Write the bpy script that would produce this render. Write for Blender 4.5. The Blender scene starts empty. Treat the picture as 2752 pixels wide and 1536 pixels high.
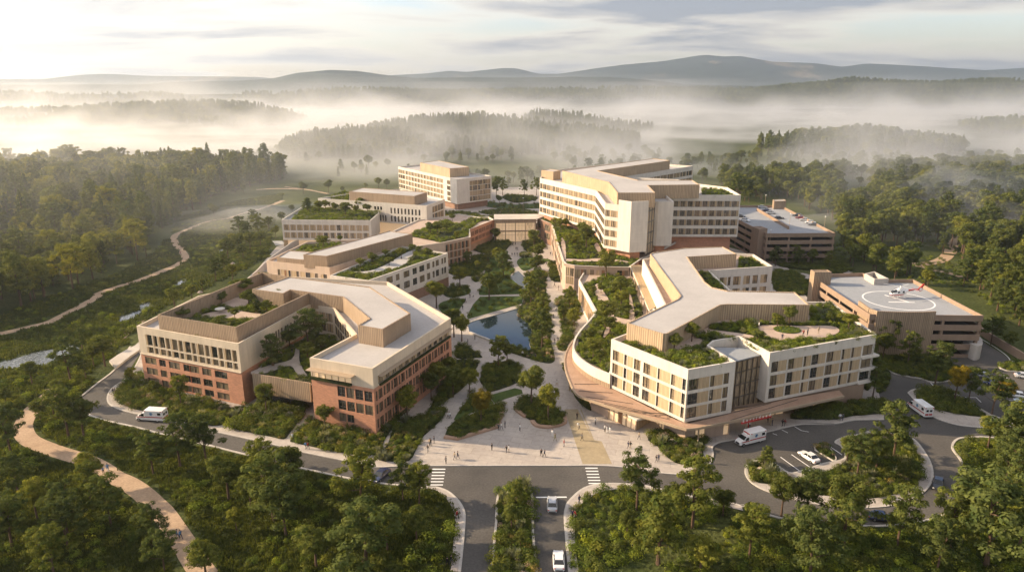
import bpy, math, random
import numpy as np
from mathutils import Vector, Matrix
from math import radians, sin, cos, pi, hypot, atan2

random.seed(7); NP = np.random.RandomState(7)
SC = bpy.context.scene
COL = SC.collection

# ------------------------------------------------------------------ survey
# The site was surveyed from the viewpoint: a sight line (picture x, y on the
# 2752 x 1536 photograph) meets the horizontal plane at height z in one point.
F = 1874.0; CAMZ = 72.0; PITCH = math.atan(538 / F)
CP, SP = cos(PITCH), sin(PITCH)
def at(px, py, z=0.0):
    dx = (px - 1376) / F; dy = (768 - py) / F
    vz = -SP + dy * CP; vy = CP + dy * SP
    t = (z - CAMZ) / vz
    return (dx * t, vy * t)
class Crop:
    def __init__(s, ox, oy, k): s.ox, s.oy, s.k = ox, oy, k
    def __call__(s, z, *c):
        return [at(s.ox + c[i] / s.k, s.oy + c[i + 1] / s.k, z) for i in range(0, len(c), 2)]
C1 = Crop(300, 650, 2.397); C2 = Crop(1400, 650, 2.397); C3 = Crop(650, 400, 3.195); C4 = Crop(1350, 400, 3.195)
C5 = Crop(1150, 560, 4.28); C6 = Crop(1150, 850, 4.28); C7 = Crop(2050, 680, 3.595); C8 = Crop(1850, 380, 2.856)
B1 = Crop(0, 1100, 3.299); B2 = Crop(750, 1100, 3.299); B3 = Crop(1500, 1100, 3.299); B4 = Crop(1972, 1100, 3.299)
L3 = Crop(0, 380, 3.195); L4 = Crop(0, 800, 4.28); D0 = Crop(0, 0, 0.93605); S0 = Crop(0, 0, 1.0)

# ------------------------------------------------------------------ objects
def tag(o, label=None, cat=None, group=None, kind=None):
    if label: o['label'] = label
    if cat: o['category'] = cat
    if group: o['group'] = group
    if kind: o['kind'] = kind
    return o
def empty(name, loc=(0, 0, 0), rz=0, label=None, cat=None, group=None):
    o = bpy.data.objects.new(name, None); COL.objects.link(o)
    o.location = loc; o.rotation_euler = (0, 0, rz); o.empty_display_size = .5
    return tag(o, label, cat, group)
def link(name, me, parent=None, loc=None, rz=0, scale=None):
    o = bpy.data.objects.new(name, me); COL.objects.link(o)
    if parent is not None: o.parent = parent
    if loc is not None: o.location = loc
    if rz: o.rotation_euler = (0, 0, rz)
    if scale is not None: o.scale = scale
    return o
def copy_tree(o, parent=None):
    c = o.copy(); COL.objects.link(c)
    if parent is not None: c.parent = parent
    for ch in list(o.children): copy_tree(ch, c)
    return c
def area(p):
    return sum(p[i][0] * p[(i + 1) % len(p)][1] - p[(i + 1) % len(p)][0] * p[i][1] for i in range(len(p))) / 2
def ccw(p): return list(p) if area(p) > 0 else list(p)[::-1]
def offset_poly(poly, d):           # positive d: inwards (poly ccw)
    n = len(poly); out = []
    for i in range(n):
        p0, p1, p2 = poly[i - 1], poly[i], poly[(i + 1) % n]
        a = Vector((p1[0] - p0[0], p1[1] - p0[1])); b = Vector((p2[0] - p1[0], p2[1] - p1[1]))
        if a.length < 1e-6 or b.length < 1e-6: out.append(p1); continue
        a.normalize(); b.normalize()
        na = Vector((-a.y, a.x)); nb = Vector((-b.y, b.x)); m = na + nb
        k = m.length_squared
        m = na if k < .15 else m * (2 / k)
        if m.length > 2.5: m = m.normalized() * 2.5
        out.append((p1[0] + m.x * d, p1[1] + m.y * d))
    return out
def smooth(pts, n=5, closed=False):
    P = [Vector(p) for p in pts]; out = []; N = len(P)
    rng = range(N) if closed else range(N - 1)
    for i in rng:
        if closed: a, b, c, d = P[i - 1], P[i], P[(i + 1) % N], P[(i + 2) % N]
        else: a, b, c, d = P[max(i - 1, 0)], P[i], P[i + 1], P[min(i + 2, N - 1)]
        for k in range(n):
            t = k / n
            out.append(tuple(.5 * ((2 * b) + (c - a) * t + (2 * a - 5 * b + 4 * c - d) * t * t + (3 * b - a - 3 * c + d) * t ** 3)))
    if not closed: out.append(tuple(P[-1]))
    return out
def inside(p, poly):
    x, y = p; r = False; n = len(poly); j = n - 1
    for i in range(n):
        xi, yi = poly[i]; xj, yj = poly[j]
        if (yi > y) != (yj > y) and x < (xj - xi) * (y - yi) / (yj - yi) + xi: r = not r
        j = i
    return r
def inside_np(X, Y, poly):
    r = np.zeros(X.shape, bool); n = len(poly); j = n - 1
    for i in range(n):
        xi, yi = poly[i]; xj, yj = poly[j]
        if yi != yj:
            c = ((yi > Y) != (yj > Y)) & (X < (xj - xi) * (Y - yi) / (yj - yi) + xi); r ^= c
        j = i
    return r

class MB:
    def __init__(s): s.v, s.f, s.m, s.uv = [], [], [], []
    def face(s, pts, m=0, uv=None):
        i = len(s.v); s.v += [tuple(p) for p in pts]; s.f.append(tuple(range(i, i + len(pts)))); s.m.append(m)
        s.uv.append(uv if uv else [(p[0], p[1]) for p in pts])
    def wall(s, p, q, z0, z1, m=0, u0=0.0):
        L = hypot(q[0] - p[0], q[1] - p[1])
        s.face([(p[0], p[1], z0), (q[0], q[1], z0), (q[0], q[1], z1), (p[0], p[1], z1)], m,
               [(u0, z0), (u0 + L, z0), (u0 + L, z1), (u0, z1)])
        return u0 + L
    def prism(s, poly, z0, z1, ms=0, mt=None, top=True, bottom=False):
        poly = ccw(poly); u = 0
        for i in range(len(poly)): u = s.wall(poly[i], poly[(i + 1) % len(poly)], z0, z1, ms, u)
        if mt is None: mt = ms
        if top: s.face([(x, y, z1) for x, y in poly], mt)
        if bottom: s.face([(x, y, z0) for x, y in poly[::-1]], ms)
    def ring(s, poly, th, z0, z1, m=0, outer=True, bottom=False):   # parapet / hollow wall
        poly = ccw(poly); inn = offset_poly(poly, th); n = len(poly); u = 0
        for i in range(n):
            j = (i + 1) % n
            if outer: u = s.wall(poly[i], poly[j], z0, z1, m, u)
            s.wall(inn[j], inn[i], z0, z1, m, u)
            s.face([(*poly[i], z1), (*poly[j], z1), (*inn[j], z1), (*inn[i], z1)], m)
            if bottom: s.face([(*poly[j], z0), (*poly[i], z0), (*inn[i], z0), (*inn[j], z0)], m)
    def box(s, x0, x1, y0, y1, z0, z1, m=0):
        s.prism([(x0, y0), (x1, y0), (x1, y1), (x0, y1)], z0, z1, m, bottom=True)
    def strip(s, pts, w, z0, z1, m=0, closed=False, side=0):   # ribbon with thickness; side -1/0/1 shifts it
        n = len(pts); Lp, Rp = [], []
        for i in range(n):
            a = pts[i - 1] if (i > 0 or closed) else pts[i]
            b = pts[(i + 1) % n] if (i < n - 1 or closed) else pts[i]
            d = Vector((b[0] - a[0], b[1] - a[1]))
            if d.length < 1e-6: d = Vector((1, 0))
            d.normalize(); nx, ny = -d.y, d.x; p = pts[i]
            l = w * (.5 + .5 * side); r = w * (.5 - .5 * side)
            Lp.append((p[0] + nx * l, p[1] + ny * l)); Rp.append((p[0] - nx * r, p[1] - ny * r))
        u = 0; rng = range(n) if closed else range(n - 1)
        for i in rng:
            j = (i + 1) % n; u2 = u + hypot(pts[j][0] - pts[i][0], pts[j][1] - pts[i][1])
            s.face([(*Rp[i], z1), (*Rp[j], z1), (*Lp[j], z1), (*Lp[i], z1)], m, [(u, 0), (u2, 0), (u2, w), (u, w)])
            s.wall(Rp[i], Rp[j], z0, z1, m, u); s.wall(Lp[j], Lp[i], z0, z1, m, u); u = u2
        if not closed:
            s.wall(Lp[0], Rp[0], z0, z1, m); s.wall(Rp[-1], Lp[-1], z0, z1, m)
    def cyl(s, x, y, z0, z1, r0, r1=None, n=8, m=0, top=True):
        r1 = r0 if r1 is None else r1
        a = [(x + r0 * cos(2 * pi * k / n), y + r0 * sin(2 * pi * k / n), z0) for k in range(n)]
        b = [(x + r1 * cos(2 * pi * k / n), y + r1 * sin(2 * pi * k / n), z1) for k in range(n)]
        for k in range(n): s.face([a[k], a[(k + 1) % n], b[(k + 1) % n], b[k]], m)
        if top: s.face(b, m)
    def tube(s, p, q, r0, r1=None, n=6, m=0):
        p, q = Vector(p), Vector(q); r1 = r0 if r1 is None else r1; d = (q - p).normalized()
        a = d.orthogonal().normalized(); b = d.cross(a)
        A = [p + a * (r0 * cos(2 * pi * k / n)) + b * (r0 * sin(2 * pi * k / n)) for k in range(n)]
        B = [q + a * (r1 * cos(2 * pi * k / n)) + b * (r1 * sin(2 * pi * k / n)) for k in range(n)]
        for k in range(n): s.face([A[k], A[(k + 1) % n], B[(k + 1) % n], B[k]], m)
        s.face(B, m); s.face(A[::-1], m)
    def xf(s, M): s.v = [tuple(M @ Vector(p)) for p in s.v]; return s
    def mesh(s, name, mats, org=(0, 0, 0), smooth_=False):
        me = bpy.data.meshes.new(name)
        me.from_pydata([(p[0] - org[0], p[1] - org[1], p[2] - org[2]) for p in s.v], [], s.f)
        for m in (mats if isinstance(mats, (list, tuple)) else [mats]): me.materials.append(m)
        me.polygons.foreach_set('material_index', s.m)
        uvl = me.uv_layers.new(name='UVMap')
        flat = [c for fu in s.uv for p in fu for c in p]
        uvl.data.foreach_set('uv', flat)
        if smooth_: me.polygons.foreach_set('use_smooth', [True] * len(s.f))
        me.update(); return me
    def build(s, name, mats, parent=None, smooth_=False):
        org = parent.location if parent is not None else (0, 0, 0)
        return link(name, s.mesh(name, mats, org, smooth_), parent)

# ------------------------------------------------------------------ materials
def newmat(name):
    m = bpy.data.materials.new(name); m.use_nodes = True
    nt = m.node_tree; b = nt.nodes['Principled BSDF']; return m, nt, b
def N(nt, t, **k):
    n = nt.nodes.new(t)
    for a, v in k.items():
        if a.startswith('_'): n.inputs[a[1:].replace('_', ' ')].default_value = v
        else: setattr(n, a, v)
    return n
def rgba(c): return (c[0], c[1], c[2], 1)
def mixc(nt, fac, a, b, mode='MIX'):
    n = nt.nodes.new('ShaderNodeMix'); n.data_type = 'RGBA'; n.blend_type = mode
    for i, v in ((0, fac), (6, a), (7, b)):
        if hasattr(v, 'is_output') or isinstance(v, bpy.types.NodeSocket): nt.links.new(v, n.inputs[i])
        elif i == 0: n.inputs[0].default_value = v
        else: n.inputs[i].default_value = rgba(v)
    return n.outputs[2]
def ramp(nt, src, stops):
    r = nt.nodes.new('ShaderNodeValToRGB'); nt.links.new(src, r.inputs[0]); e = r.color_ramp.elements
    while len(e) < len(stops): e.new(.5)
    for el, (p, c) in zip(e, stops): el.position = p; el.color = rgba(c) if isinstance(c, (tuple, list)) else (c, c, c, 1)
    return r.outputs[0]
def noise(nt, scale, detail=3, src='Object', rough=.55, stretch=None, dist=0):
    tc = nt.nodes.new('ShaderNodeTexCoord'); out = tc.outputs[src]
    if src == 'World':
        pass
    if stretch:
        mp = nt.nodes.new('ShaderNodeMapping'); mp.inputs['Scale'].default_value = stretch
        nt.links.new(out, mp.inputs[0]); out = mp.outputs[0]
    n = nt.nodes.new('ShaderNodeTexNoise'); n.inputs['Scale'].default_value = scale
    n.inputs['Detail'].default_value = detail; n.inputs['Roughness'].default_value = rough; n.inputs['Distortion'].default_value = dist
    nt.links.new(out, n.inputs['Vector']); return n.outputs[0]
def bump(nt, b, h, strength=.3, dist=.05):
    n = nt.nodes.new('ShaderNodeBump'); n.inputs['Strength'].default_value = strength; n.inputs['Distance'].default_value = dist
    nt.links.new(h, n.inputs['Height']); nt.links.new(n.outputs[0], b.inputs['Normal'])
def plain(name, c, rough=.6, metal=0, spec=.5, coat=0):
    m, nt, b = newmat(name); b.inputs['Base Color'].default_value = rgba(c); b.inputs['Roughness'].default_value = rough
    b.inputs['Metallic'].default_value = metal; b.inputs['Specular IOR Level'].default_value = spec; b.inputs['Coat Weight'].default_value = coat
    return m
def mottled(name, c0, c1, scale=.3, rough=.8, scale2=4, amt2=.15, spec=.3, bs=.2, bd=.02, stretch=None, joint=0):
    m, nt, b = newmat(name)
    n1 = noise(nt, scale, 5, rough=.6, stretch=stretch); n2 = noise(nt, scale2, 4)
    c = ramp(nt, n1, [(.32, c0), (.68, c1)])
    c = mixc(nt, 1.0, c, ramp(nt, n2, [(.3, 1 - amt2), (.7, 1 + amt2)]), 'MULTIPLY')
    if joint:
        br = nt.nodes.new('ShaderNodeTexBrick'); tc = nt.nodes.new('ShaderNodeTexCoord'); mp = nt.nodes.new('ShaderNodeMapping'); mp.inputs['Rotation'].default_value = (0, 0, .25); nt.links.new(tc.outputs['Object'], mp.inputs[0]); nt.links.new(mp.outputs[0], br.inputs['Vector'])
        br.inputs['Scale'].default_value = 1; br.inputs['Brick Width'].default_value = joint * 2; br.inputs['Row Height'].default_value = joint; br.inputs['Mortar Size'].default_value = .045
        br.inputs['Color1'].default_value = (1.03, 1.02, 1, 1); br.inputs['Color2'].default_value = (.93, .92, .92, 1); br.inputs['Mortar'].default_value = (.74, .72, .70, 1); c = mixc(nt, 1.0, c, br.outputs[0], 'MULTIPLY')
    nt.links.new(c, b.inputs['Base Color']); b.inputs['Roughness'].default_value = rough; b.inputs['Specular IOR Level'].default_value = spec
    bump(nt, b, n2, bs, bd); return m
def stucco(name, c, streak=.10, joint=0.0):
    m, nt, b = newmat(name)
    n1 = noise(nt, .12, 5); n2 = noise(nt, 1.0, 4, 'UV', stretch=(.9, .12, 1)); n3 = noise(nt, 6, 3)
    col = mixc(nt, 1.0, c, ramp(nt, n1, [(.3, 1 - streak), (.7, 1 + streak * .6)]), 'MULTIPLY')
    col = mixc(nt, 1.0, col, ramp(nt, n2, [(.35, 1 - streak), (.65, 1.03)]), 'MULTIPLY')
    if joint:
        br = nt.nodes.new('ShaderNodeTexBrick'); tc = nt.nodes.new('ShaderNodeTexCoord'); nt.links.new(tc.outputs['UV'], br.inputs['Vector'])
        br.inputs['Scale'].default_value = 1; br.inputs['Brick Width'].default_value = 3.2; br.inputs['Row Height'].default_value = 1.1
        br.inputs['Mortar Size'].default_value = .03; br.inputs['Color1'].default_value = (1, 1, 1, 1); br.inputs['Color2'].default_value = (.96, .96, .96, 1)
        br.inputs['Mortar'].default_value = (1 - joint, 1 - joint, 1 - joint, 1); col = mixc(nt, 1.0, col, br.outputs[0], 'MULTIPLY')
    nt.links.new(col, b.inputs['Base Color']); b.inputs['Roughness'].default_value = .85; b.inputs['Specular IOR Level'].default_value = .25
    bump(nt, b, n3, .25, .02); return m
def ribbed(name, c, period=.45, dark=.62):     # vertical timber / metal battens
    m, nt, b = newmat(name)
    tc = nt.nodes.new('ShaderNodeTexCoord'); sp = nt.nodes.new('ShaderNodeSeparateXYZ'); nt.links.new(tc.outputs['UV'], sp.inputs[0])
    w = nt.nodes.new('ShaderNodeTexWave'); w.inputs['Scale'].default_value = 1; w.wave_type = 'BANDS'
    mp = nt.nodes.new('ShaderNodeMapping'); mp.inputs['Scale'].default_value = (.314 / period, 0, 0); nt.links.new(tc.outputs['UV'], mp.inputs[0]); nt.links.new(mp.outputs[0], w.inputs[0])
    n1 = noise(nt, 1.2, 3, 'UV', stretch=(1.6, .05, 1)); n2 = noise(nt, .2, 4)
    col = mixc(nt, 1.0, c, ramp(nt, n1, [(.3, .78), (.7, 1.15)]), 'MULTIPLY')
    col = mixc(nt, 1.0, col, ramp(nt, n2, [(.3, .9), (.7, 1.06)]), 'MULTIPLY')
    col = mixc(nt, 1.0, col, ramp(nt, w.outputs[1], [(.1, dark), (.45, 1.0)]), 'MULTIPLY')
    nt.links.new(col, b.inputs['Base Color']); b.inputs['Roughness'].default_value = .7; b.inputs['Specular IOR Level'].default_value = .3
    bump(nt, b, w.outputs[1], .6, .08); return m
def brickmat(name, c):
    m, nt, b = newmat(name)
    br = nt.nodes.new('ShaderNodeTexBrick'); tc = nt.nodes.new('ShaderNodeTexCoord'); nt.links.new(tc.outputs['UV'], br.inputs['Vector'])
    br.inputs['Scale'].default_value = 1; br.inputs['Brick Width'].default_value = .6; br.inputs['Row Height'].default_value = .2
    br.inputs['Mortar Size'].default_value = .015; br.inputs['Color1'].default_value = rgba([x * 1.12 for x in c]); br.inputs['Color2'].default_value = rgba([x * .85 for x in c])
    br.inputs['Mortar'].default_value = rgba([x * .75 + .05 for x in c])
    n1 = noise(nt, .25, 5); col = mixc(nt, 1.0, br.outputs[0], ramp(nt, n1, [(.3, .85), (.7, 1.1)]), 'MULTIPLY')
    nt.links.new(col, b.inputs['Base Color']); b.inputs['Roughness'].default_value = .85; bump(nt, b, br.outputs[1], -.3, .02); return m
def glassmat(name, dark, warm, p=.45, rough=.08):
    m, nt, b = newmat(name)
    oi = nt.nodes.new('ShaderNodeObjectInfo'); n1 = noise(nt, 1.1, 2, 'Object', stretch=(2.5, 2.5, .5))
    ad = nt.nodes.new('ShaderNodeMath'); ad.operation = 'ADD'; nt.links.new(oi.outputs['Random'], ad.inputs[0]); nt.links.new(n1, ad.inputs[1])
    c = ramp(nt, ad.outputs[0], [(p + .25, dark), (p + .75, warm)])
    nt.links.new(c, b.inputs['Base Color']); b.inputs['Roughness'].default_value = rough; b.inputs['Specular IOR Level'].default_value = .9
    b.inputs['Coat Weight'].default_value = .6; b.inputs['Coat Roughness'].default_value = .04
    return m
def leafmat(name, c0, c1, var=.25, trans=.35):
    m, nt, b = newmat(name); nt.nodes.remove(b); out = nt.nodes['Material Output']
    oi = nt.nodes.new('ShaderNodeObjectInfo'); n1 = noise(nt, .9, 2, 'Object')
    c = ramp(nt, n1, [(.3, c0), (.7, c1)])
    c = mixc(nt, 1.0, c, ramp(nt, oi.outputs['Random'], [(0, (1 - var, 1 - var, 1 - var)), (.5, (1, 1, 1)), (1, (1 + var * 1.6, 1 + var, 1 - var * .6))]), 'MULTIPLY')
    d = nt.nodes.new('ShaderNodeBsdfDiffuse'); t = nt.nodes.new('ShaderNodeBsdfTranslucent'); mx = nt.nodes.new('ShaderNodeMixShader')
    nt.links.new(c, d.inputs[0]); nt.links.new(mixc(nt, 1.0, c, (1.3, 1.25, .6), 'MULTIPLY'), t.inputs[0]); mx.inputs[0].default_value = trans
    nt.links.new(d.outputs[0], mx.inputs[1]); nt.links.new(t.outputs[0], mx.inputs[2]); nt.links.new(mx.outputs[0], out.inputs[0]); return m

M = {}
M['white'] = stucco('white_render', (.66, .61, .535), .10, .09)
M['cream'] = stucco('cream_render', (.63, .535, .41), .10, .08)
M['peach'] = stucco('peach_render', (.60, .47, .36), .08)
M['pinkish'] = stucco('clay_render', (.48, .36, .28), .08)
M['brick'] = brickmat('red_brick', (.49, .235, .14))
M['brick2'] = brickmat('brown_brick', (.25, .14, .09))
M['tan'] = ribbed('tan_cladding', (.38, .28, .19), .5)
M['tan2'] = ribbed('pale_timber_cladding', (.50, .37, .24), .6)
M['timber'] = ribbed('timber_panel', (.56, .42, .26), .35, .75)
M['orange'] = ribbed('cedar_panel', (.36, .19, .10), .35, .7)
M['roof'] = mottled('pale_roof_membrane', (.39, .37, .355), (.46, .44, .42), .08, .9, 1.5, .05, .2, .1)
M['roof2'] = mottled('grey_roof_deck', (.27, .29, .31), (.32, .33, .35), .08, .9, 1.5, .06, .2, .1)
M['concrete'] = mottled('pale_concrete', (.42, .38, .34), (.50, .46, .41), .2, .85, 3, .08)
M['garage'] = stucco('brown_precast', (.30, .215, .155), .1)
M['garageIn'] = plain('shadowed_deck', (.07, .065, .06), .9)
M['glass'] = glassmat('window_glass', (.025, .03, .032), (.22, .17, .11), .55)
M['glassw'] = glassmat('curtained_glass', (.05, .045, .04), (.42, .32, .2), .25)
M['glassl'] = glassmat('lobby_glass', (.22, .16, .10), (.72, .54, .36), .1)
_b = M['glassl'].node_tree.nodes['Principled BSDF']; _b.inputs['Emission Color'].default_value = (1, .68, .38, 1); _b.inputs['Emission Strength'].default_value = .16      # warm interior light put into the panes as glow, brightening the shaded glazing
M['frame'] = plain('bronze_frame', (.10, .08, .06), .5)
M['framel'] = plain('tan_frame', (.38, .29, .2), .6)
M['dark'] = plain('dark_metal', (.05, .05, .05), .5)
M['whitep'] = plain('white_paint', (.78, .78, .76), .5)
M['asphalt'] = mottled('asphalt', (.062, .058, .054), (.118, .108, .097), .045, .85, 2.5, .2, .3, .3)
M['pave'] = mottled('stone_paving', (.36, .32, .285), (.47, .425, .38), .09, .8, 1.2, .10, .3, .15, joint=2.2)
M['pave2'] = mottled('golden_paving', (.30, .245, .155), (.36, .29, .185), .2, .85, 1.2, .12)
M['path'] = mottled('sandy_path', (.36, .25, .165), (.46, .33, .22), .3, .95, 2.5, .15)
M['gpath'] = mottled('roof_garden_path', (.40, .30, .24), (.50, .39, .31), .3, .9, 2.5, .1)
M['kerb'] = mottled('kerb_stone', (.42, .39, .35), (.52, .48, .43), .4, .8, 4, .1)
M['bench'] = mottled('clay_seat_wall', (.34, .22, .15), (.42, .28, .20), .4, .8, 4, .1)
M['lawn'] = mottled('lawn', (.045, .075, .018), (.085, .115, .03), .25, .95, 5, .35, .1, .8, .15)
M['soil'] = mottled('mulch_and_ground_ivy', (.022, .032, .012), (.05, .055, .02), .5, 1, 4, .4, .1, .8, .2)
M['ground'] = mottled('meadow_ground', (.030, .043, .014), (.085, .085, .030), .035, 1, 1.6, .4, .1, 1, .4)
M['red'] = plain('red_paint', (.42, .03, .025), .4)
M['redl'] = plain('red_lens', (.5, .03, .02), .2)
M['tyre'] = plain('tyre_rubber', (.02, .02, .02), .9)
M['steel'] = plain('brushed_steel', (.45, .45, .45), .35, .8)
M['bark'] = mottled('bark', (.07, .045, .03), (.14, .09, .06), 2, 1, 8, .2, stretch=(1, 1, .2))
M['rock'] = mottled('pale_rock', (.30, .25, .20), (.44, .37, .3), .8, .9, 4, .15)
# ------------------------------------------------------------------ facade kit
_wc = {}
def win_mesh(kind, w, h, seedv=0):
    w = round(w, 1); h = round(h, 1); key = (kind, w, h)
    if key in _wc: return _wc[key]
    mb = MB(); X = w / 2
    def fr(x0, x1, z0, z1, y0=-.04, y1=.12, m=1): mb.box(x0, x1, y0, y1, z0, z1, m)
    if kind == 'p':                                    # timber infill panel
        mb.box(-X, X, .0, .15, 0, h, 0); mats = [M['timber']]
    elif kind == 'o':
        mb.box(-X, X, .0, .15, 0, h, 0); mats = [M['orange']]
    elif kind == 's':                                  # long ribbon window: panes, mullions, a few timber panels
        mb.face([(-X, .1, 0), (X, .1, 0), (X, .1, h), (-X, .1, h)], 0)
        n = max(2, int(round(w / .9))); st = w / n
        for k in range(n + 1):
            x = -X + k * st; fr(max(-X, x - .06), min(X, x + .06), 0, h, -.02, .1)
        for k in range(n):
            if k % 4 == 2: mb.box(-X + k * st + .06, -X + (k + 1) * st - .06, -.0, .1, 0, h, 2)
        fr(-X, X, 0, .1); mats = [M['glassw'], M['frame'], M['timber']]
    elif kind == 'r':                                  # recessed window with a deep timber side fin
        mb.face([(-X, .3, 0), (X, .3, 0), (X, .3, h), (-X, .3, h)], 0)
        mb.box(-X, -X + .22 * w, -.02, .3, 0, h, 2); fr(X - .08, X, 0, h, .1, .3); fr(-X, X, 0, .08, .1, .3); fr(-X, X, h - .08, h, .1, .3)
        mats = [M['glass'], M['frame'], M['timber']]
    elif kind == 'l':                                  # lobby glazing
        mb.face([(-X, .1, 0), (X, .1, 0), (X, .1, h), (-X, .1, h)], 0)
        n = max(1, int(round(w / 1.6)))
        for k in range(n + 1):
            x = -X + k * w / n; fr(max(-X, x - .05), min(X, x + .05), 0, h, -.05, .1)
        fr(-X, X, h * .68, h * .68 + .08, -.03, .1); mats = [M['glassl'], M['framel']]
    else:
        mb.face([(-X, .2, 0), (X, .2, 0), (X, .2, h), (-X, .2, h)], 0)
        n = 2 if w > 1.3 else 1
        for k in range(n + 1):
            x = -X + k * w / n; fr(max(-X, x - .045), min(X, x + .045), 0, h, .08, .2)
        fr(-X, X, 0, .08, .08, .2); fr(-X, X, h - .08, h, .08, .2)
        if h > 1.9: fr(-X, X, h * .3, h * .3 + .06, .1, .2)
        mats = [M['glass'], M['frame']]
    me = mb.mesh({'p': 'panel', 'o': 'panel'}.get(kind, 'window'), mats); _wc[key] = me; return me

class Bld:
    def __init__(s, name, label, cat='building', loc=(0, 0, 0), group=None):
        s.root = empty(name, loc, 0, label, cat, group); s.parts = {}; s.wins = []
    def mb(s, part, mats):
        if part not in s.parts: s.parts[part] = (MB(), mats)
        return s.parts[part][0]
    def zone(s, p, q, za, zb, mat, openings=(), depth=.35, part='wall'):
        mb = s.mb(part + '|' + mat, [M[mat]])
        dx, dy = q[0] - p[0], q[1] - p[1]; L = hypot(dx, dy); dx /= L; dy /= L; nx, ny = -dy, dx     # inward
        th = atan2(dy, dx)
        def P(u, v, d=0): return (p[0] + dx * u + nx * d, p[1] + dy * u + ny * d, v)
        ops = [o for o in openings if o[1] - o[0] > .25 and o[1] <= L + 1e-3 and o[0] >= -1e-3]
        us = sorted({0, L, *[min(o[0], L) for o in ops], *[min(o[1], L) for o in ops]}); vs = sorted({za, zb, *[o[2] for o in ops], *[o[3] for o in ops]})
        for i in range(len(us) - 1):
            if us[i + 1] - us[i] < 1e-6: continue
            um = (us[i] + us[i + 1]) / 2; run = None
            for j in range(len(vs) - 1):
                vm = (vs[j] + vs[j + 1]) / 2
                if any(o[0] < um < o[1] and o[2] < vm < o[3] for o in ops):
                    continue
                a, b = us[i], us[i + 1]; c, d = vs[j], vs[j + 1]
                mb.face([P(a, c), P(b, c), P(b, d), P(a, d)], 0, [(a, c), (b, c), (b, d), (a, d)])
        for (a, b, c, d, kind) in ops:
            r = depth
            mb.face([P(a, c), P(a, d), P(a, d, r), P(a, c, r)]); mb.face([P(b, d), P(b, c), P(b, c, r), P(b, d, r)])
            mb.face([P(b, c), P(a, c), P(a, c, r), P(b, c, r)]); mb.face([P(a, d), P(b, d), P(b, d, r), P(a, d, r)])
            if kind == 'v':      # open void (car-park storey): dark inside comes from depth
                continue
            m = P((a + b) / 2, c, .04)
            s.wins.append((kind, b - a, d - c, m, th))
    def roof(s, poly, z, mat='roof', part='roof'):
        s.mb(part + '|' + mat, [M[mat]]).face([(x, y, z) for x, y in ccw(poly)], 0)
    def parapet(s, poly, z0, z1, mat, th=.4, outer=False):
        s.mb('parapet|' + mat, [M[mat]]).ring(poly, th, z0, z1, 0, outer)
    def block(s, poly, z0, z1, mat, topmat=None, part='penthouse', rim=.35, bottom=False):
        """a plain volume with a thin raised rim round its roof"""
        poly = ccw(poly); mb = s.mb(part + '|' + mat, [M[mat]])
        mb.prism(poly, z0, z1, 0, top=False, bottom=bottom); mb.ring(poly, rim, z1 - .25, z1 + .001, 0, outer=False)
        s.mb(part + '_roof|' + (topmat or 'roof'), [M[topmat or 'roof']]).face([(x, y, z1 - .22) for x, y in offset_poly(poly, rim * .9)], 0)
    def finish(s, cap=96):
        r = s.root
        for key, (mb, mats) in s.parts.items():
            mb.build(key.split('|')[0], mats, r)
        s.wins.sort(key=lambda w: -(w[1] * w[2]) / (1 + hypot(w[3][0], w[3][1])) ** 2)
        def named(w): return 'panel' if w[0] in 'po' else 'window'
        cnt = {}; rest = {}
        for w in s.wins:
            k = named(w); cnt[k] = cnt.get(k, 0) + 1
            if cnt[k] > cap: rest.setdefault(k, []).append(w); continue
            o = link(k, win_mesh(w[0], w[1], w[2]), r, Vector(w[3]) - r.location, w[4])
            sx = w[1] / max(round(w[1], 1), .1); o.scale = (sx, 1, w[2] / max(round(w[2], 1), .1))
        for k, ws in rest.items():
            V, Fc, mi, mats = [], [], [], []
            for w in ws:
                me = win_mesh(w[0], w[1], w[2]); base = len(V); T = Matrix.Translation(Vector(w[3]) - r.location) @ Matrix.Rotation(w[4], 4, 'Z')
                V += [tuple(T @ v.co) for v in me.vertices]
                idx = []
                for m in me.materials:
                    if m not in mats: mats.append(m)
                    idx.append(mats.index(m))
                for p in me.polygons: Fc.append(tuple(base + i for i in p.vertices)); mi.append(idx[p.material_index])
            me = bpy.data.meshes.new(k); me.from_pydata(V, [], Fc)
            for m in mats: me.materials.append(m)
            me.polygons.foreach_set('material_index', mi); tag(link(k, me, r), kind='stuff')
        return r

def cols(u0, u1, pattern):
    """pattern: 'g2 p1.5 x.3' -> [(ua, ub, kind)], scaled to fill u0..u1; x is solid wall"""
    it = [(t[0], float(t[1:] or 1)) for t in pattern.split()]; tot = sum(w for _, w in it); k = (u1 - u0) / tot; u = u0; out = []
    for c, w in it:
        if c != 'x': out.append((u, u + w * k, c))
        u += w * k
    return out
def ops(cs, rows): return [(a, b, c, d, k) for (a, b, k) in cs for (c, d) in rows]
def dist(p, q): return hypot(p[0] - q[0], p[1] - q[1])
def cen(poly): return (sum(p[0] for p in poly) / len(poly), sum(p[1] for p in poly) / len(poly), 0)
def rep(s, n): return ' '.join([s] * n)
def lerp(p, q, t): return (p[0] + (q[0] - p[0]) * t, p[1] + (q[1] - p[1]) * t)

# ================================================================== WEST WARD (brick and cream, U plan)
ZA = 15.5
pa = C1(ZA, 160, 540, 815, 655, 1285, 400, 1430, 427, 1568, 592, 1275, 745, 1680, 815, 2185, 490, 1780, 255, 1145, 222)
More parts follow.
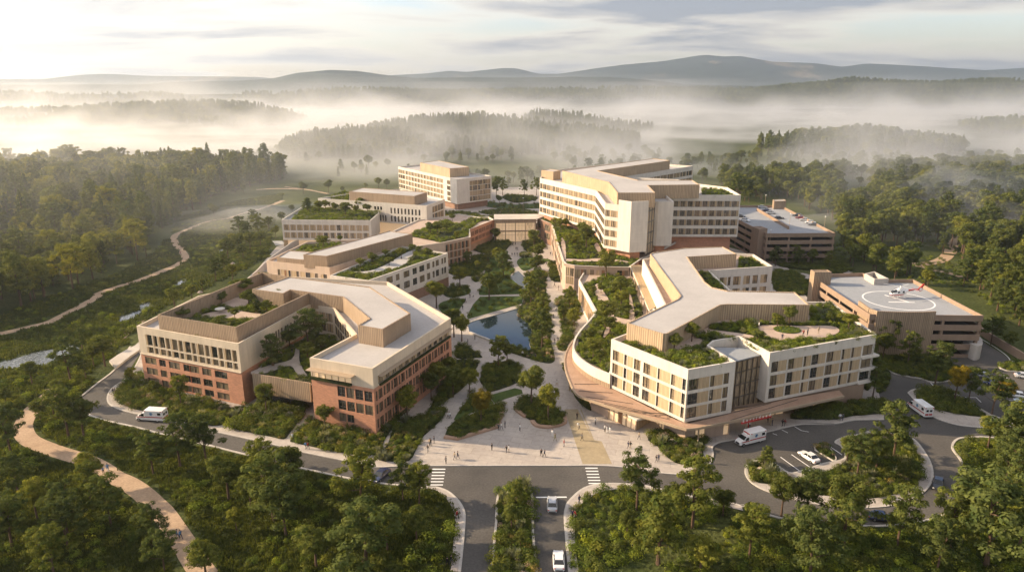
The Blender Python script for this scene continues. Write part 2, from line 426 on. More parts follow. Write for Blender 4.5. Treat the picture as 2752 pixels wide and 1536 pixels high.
# the long west wall runs behind the roof-garden screen
pa.append(at(300 + 560 / 2.397, 650 + 345 / 2.397, ZA))
A = Bld('brick_ward_building', 'U-shaped ward block of red brick and cream render round a planted courtyard', loc=cen(pa))
L = dist(pa[0], pa[1])
A.zone(pa[0], pa[1], 8.4, ZA, 'cream', ops(cols(2.4, L - .6, rep('r2.3 x.25 r1.5 x.25', 7)), [(10.9, 13.7), (8.95, 10.5)]), .7)
A.zone(pa[0], pa[1], 0, 8.4, 'brick', ops(cols(1.2, L - 4.5, 'g3.2 x.8 g1.8 x.9 g3 x1 g1.6 g2.6 x.8 g2.4 x.9 g3.2'), [(5.9, 7.7), (3.1, 4.9), (.5, 2.2)]), .5, 'wall_base')
L = dist(pa[1], pa[2])
A.zone(pa[1], pa[2], 8.4, ZA, 'cream', ops(cols(10, L - .5, rep('g1.2 x.5 g.9 x1 g1.2 x1.2', 5)), [(9.0, 10.8), (11.2, 13.6)]), .5)
A.zone(pa[1], pa[2], 0, 8.4, 'brick', part='wall_base')
for i in (2, 3):
    L = dist(pa[i], pa[i + 1])
    A.zone(pa[i], pa[i + 1], 7, ZA, 'cream', ops(cols(.4, L - .4, rep('s3 x.4', 3 if i == 2 else 4)), [(8.6, 10.9), (11.5, 13.8)]), .4)
A.zone(pa[4], pa[5], 7, ZA, 'cream', part='wall'); A.zone(pa[4], pa[5], 0, 7, 'brick', part='wall_base')
L = dist(pa[5], pa[6])
A.zone(pa[5], pa[6], 10.9, ZA, 'cream', [(.3, L * .66, 11.2, 13.2, 'l')], 1.2)
A.zone(pa[5], pa[6], 0, 10.9, 'brick', ops(cols(L * .42, L - .15, rep('g2.4 x.35', 4)), [(7.7, 10.1), (4.6, 6.9)]) + ops(cols(L * .42, L - 3, 'g2.2 x.35 g2.2 x3'), [(1.9, 3.8)]), .5, 'wall_base')
L = dist(pa[6], pa[7])
A.zone(pa[6], pa[7], 10.9, ZA, 'cream', ops(cols(1.8, L - 1.2, rep('s3 x.2', 12)), [(11.3, 13.1)]), 1.0)
A.zone(pa[6], pa[7], 0, 10.9, 'brick', ops(cols(.6, L - 1, rep('g1.1 x.5 g1.4 g.9 x.7', 11)), [(7.8, 10.0), (4.7, 6.9), (1.4, 3.6)]), .5, 'wall_base')
for i in (7, 8, 9, 10): A.zone(pa[i], pa[(i + 1) % 11], 0, ZA, 'cream')
A.roof(offset_poly(pa, .1), ZA - 1.0); A.parapet(pa, ZA - 1.0, ZA, 'cream', .45)
# string course between render and brick, terrace planter and thin canopies
mb = A.mb('string_course|cream', [M['cream']]); mb.strip([pa[0], pa[1]], .22, 8.28, 8.5, side=-1)
mb = A.mb('terrace_canopy|tan', [M['framel']])
d = Vector((pa[6][0] - pa[5][0], pa[6][1] - pa[5][1])).normalized(); nrm = Vector((d.y, -d.x))
mb.strip([pa[5], lerp(pa[5], pa[6], .72)], 1.7, 13.2, 13.35, side=-1)
mb.strip([lerp(pa[6], pa[7], .05), lerp(pa[6], pa[7], .97)], 1.1, 13.1, 13.22, side=-1)
A.mb('terrace_planter|soil', [M['soil']]).strip([pa[5], lerp(pa[5], pa[6], .66)], .5, 10.7, 11.3, side=-1)
A.mb('terrace_planter|soil', [M['soil']]).strip([lerp(pa[6], pa[7], .06), lerp(pa[6], pa[7], .97)], .45, 10.8, 11.25, side=-1)
# tan screen wall round the roof garden
ZS = 18.6
gs = C1(ZS, 300, 468, 800, 547, 1270, 327)
g_back = C1(ZS, 1140, 306)[0]; g_far = C1(ZS, 968, 196)[0]
mbs = A.mb('garden_screen|tan', [M['tan']])
mbs.strip([g_far, gs[0], gs[1], gs[2]], .35, ZA - 1, ZS); mbs.strip([g_far, C1(ZS, 1130, 222)[0]], .35, ZA - 1, ZS)
# plant-room block
ph = C1(18.9, 1145, 222, 1665, 287, 1925, 458, 1745, 562, 1585, 535, 1660, 492, 1490, 352, 1150, 307, 1105, 331, 905, 303)
A.block(ph, ZA - 1, 18.9, 'tan')
A.finish()
pa_g = [g_far, gs[0], gs[1], gs[2], C1(ZS, 1150, 307)[0], C1(ZS, 1105, 331)[0], C1(ZS, 905, 303)[0], C1(ZS, 1130, 222)[0]]
# raised courtyard between the wings: timber-clad link wall carrying a garden deck
w0 = at(677, 1003, 8.2); w1 = at(832, 1029, 8.2)
ct = Bld('courtyard_deck', 'raised courtyard garden deck on a timber-clad wall between the two brick wings', 'terrace', loc=(w0[0], w0[1], 0))
mbq = ct.mb('front_wall|tan', [M['tan']]); mbq.strip([w0, w1], .4, 3.6, 8.2, side=1); mbq.strip([w0, w1], 1.2, 3.5, 3.7, side=1)
deck = [w0, w1, pa[4], pa[3], pa[2], lerp(pa[1], pa[2], .25)]
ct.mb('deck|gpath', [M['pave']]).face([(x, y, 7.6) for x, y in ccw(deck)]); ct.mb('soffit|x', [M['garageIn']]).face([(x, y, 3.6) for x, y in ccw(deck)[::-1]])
mbq = ct.mb('back_wall|b', [M['brick2']]); mbq.strip([lerp(w0, pa[2], .35), lerp(w1, pa[4], .35)], .3, 0, 3.6)
ct.finish()

# ================================================================== LAB BUILDING behind it (peach part + white wing)
ZB = 12.8
pb = C3(ZB, 210, 960, 750, 1018, 1100, 940)
e_far = C3(ZB, 1455, 790)[0]; w_far = C3(ZB, 560, 795)[0]
pb_main = [pb[0], pb[1], C3(ZB, 1385, 832)[0], e_far, C3(ZB, 1270, 765)[0], w_far]
Bb = Bld('laboratory_building', 'low peach building with long tan roof block and white wing behind the brick ward', loc=cen(pb_main))
L = dist(pb_main[0], pb_main[1])
Bb.zone(pb_main[0], pb_main[1], 0, ZB, 'peach', ops(cols(4.5, L - 1.2, 'g.9 x.3 p1.2 o.6 p.8 g.8 x.2 p1.8 g.9 x.5 p1.6 x.2 g1.6 p1.4 x.2 g1.1 x.9 p.9 g1.2'), [(7.6, 10.2)]), .35)
for i in range(1, 6): Bb.zone(pb_main[i], pb_main[(i + 1) % 6], 0, ZB, 'peach' if i != 1 else 'pinkish')
Bb.roof(offset_poly(pb_main, .1), ZB - .9); Bb.parapet(pb_main, ZB - .9, ZB, 'peach')
Bb.block(C3(16.6, 527, 905, 728, 920, 1465, 727, 1270, 702), ZB - .9, 16.6, 'tan')
Bb.block(C3(14.4, 300, 930, 700, 968, 727, 900, 560, 880, 400, 870), ZB - .9, 14.4, 'tan')
# white wing with roof garden
ww = C3(ZB, 755, 1085, 1085, 1130, 1770, 893, 1362, 832)
for i in range(4):
    p, q = ww[i], ww[(i + 1) % 4]; L = dist(p, q)
    if i == 1:
        o = ops(cols(L * .2, L - 1.4, 'g2 x1 g1.2 x1.4 g2 x1.1 g1.5 x.9 g1.8 x.9 g1.2 x.9 g.8 x.5 g1.2 x1 g.7 x.3 g.8'), [(9.4, 11.6), (5.6, 8.0)])
        Bb.zone(p, q, 3.7, ZB, 'white', o, .35); Bb.zone(p, q, 0, 3.7, 'brick2', part='wall_base')
    else: Bb.zone(p, q, 3.7 if i == 2 else 0, ZB, 'white')
Bb.roof(offset_poly(ww, .1), ZB - 1.0, 'roof'); Bb.parapet(ww, ZB - 1.0, ZB, 'white')
# pale upstand wall between the two parts
Bb.finish()

# ================================================================== OUTPATIENT CLINIC (white, long window rows, two roofs)
ZC = 12.9
cf = C3(ZC, 340, 607, 1105, 614, 1180, 548)
cm = C3(17.0, 652, 423, 1585, 488, 1742, 430, 1357, 345)
cm.append((cm[0][0] + 20, cm[0][1] + 26))
c_back = C3(ZC, 525, 492)[0]
cfp = [cf[0], cf[1], cf[2], lerp(cm[0], cm[1], .57), lerp(cm[0], cm[1], .03), c_back]
Cc = Bld('outpatient_clinic', 'white clinic with two long rows of windows and a tree-planted roof terrace', loc=cen(cfp))
for i in range(6):
    p, q = cfp[i], cfp[(i + 1) % 6]; L = dist(p, q)
    if i == 0: Cc.zone(p, q, 3.4, ZC, 'white', ops(cols(.8, L - .6, rep('s2.9 x.45', 13)), [(8.0, 10.6), (4.4, 7.0)]), .45)
    elif i == 1: Cc.zone(p, q, 3.4, ZC, 'white')
    else: Cc.zone(p, q, 0 if i == 5 else 3.4, ZC, 'white')
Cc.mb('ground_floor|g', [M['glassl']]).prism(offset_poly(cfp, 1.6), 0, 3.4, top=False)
Cc.mb('soffit|x', [M['white']]).face([(x, y, 3.4) for x, y in cfp[::-1]])
Cc.roof(offset_poly(cfp, .1), ZC - 1); Cc.parapet(cfp, ZC - 1, ZC, 'white')
ZC2 = 17.0
L = dist(cm[0], cm[1])
cm0 = lerp(cm[0], cm[1], 0)
Cc.zone(cm[0], cm[1], 7.2, ZC2, 'white', ops(cols(L * .10, L * .64, rep('g1.1 x.6 g1.1 x.6 g1.1 x2.2', 5)), [(13.3, 15.0)]) +
        ops(cols(L * .68, L * .96, rep('g.75 x.75', 9)), [(12.0, 14.8), (8.0, 10.9)]) + ops(cols(L * .58, L * .65, rep('g.7 x.5', 3)), [(8.0, 10.9)]), .35)
L = dist(cm[1], cm[2])
Cc.zone(cm[1], cm[2], 7.2, ZC2, 'white', ops(cols(L * .3, L * .93, rep('s5 x.1', 2)), [(12.4, 15.4), (8.4, 11.8)]), .5)
for i in (2, 3, 4): Cc.zone(cm[i], cm[(i + 1) % 5], 0, ZC2, 'white')
Cc.mb('ground_floor|g', [M['glass']]).prism(offset_poly(ccw(cm), 2), 0, 7.2, top=False); Cc.mb('soffit|x', [M['white']]).face([(x, y, 7.2) for x, y in ccw(cm)[::-1]])
Cc.roof(offset_poly(cm, .1), ZC2 - 1); Cc.parapet(cm, ZC2 - 1, ZC2, 'white')
Cc.block(C3(20.8, 920, 365, 1480, 405, 1590, 372, 1035, 333), ZC2 - 1, 20.8, 'tan')
Cc.finish()

# ================================================================== REAR TOWER
ZD = 18.7
pd = C3(ZD, 1342, 152, 1845, 262, 2142, 230)
pd.append((pd[0][0] + pd[2][0] - pd[1][0] - 6, pd[0][1] + pd[2][1] - pd[1][1] - 4))
D = Bld('rear_office_block', 'five-storey white block with a tan roof box, farthest of the white buildings towards the mist', loc=cen(pd))
L = dist(pd[0], pd[1])
rowsD = [(14.6, 17.0), (11.2, 13.7), (7.8, 10.3), (4.6, 7.0)]
D.zone(pd[0], pd[1], 3.9, ZD, 'white', ops(cols(0.4, L * .13, 's4'), rowsD) + ops(cols(L * .14, L * .80, rep('s1.9 x.35', 12)), rowsD) + ops(cols(L * .85, L * .9, 'g.9'), rowsD), .5)
L = dist(pd[1], pd[2])
D.zone(pd[1], pd[2], 3.9, ZD, 'white', ops(cols(L * .36, L * .97, rep('s3.4', 4)), [(14.2, 16.9), (11.0, 13.9), (7.8, 10.7), (4.7, 7.5)]), .9)
for i in (2, 3): D.zone(pd[i], pd[(i + 1) % 4], 3.9, ZD, 'white')
D.mb('base|brick2', [M['brick2']]).prism(offset_poly(pd, 1.8), 0, 3.9, top=False); D.mb('soffit|x', [M['white']]).face([(x, y, 3.9) for x, y in ccw(pd)[::-1]])
D.roof(offset_poly(pd, .1), ZD - 1); D.parapet(pd, ZD - 1, ZD, 'white')
D.block(C3(23.2, 1530, 118, 1785, 168, 1950, 155, 1685, 100), ZD - 1, 23.2, 'tan2')
D.finish()

# ================================================================== MAIN HOSPITAL
ZF = 30.0
pf = [(13.2, 331.3), (34.9, 290.6), (34.6, 257.9), (39.2, 254.0), (43.1, 249.9), (49.6, 251.4)]
blk = [(55.2, 261.1), (61.0, 261.1)]; wing_l, wing_r = (61.6, 277.9), (91.4, 277.6)
back_r = C4(ZF, 1640, 146)[0]
body = pf + [(50.6, 263.5)] + blk + [wing_l, wing_r, C4(ZF, 1935, 330)[0], C4(ZF, 1690, 300)[0], C4(ZF, 1500, 262)[0], C4(ZF, 1050, 240)[0], back_r, (back_r[0] - 30, back_r[1] + 22), (pf[0][0] + 4, pf[0][1] + 30)]
Fh = Bld('main_hospital', 'tallest white hospital block with ribbon windows and a folded front, right of the central walk', loc=cen(pf))
rowsF = [(25.2, 27.6), (21.4, 23.8), (17.7, 20.1), (14.0, 16.4)]
n = len(body)
for i in range(n):
    p, q = body[i], body[(i + 1) % n]; L = dist(p, q); o = []
    if i == 0: o = ops(cols(.4, L - .1, rep('s4.2 x.12', 12)), rowsF)
    elif i == 1: o = ops(cols(.1, L - .1, rep('s4 x.12', 7)), rowsF)
    elif i == 2: o = ops(cols(.3, L * .96, rep('s4 x.05', 2)), rowsF)
    elif i == 9: o = ops(cols(3.0, L - .3, rep('s3 x.1', 9)), rowsF)
    elif i == 14: o = ops(cols(.3, L - .3, rep('s4 x.2', 10)), rowsF[:2])
    Fh.zone(p, q, 13, 31.8 if i in (3, 4) else ZF, 'white', o, .6)
Fh.mb('raised_parapet|white', [M['white']]).strip([(39.3, 254.35), (43.2, 250.3), (49.5, 251.75)], .5, ZF - 1.1, 31.79)
g = [(49.9, 255.5), (55.3, 264.0)]
Fh.mb('stair_glazing|g', [M['glassw']]).strip([g[0], g[1]], .3, 11, 29.2)
mb = Fh.mb('stair_mullions|m', [M['dark']])
for k in range(5):
    p = lerp(g[0], g[1], k / 4); mb.box(p[0] - .1, p[0] + .1, p[1] - .45, p[1] - .1, 11, 29.3)
for z in (14.5, 18.7, 22.9, 27.1, 29.1): mb.strip([(g[0][0], g[0][1] - .3), (g[1][0], g[1][1] - .3)], .3, z, z + .25)
Fh.roof(offset_poly(body, .1), ZF - 1.1); Fh.parapet(body, ZF - 1.1, ZF, 'white', .5)
Fh.mb('soffit|x', [M['white']]).face([(x, y, 13.0) for x, y in ccw(body)[::-1]])
base = offset_poly(ccw(body), 2.2)
Fh.mb('base|brick', [M['brick']]).prism(base, 0, 13.0, top=False)
Fh.block(C4(34.3, 515, 187, 912, 285, 990, 376, 1315, 376, 1252, 311, 1695, 306, 1632, 267, 1165, 267, 820, 187, 1440, 100, 1292, 82), ZF - 1.1, 34.3, 'tan2', rim=.4)
# small lift housings at the far-left end of the roof
Fh.block(C4(33, 335, 182, 438, 195, 500, 186, 400, 172), ZF - 1.1, 33, 'tan2')
Fh.finish()

# ================================================================== PAVILION (right front, Y-shaped timber block on a white ring)
ZE = 16.4
pe = C2(ZE, 582, 625, 1078, 822, 1385, 768, 1212, 665, 1245, 636, 1405, 608, 1500, 672, 1605, 713, 2290, 595, 2000, 385, 1845, 381)
e8 = pe[7 + 0]
rear = C2(ZE, 1350, 310, 1215, 183, 1622, 155, 1500, 78, 1390, 73)
lw = C2(ZE, 930, 415, 783, 112)
body = [pe[0], pe[1], pe[2], pe[3], pe[4], pe[5], pe[7], pe[8], pe[9], C2(ZE, 1840, 383)[0], rear[0], rear[1], rear[2], rear[3], C2(ZE, 1050, 50)[0], lw[1], C2(ZE, 925, 400)[0], C2(ZE, 700, 580)[0]]
pe_body = body
E = Bld('entrance_pavilion', 'white pavilion with timber panels, its planted roof carrying a Y-shaped tan block', loc=cen(pe))
rowsE = [(11.6, 14.1), (8.4, 10.9), (5.3, 7.8)]
L = dist(body[0], body[1])
E.zone(body[0], body[1], 4.6, ZE, 'white', ops(cols(.7, L - .02, 'g1.8 p1.6 x.2 g.8 x.2 p1.7 x.3 g1.9 x.9 g1.9 p2 x.2 g.5 p3 x.2 g1 p1.9 x.1 g1.2'), rowsE), .45)
L = dist(body[1], body[2])
E.zone(body[1], body[2], 4.6, ZE, 'white', ops(cols(.02, L - 1.4, 'g3 p3 x.2 g1.1 p2.4 x.2 g1.5'), rowsE), .45)
L = dist(body[6], body[7])
E.zone(body[6], body[7], 4.6, ZE, 'white', ops(cols(.8, L * .87, 'g1.9 p2.5 x.4 g1.7 p2.6 x.3 g.7 p1.5 x.2 g2 p2.2 x.3 g2 p2.4 x.3 g.8 p2 x.2 g.8 p2.4'), rowsE) + ops(cols(L * .885, L - .02, 'g2.2'), rowsE), .45)
for i in (2, 3, 4, 5): E.zone(body[i], body[i + 1], 4.6, ZE, 'white')
L = dist(body[11], body[12])
E.zone(body[11], body[12], 0, ZE, 'white', ops(cols(L * .08, L * .93, 'g1.2 x.5 g1.2 p1 x.3 g.8 x.8 g1.6 p.7 x.8 p1 g1 x.8 g1.6 x.8 p1.2 g.9'), [(11.0, 13.8), (7.2, 9.8)]), .35)
L = dist(body[7], body[8])
E.zone(body[7], body[8], 4.6, ZE, 'white', ops(cols(.02, L * .2, 'g2.4'), rowsE), .45)
for i in (8, 9, 10, 12, 13, 14, 15, 16, 17): E.zone(body[i], body[(i + 1) % len(body)], 4.6 if i in (8, 17, 16) else 0, ZE, 'white')
E.mb('soffit|x', [M['white']]).face([(x, y, 4.6) for x, y in ccw(body)[::-1]])
E.roof(offset_poly(body, .1), ZE - .9, 'gpath'); E.parapet(body, ZE - .9, ZE, 'white', .45)
# balcony slabs that run past the east corner
d = Vector((body[7][0] - body[6][0], body[7][1] - body[6][1])).normalized(); c = Vector(body[7])
for z in (7.85, 10.95, 4.6):
    a0 = c - d * 4; a1 = c + d * 1.3; n2 = Vector((d.y, -d.x)) * .6
    E.mb('balcony|white', [M['white']]).prism([tuple(a0 + n2), tuple(a1 + n2), (a1.x - n2.x * 8, a1.y - n2.y * 8), (a0.x - n2.x * 8, a0.y - n2.y * 8)], z, z + .45, bottom=True)
# the Y-shaped block on the roof
yp = C2(19.8, 683, 521, 915, 590, 945, 588, 1285, 404, 1330, 400, 1860, 404, 1765, 321, 1330, 312, 1230, 290, 1185, 255, 1072, 95, 1390, 76, 1300, 29, 1050, 38, 850, 68, 832, 76, 1028, 345, 1010, 365)
E.block(yp, ZE - 1, 19.8, 'tan2', rim=.3, part='roof_block')
# glazed stair hall in the front notch
nt_ = C2(15, 1262, 690, 1455, 680, 1345, 716, 1490, 700)
h0, h1 = C2(14.5, 1345, 722)[0], C2(14.5, 1495, 690)[0]
mb = E.mb('stair_hall|glassw', [M['glassw']]); hall = [lerp(body[2], body[6], .04), lerp(body[2], body[6], .97), lerp(body[5], body[6], .35), body[4], lerp(body[2], body[3], .3)]
hall = [(p[0], p[1] + 3.2) if k < 2 else p for k, p in enumerate(hall)]
mb.prism(hall, 3, 14.6, top=False); E.mb('stair_hall_roof|x', [M['roof2']]).prism(hall, 14.6, 14.9)
mb = E.mb('stair_hall_mullions|m', [M['frame']])
for k in range(7):
    p = lerp(hall[0], hall[1], k / 6); mb.box(p[0] - .07, p[0] + .07, p[1] - .25, p[1] - .02, 3, 14.7)
for z in (6.0, 9, 12, 14.5): mb.strip([(hall[0][0], hall[0][1] - .12), (hall[1][0], hall[1][1] - .12)], .2, z, z + .18)
# ground floor: clay walls set back under the slab, shop-front glazing
gb = offset_poly(ccw(body), .6)
front = C2(0, 440, 985, 540, 1110, 750, 1212, 905, 1225, 1050, 1285, 1065, 1284, 1225, 1250, 1330, 1210)
gf = C2(0, 454, 1084, 560, 1138, 741, 1217, 922, 1222, 1055, 1285, 1340, 1240)
E.zone(gf[0], gf[1], 0, 4.1, 'pinkish', part='ground_floor'); E.zone(C2(0, 430, 1010)[0], gf[0], 0, 4.1, 'pinkish', part='ground_floor')
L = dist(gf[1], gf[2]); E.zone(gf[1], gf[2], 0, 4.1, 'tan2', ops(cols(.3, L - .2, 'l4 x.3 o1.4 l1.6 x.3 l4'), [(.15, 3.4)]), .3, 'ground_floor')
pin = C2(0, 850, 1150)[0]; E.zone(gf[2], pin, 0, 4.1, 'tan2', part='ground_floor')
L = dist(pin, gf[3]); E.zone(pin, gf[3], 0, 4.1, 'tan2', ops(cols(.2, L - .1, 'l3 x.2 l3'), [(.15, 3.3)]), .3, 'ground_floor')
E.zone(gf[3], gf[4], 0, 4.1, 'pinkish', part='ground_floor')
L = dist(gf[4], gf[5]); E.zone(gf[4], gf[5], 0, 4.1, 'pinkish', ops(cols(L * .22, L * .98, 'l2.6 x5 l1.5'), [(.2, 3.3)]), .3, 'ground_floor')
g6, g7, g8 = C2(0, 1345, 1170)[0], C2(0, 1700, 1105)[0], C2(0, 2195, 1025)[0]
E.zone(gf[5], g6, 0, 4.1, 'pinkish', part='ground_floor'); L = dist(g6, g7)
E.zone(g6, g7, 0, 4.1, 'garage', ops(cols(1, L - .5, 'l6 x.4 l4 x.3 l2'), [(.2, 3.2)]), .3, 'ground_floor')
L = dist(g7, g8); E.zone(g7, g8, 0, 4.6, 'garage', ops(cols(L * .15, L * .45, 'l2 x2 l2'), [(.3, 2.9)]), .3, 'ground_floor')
E.zone(g8, (g8[0] + 6, g8[1] + 22), 0, 4.6, 'garage', part='ground_floor')
ap = C2(3.5, 690, 1120, 745, 1148, 850, 1125, 800, 1098)
E.mb('porch_roof|white', [M['white']]).prism(ap, 3.3, 3.7, bottom=True)
# sweeping canopy round the ground floor
cv = smooth(C2(4.1, 335, 640, 290, 720, 282, 800, 312, 900, 358, 985, 454, 1028, 603, 1079, 762, 1124, 890, 1160), 5) + C2(4.1, 1000, 1195, 1065, 1213, 1130, 1207, 1422, 1148, 1794, 1063, 2080, 1000)
inn = C2(4.5, 2050, 950, 1700, 1010, 1370, 1085, 1070, 1165, 940, 1118, 570, 930, 440, 850, 352, 770, 330, 700)
mb = E.mb('canopy|c', [M['bench'], M['tan']]); mb.prism(cv + inn, 4.1, 4.4, 1, 0, bottom=True)
mbr = E.mb('canopy_rib|c', [M['frame']]);
for k in range(4, 36):
    t = k / 37; i = int(t * (len(cv) - 1)); a = lerp(cv[i], cv[i + 1], t * (len(cv) - 1) - i); j = t * (len(inn) - 1)
    ii = inn[::-1]; jj = min(int(j), len(ii) - 2); b = lerp(ii[jj], ii[jj + 1], j - jj)
    if k > 12 and k % 2: mbr.strip([lerp(a, b, .1), lerp(a, b, .8)], .09, 4.4, 4.5)
E.mb('canopy_edge|c', [M['framel']]).strip(cv, .3, 4.02, 4.55)
for t in (.3, .93, .97):
    i = int(t * (len(cv) - 1)); p = lerp(cv[i], inn[max(0, len(inn) - 1 - int(t * (len(inn) - 1)))], .12); E.mb('canopy_post|c', [M['framel']]).cyl(p[0], p[1], 0, 4.1, .16)
E.finish()

# emergency sign on the canopy edge: red beam with raised white letters
sg0, sg1 = C2(4.2, 1420, 1150)[0], C2(4.2, 1610, 1106)[0]
sgr = empty('entrance_sign', ((sg0[0] + sg1[0]) / 2, (sg0[1] + sg1[1]) / 2 - .35, 3.5), atan2(sg1[1] - sg0[1], sg1[0] - sg0[0]), 'long red beam sign with white raised letters on the canopy edge over the ambulance bay', 'sign')
L = dist(sg0, sg1); mb = MB(); mb.box(-L / 2, L / 2, -.1, .25, .1, .45); mb.box(-L * .26, -L * .25, .0, .15, -3.4, 0)
link('beam', mb.mesh('beam', [M['red']]), sgr)
def text_obj(txt, size, mat, parent, loc, rot=(pi / 2, 0, 0), name='lettering', ext=.03):
    cu = bpy.data.curves.new(name, 'FONT'); cu.body = txt; cu.size = size; cu.extrude = ext; cu.align_x = 'CENTER'; cu.space_character = 1.25
    o = bpy.data.objects.new(name, cu); COL.objects.link(o); dg = bpy.context.evaluated_depsgraph_get(); me = bpy.data.meshes.new_from_object(o.evaluated_get(dg))
    bpy.data.objects.remove(o); me.materials.clear(); me.materials.append(M[mat]); o = link(name, me, parent, loc); o.rotation_euler = rot; return o
text_obj('E a r s l d a a d', .95, 'whitep', sgr, (0, -.02, .45))

# ================================================================== PODIUM TERRACES and pergola
ZP = 10.5
po = C4(ZP, 300, 595, 422, 642)
pod = [po[0], po[1]] + C4(ZP, 520, 960, 545, 985, 620, 1000, 840, 1010, 1090, 1015)
podN = pod + [C4(ZP, 1190, 945)[0], C4(ZP, 1300, 900)[0], C4(ZP, 1500, 800)[0], C4(ZP, 330, 500)[0]]
Pn = Bld('north_podium', 'clay and timber podium carrying a garden terrace in front of the tall hospital', 'terrace', loc=cen(pod))
for i in range(len(pod) - 1):
    p, q = pod[i], pod[i + 1]; L = dist(p, q); o = []
    if i == 0: o = ops(cols(1, L - 1, 'g2 x.5 o2 x.5 g4 x.4'), [(6.2, 9.2), (2.4, 5.2)])
    if i == 1: o = ops(cols(2, L - 1, rep('g1.4 x.9 g1.4 p1.2 x.9', 6)), [(5.9, 9.2), (1.2, 4.6)])
    if i == 2: o = []
    if i == 3: o = ops(cols(.2, L - .1, rep('s2 x.1', 2)), [(6.3, 9.3), (3.3, 6.0)])
    if i == 4: o = ops(cols(.2, L - .2, 's2.4 x.3 o1.2 g1.3 x.3 p1.4 g1.8 x1 p1.4'), [(5.9, 9.2)])
    if i == 5: o = ops(cols(.6, L - .2, 'o1.3 x3 x2 g2 o1 g1.6'), [(6.0, 9.2)])
    Pn.zone(p, q, 0, ZP, 'brick2' if i == 0 else 'pinkish', o, .35)
Pn.parapet(podN, ZP - .7, ZP, 'white', .5)
Pn.roof(offset_poly(ccw(podN), .2), ZP - .6, 'gpath', 'terrace')
Pn.finish()
# curved south terrace between pavilion and walk
ZQ = 8.0
far = C2(ZQ, 372, 243, 392, 240)
qo = [C2(ZQ, 372, 243)[0], C2(ZQ, 480, 440)[0]]
qcurve = smooth(C2(ZQ, 480, 440, 470, 462, 430, 510, 380, 565, 345, 620, 333, 680, 365, 735, 455, 800, 575, 852), 5)
qpoly = [qo[0]] + qcurve + C2(ZQ, 640, 700, 720, 560, 850, 440, 705, 150, 560, 135, 430, 150)
Pq = Bld('curved_terrace', 'curving white-walled terrace with winding garden paths, in front of the pergola', 'terrace', loc=cen(qcurve))
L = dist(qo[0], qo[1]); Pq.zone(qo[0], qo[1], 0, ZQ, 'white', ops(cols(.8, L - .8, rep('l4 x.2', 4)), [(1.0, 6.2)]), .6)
for i in range(len(qcurve) - 1):
    Pq.zone(qcurve[i], qcurve[i + 1], 5.6, ZQ, 'white'); Pq.zone(qcurve[i], qcurve[i + 1], 0, 5.6, 'tan', part='wall_base')
Pq.parapet(qpoly, ZQ - .8, ZQ, 'white', .45); Pq.roof(offset_poly(ccw(qpoly), .2), ZQ - .7, 'gpath', 'terrace')
Pq.finish()
pg = empty('pergola', (*C2(8, 800, 300)[0], 7.3), 0, 'long timber-slatted pergola roof along the west side of the Y-shaped block', 'pergola')
a0, a1 = C2(11, 705, 152)[0], C2(11, 828, 440)[0]; b0, b1 = C2(11, 775, 150)[0], C2(11, 892, 408)[0]
mb = MB(); mb.strip([a0, a1], .3, 10.6, 11); mb.strip([b0, b1], .3, 10.6, 11); mb.build('beam', [M['white']], pg)
mb = MB()
for k in range(58):
    t = (k + .5) / 58; mb.strip([lerp(a0, a1, t), lerp(b0, b1, t)], .42, 11, 11.18)
mb.build('slats', [M['timber']], pg)
mb = MB()
for k in range(8): p = lerp(a0, a1, (k + .3) / 8); mb.cyl(p[0], p[1], 7.3, 10.6, .15)
mb.build('posts', [M['framel']], pg)

# central glazed hall and its link roof
ZH = 11.0
hp = C5(ZH, 762, 127, 1245, 122)
H = Bld('glazed_link_hall', 'two-storey glazed hall with warm interior closing the far end of the central walk', loc=(hp[0][0], hp[0][1], 0))
hb = [(hp[0][0] - .5, hp[0][1] + 14), (hp[1][0] + 8, hp[1][1] + 14)]
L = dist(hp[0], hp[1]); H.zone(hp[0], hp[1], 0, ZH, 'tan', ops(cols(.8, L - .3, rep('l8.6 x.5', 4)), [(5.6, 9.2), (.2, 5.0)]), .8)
H.mb('roof|x', [M['concrete']]).prism([hp[0], hp[1], hb[1], hb[0]], ZH - .3, ZH + .01)
H.finish()
# west podium (brick + clay) with roof garden
wp = [C5(ZP, -450, 480)[0], C5(ZP, 190, 388)[0], C5(ZP, 490, 328)[0]]
wq = C5(ZP, 483, 238, 560, 190, 762, 127)
wpoly = [wp[0], wp[1], wp[2], wq[0], wq[2]] + C5(ZP, 700, 95, 600, 100, 350, 60, 190, 90, -120, 130, -560, 330)
Pw = Bld('west_podium', 'clay and red brick podium with a lush roof garden, left of the glazed hall', 'terrace', loc=cen(wp))
L = dist(wp[1], wp[2]); Pw.zone(wp[0], wp[1], 0, ZP, 'peach'); Pw.zone(wp[1], wp[2], 0, ZP, 'pinkish', ops(cols(.6, L - .5, rep('g1.3 o1.1 x.35', 6)), [(6.4, 9.3), (3.4, 5.9), (.2, 2.7)]), .5)
Pw.zone(wp[2], wq[0], 0, ZP, 'white'); L = dist(wq[0], wq[2])
Pw.zone(wq[0], wq[2], 3.2, ZP, 'brick', ops(cols(1.2, L - 1.5, rep('g1.1 x.6 g1.1 x.6 g1.1 x1.2', 6)), [(7.0, 9.0), (4.2, 6.0)]), .4)
Pw.mb('undercroft|p', [M['bench']]).strip([lerp(wq[0], wq[2], .02), lerp(wq[0], wq[2], .97)], .5, 0, 3.2, side=3)
Pw.parapet(wpoly, ZP - .6, ZP, 'white', .45, outer=False); Pw.roof(offset_poly(ccw(wpoly), .2), ZP - .5, 'gpath', 'terrace')
Pw.finish()

